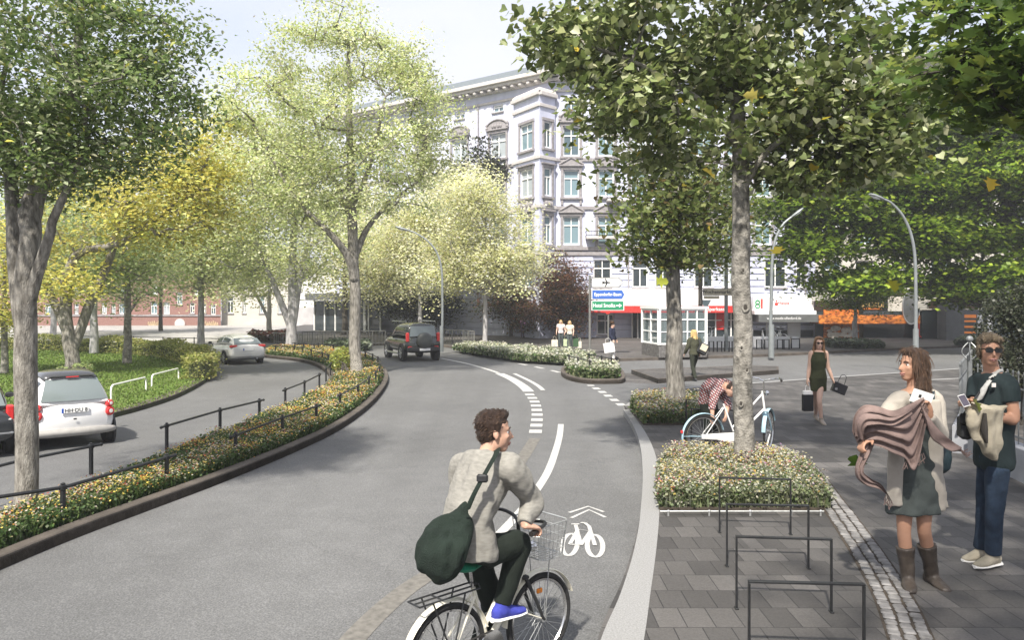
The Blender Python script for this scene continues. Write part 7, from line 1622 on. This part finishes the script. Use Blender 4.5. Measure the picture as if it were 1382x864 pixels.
mb = MB(); mb.loft([(q(1329,558,e-.085),V((.012,0,0)),V((0,.02,0))),(q(1328,580,e-.09),V((.03,0,0)),V((0,.03,0))),(q(1331,598,e-.07),V((.012,0,0)),V((0,.02,0)))],10); mb.build('lining', cloth('dark lining',(.05,.045,.04)), t, smooth=True)
t = thing('camera_bag', 'small black camera bag below the hand of the man with sunglasses', 'bag', tuple(q(1303,575,-.25)))
mb = MB(); mb.box(q(1304,576,-.25),(.13,.12,.22),None,.03); mb.box(q(1304,566,-.31),(.11,.03,.1),None,.012); mb.build('case', M_black, t, smooth=True); mb = MB(); mb.tube(cr([q(1300,560,-.25),q(1308,548,-.2),q(1322,530,-.16),q(1340,505,-.1)],4),.009,6); mb.build('strap', M_black, t)
t = thing('phone', 'pale phone held in the raised hand of the man with sunglasses', 'phone', tuple(q(1300,540,-.42))); mb = MB(); M = face_M(q(1301,541,-.44),(.9,-.2,.3),(-.2,.5,.8)); mb.box((0,0,0),(.058,.11,.012),M,.005); mb.build('case', M_signw, t); mb = MB(); mb.box((0,0,.0075),(.05,.095,.002),M); mb.build('screen', mat('phone screen',(.05,.045,.07),.1,.05), t)
# ---- woman in black dress
d0 = dep(571,ZP); q = jp(d0); s = .98; M_odress = cloth('olive black dress', (.03,.034,.016), .35, .3, 5); M_fair = mat('fair skin', (.58,.38,.29), .5, .06, 10); M_shoe = mat('beige shoe leather', (.3,.25,.2), .4, .1, 9)
J = dict(pel=q(1104,510), chest=q(1104.5,487,-.02), neck=q(1105,473.5), head=q(1105,463,-.03), shR=q(1095.5,476.5), shL=q(1113.8,476.5), elR=q(1092.5,495.5,.02), wrR=q(1090.2,511), elL=q(1117.5,496), wrL=q(1123.5,511.5), hipR=q(1100.5,515), hipL=q(1107.5,515),
   knR=q(1101.5,541,.12), knL=q(1105.8,541,-.14), anR=q(1101,560,.35), anL=q(1108.3,565.5,-.12), toeR=V((.1,-1,-.2)), toeL=V((.05,-1,-.15)), hem=q(1104.5,528))
person('woman with sunglasses in an olive black dress walking with a bag in each hand', J, s, V((-.1,-1,-.03)), dict(fem=True, hair=M_hgold, hairstyle='long', hairlen=.25, dress=M_odress, dresshi=.82, hemw=.155, dfold=.006, shoes=M_shoe, glasses=True, skin=M_fair, legthin=.86, hs=1.0))
def paperbag(label, q, px, py0, py1, w, dep_, m, top=None, name='shopping_bag', rot=0):
    c = q(px,(py0+py1)/2); h = q(px,py0).z-q(px,py1).z; t = thing(name, label, 'bag', (c.x,c.y,c.z-h/2)); M = Matrix.Translation(c) @ Matrix.Rotation(rot,4,'Y')
    mb = MB(); mb.loft([(M@V((0,0,-h/2)),V((w/2,0,0)),V((0,dep_/2,0))),(M@V((0,0,h/2)),V((w/2*1.03,0,0)),V((0,dep_/2,0)))],8,e=9) if False else mb.box((0,0,0),(w,dep_,h),M,.008); mb.build('bag_body', m, t)
    if top: mb = MB(); mb.box((0,-.0,h/2-.0+.16*h*.5),(w*.92,dep_*.7,h*.3),M,.01); mb.build('tissue', top, t)
    mb = MB(); hh = .16*1.0; mb.tube(cr([M@V((-w*.25,0,h/2)),M@V((-w*.18,0,h/2+hh)),M@V((w*.18,0,h/2+hh)),M@V((w*.25,0,h/2))],4),.006,5); mb.build('handle', m if not top else top, t); return t
M_blackp = mat('black card', (.012,.012,.014), .4, .1, 6); M_wpaper = mat('white paper', (.75,.74,.72), .6, .06, 6)
paperbag('black shopping bag with white tissue in the hand of the woman in the dress', q, 1090, 532.5, 555, .2, .1, M_blackp, M_wpaper)
t = paperbag('black leather handbag swinging from the hand of the woman in the dress', q, 1132.5, 517.5, 531, .27, .1, M_blackp, None, 'handbag', .38); 
mb = MB(); mb.box(q(1128.5,525,-.06),(.05,.012,.04)); mb.build('clasp', M_chrome, t)
# ---- walkers in the distance: built from a standing figure
def walker(label, px, py, hpx, yaw, cfg, stride=.14, armL=(.05,.0), armR=(.05,.0), z=ZP, group=None, bend=0.):
    b = P(px,py,z); kk = b.y/F; s = hpx*kk/1.76; R = Matrix.Translation(b) @ Matrix.Rotation(yaw,4,'Z') @ Matrix.Scale(s,4)
    def g(x,y,z_): return R @ V((x,y,z_))      # x right, y forward
    aL = armL; aR = armR
    J = dict(pel=g(0,0,.95), chest=g(0,.01,1.28), neck=g(0,0,1.5), head=g(0,.02,1.635), shR=g(.19,0,1.43), shL=g(-.19,0,1.43), elR=g(.25,-.02+aR[0],1.16), wrR=g(.25+aR[1],.06+aR[0]*2,.93+abs(aR[1])), elL=g(-.25,-.02+aL[0],1.16), wrL=g(-.25-aL[1],.06+aL[0]*2,.93+abs(aL[1])),
        hipR=g(.09,0,.92), hipL=g(-.09,0,.92), knR=g(.09,stride*.7+.03,.5), knL=g(-.09,-stride*.3+.03,.5), anR=g(.09,stride,.09), anL=g(-.09,-stride,.10), toeR=R.to_3x3()@V((.15,1,0)), toeL=R.to_3x3()@V((-.15,1,0)), hem=g(0,0,.55))
    look = R.to_3x3()@V((cfg.get('turn',0),1,0)); cfg.setdefault('vox',.013); t, L, k = person(label, J, s, look, cfg, group); return t, g, s, J
M_jeansl = cloth('grey green trousers', (.06,.075,.075)); M_pinktop = cloth('pale pink top', (.66,.58,.57)); M_cream_t = cloth('cream blouse', (.62,.59,.5)); M_navy = cloth('navy blazer', (.02,.024,.045)); M_whtr = cloth('white trousers', (.68,.66,.62)); M_olive = cloth('olive parka', (.06,.062,.04)); M_oltr = cloth('dark olive trousers', (.03,.034,.024)); M_felt = cloth('brown felt hat', (.06,.035,.02)); M_brsh = mat('brown shoe leather', (.06,.035,.02), .4, .2)
for a in (('blond woman in pale pink top and grey green trousers with a cream bag',757,470,38,PI*.95,M_pinktop,(.03,.12),(.03,.02)),('blond woman in cream blouse carrying several shopping bags',769,472,39,PI*.85,M_cream_t,(.02,.03),(.03,.04))):
    t, g, s, J = walker(a[0],a[1],a[2],a[3],a[4],dict(fem=True,hair=M_hblond,hairstyle='long',hairlen=.16,trousers=M_jeansl,top=a[5],shoes=M_brsh,skin=M_fair,armto=.4), .1, a[6], a[7], group='two women with shopping bags')
    J0 = J
    dz = jp(dep(a[2],ZP))
    if a[1] == 757: paperbag('square cream shopping bag left of the woman in the pink top', dz, 748.5, 459, 468, .32, .12, M_cream_t)
    else:
        paperbag('pale green shopping bag between the two blond women', dz, 764, 458, 467.5, .26, .14, cloth('pale green paper',(.45,.52,.33)))
        paperbag('dark green shopping bag at the side of the woman in the cream blouse', dz, 777, 457, 468, .26, .14, cloth('green paper',(.05,.1,.05)))
        paperbag('cream shopping bag right of the woman in the cream blouse', dz, 782, 461, 470, .2, .12, M_cream_t)
t, g, s, J = walker('man in navy blazer, white trousers and brown hat carrying a white bag', 826, 487, 52, PI*1.35, dict(hair=M_hbrown,hairstyle='short',hat=M_felt,trousers=M_whtr,top=M_navy,shoes=M_brsh,skin=M_fair,topgrow=.035,sleeve=.025,toplo=.0), .1, (.02,.02), (.04,.03))
paperbag('large white carrier bag beside the man in the hat', jp(dep(487,ZP)-.2), 822, 463, 476, .42, .14, M_wpaper, rot=-.15)
t, g, s, J = walker('blond woman in olive parka crossing the side road with a black bag', 937, 514, 68, PI*.12, dict(fem=True,hair=M_hblond,hairstyle='long',hairlen=.14,trousers=M_oltr,top=M_olive,shoes=M_black,skin=M_fair,topgrow=.035,sleeve=.025,toplo=.0,hs=1.12), .2, (.06,.02), (.0,.02), z=0)
t = thing('backpack', 'black bag with tan inner edge on the shoulder of the woman in the olive parka', 'bag', tuple(g(.2,-.2,1.1))); mb = MB(); M = Matrix.Translation(g(.2,-.22,1.12)) @ Matrix.Rotation(.45,4,'Y'); mb.box((0,0,0),(.34*s,.16*s,.4*s),M,.04); mb.build('bag_body', M_black, t, smooth=True); mb = MB(); mb.box((.0,-.09*s,.05*s),(.24*s,.012,.22*s),M,.004); mb.build('inner_edge', M_beige, t); mb = MB(); mb.tube(cr([g(.12,-.15,1.25),g(.15,-.03,1.49),g(.12,.12,1.4),g(.2,.05,1.1)],4),.02,6); mb.build('strap', M_black, t)
t, g, s, J = walker('small distant figure in a purple coat under the dark trees', 705, 456, 27, PI, dict(hair=M_hbrown,hairstyle='short',trousers=cloth('purple trousers',(.12,.07,.12)),top=cloth('purple coat',(.22,.1,.2)),shoes=M_black,face=False,vox=.02), .05)
# ---- person bending over the parked bicycle
d0 = dep(602,ZP); q = jp(d0); s = .98
M_plaid = bpy.data.materials.new('red and white plaid'); M_plaid.use_nodes = True; nt = M_plaid.node_tree; b_ = nt.nodes['Principled BSDF']; tc = _n(nt,'ShaderNodeTexCoord')
ws = []
for i,(rx,sc_) in enumerate((((.5,.3,.2),12),((1.2,.4,1.0),11))):
    mp = _n(nt,'ShaderNodeMapping'); mp.inputs['Rotation'].default_value = rx; nt.links.new(tc.outputs['Object'],mp.inputs[0]); w_ = _n(nt,'ShaderNodeTexWave'); w_.inputs['Scale'].default_value = sc_*.8; w_.inputs['Distortion'].default_value = .6; nt.links.new(mp.outputs[0],w_.inputs[0]); ws.append(w_)
ck = _n(nt,'ShaderNodeMix',data_type='RGBA',blend_type='MULTIPLY'); ck.inputs['Factor'].default_value = 1
for w_, c1, slot in ((ws[0],(.45,.12,.1,1),'A'),(ws[1],(.12,.1,.12,1),'B')):
    rp = _n(nt,'ShaderNodeValToRGB'); rp.color_ramp.interpolation = 'EASE'; rp.color_ramp.elements[0].position = .35; rp.color_ramp.elements[1].position = .6; rp.color_ramp.elements[0].color = c1; rp.color_ramp.elements[1].color = (.74,.68,.68,1); nt.links.new(w_.outputs['Color'],rp.inputs[0]); nt.links.new(rp.outputs[0],ck.inputs[slot])
nt.links.new(ck.outputs['Result'],b_.inputs['Base Color']); b_.inputs['Roughness'].default_value = .9
J = dict(pel=q(955,541,.08), chest=q(965,522,-.12), neck=q(981,521,-.3), head=q(988,526,-.38), shL=q(974,528,-.05), shR=q(966,531,-.38), elR=q(961,548,-.45), wrR=q(961.5,561,-.5), elL=q(982,545,-.2), wrL=q(980,560,-.4), hipR=q(952,545,-.03), hipL=q(960,545,.15),
   knR=q(955,572,-.06), knL=q(967,570,.08), anR=q(955,593,.05), anL=q(967,592,.2), toeR=V((.75,-.65,0)), toeL=V((.8,-.6,0)), bulge=(-.02,0,.1), hup=V((.9,0,.3)))
person('person in a red and white plaid shirt bending over the parked bicycle', J, s, V((.45,-.35,-.8)), dict(hair=M_hbrown, hairstyle='short', trousers=M_navytr, top=M_plaid, armto=.75, shoes=M_black, topgrow=.03, sleeve=.025, toplo=.05, tfold=.015))
# ================================================================ CAMERA, LIGHT
cam = bpy.data.cameras.new('camera'); co = bpy.data.objects.new('camera', cam); COL.objects.link(co)
co.location = (0,0,H); co.rotation_euler = (PI/2,0,0); cam.sensor_width = 36; cam.lens = 36*F/1382; cam.shift_y = -27/1382; cam.clip_end = 2000; cam.clip_start = .05
C.scene.camera = co
SUN_EL, SUN_AZ = math.radians(51), math.radians(197)       # azimuth measured clockwise from +Y
w = bpy.data.worlds.new('World'); C.scene.world = w; w.use_nodes = True; nt = w.node_tree; bg = nt.nodes['Background']
sky = _n(nt,'ShaderNodeTexSky', sky_type='NISHITA'); sky.sun_disc = False; sky.sun_elevation = SUN_EL; sky.sun_rotation = SUN_AZ; sky.dust_density = 4.0; sky.air_density = 1.0; sky.ozone_density = 1.5
tc = _n(nt,'ShaderNodeTexCoord'); mp = _n(nt,'ShaderNodeMapping'); mp.inputs['Scale'].default_value = (1,1,2.5); nt.links.new(tc.outputs['Generated'], mp.inputs[0])
nz = _n(nt,'ShaderNodeTexNoise'); nz.inputs['Scale'].default_value = 2.2; nz.inputs['Detail'].default_value = 6; nt.links.new(mp.outputs[0], nz.inputs['Vector'])
rp = _n(nt,'ShaderNodeValToRGB'); rp.color_ramp.elements[0].position = .28; rp.color_ramp.elements[0].color = (.6,.6,.6,1); rp.color_ramp.elements[1].position = .6; rp.color_ramp.elements[1].color = (1,1,1,1)
nt.links.new(nz.outputs['Fac'], rp.inputs['Fac'])
mx = _n(nt,'ShaderNodeMix', data_type='RGBA'); nt.links.new(rp.outputs['Color'], mx.inputs['Factor']); nt.links.new(sky.outputs['Color'], mx.inputs['A']); mx.inputs['B'].default_value = (3.75,3.85,4.4,1)
nt.links.new(mx.outputs['Result'], bg.inputs['Color']); bg.inputs['Strength'].default_value = .1
sl = bpy.data.lights.new('sun', 'SUN'); sl.energy = 3.3; sl.angle = math.radians(1.8); sl.color = (1,.94,.85); so = bpy.data.objects.new('sun', sl); COL.objects.link(so)
dv = V((math.sin(SUN_AZ)*math.cos(SUN_EL), math.cos(SUN_AZ)*math.cos(SUN_EL), math.sin(SUN_EL)))
so.rotation_euler = dv.to_track_quat('Z','Y').to_euler(); so.location = (0,0,30)
sc = C.scene; sc.view_settings.view_transform = 'Standard'; sc.view_settings.look = 'None'; sc.view_settings.exposure = 1.36; sc.view_settings.gamma = 1
sc.cycles.max_bounces = 6; sc.cycles.diffuse_bounces = 3; sc.cycles.glossy_bounces = 3; sc.cycles.transmission_bounces = 3; sc.cycles.transparent_max_bounces = 8; sc.cycles.caustics_reflective = False; sc.cycles.caustics_refractive = False
sc.cycles.use_denoising = True

hz = bpy.data.materials.new('haze air'); hz.use_nodes = True; nt = hz.node_tree; nt.nodes.remove(nt.nodes['Principled BSDF']); vo = _n(nt,'ShaderNodeVolumePrincipled'); vo.inputs['Color'].default_value = (.93,.95,1,1); vo.inputs['Density'].default_value = .0011; vo.inputs['Anisotropy'].default_value = .2; nt.links.new(vo.outputs[0], nt.nodes['Material Output'].inputs['Volume'])
mb = MB(); mb.box((0,90,13.0),(300,260,28)); o = mb.build('haze', hz); o['kind'] = 'stuff'; o['label'] = 'thin pale summer haze over the street'
sc.cycles.volume_bounces = 1; sc.cycles.volume_step_rate = 4
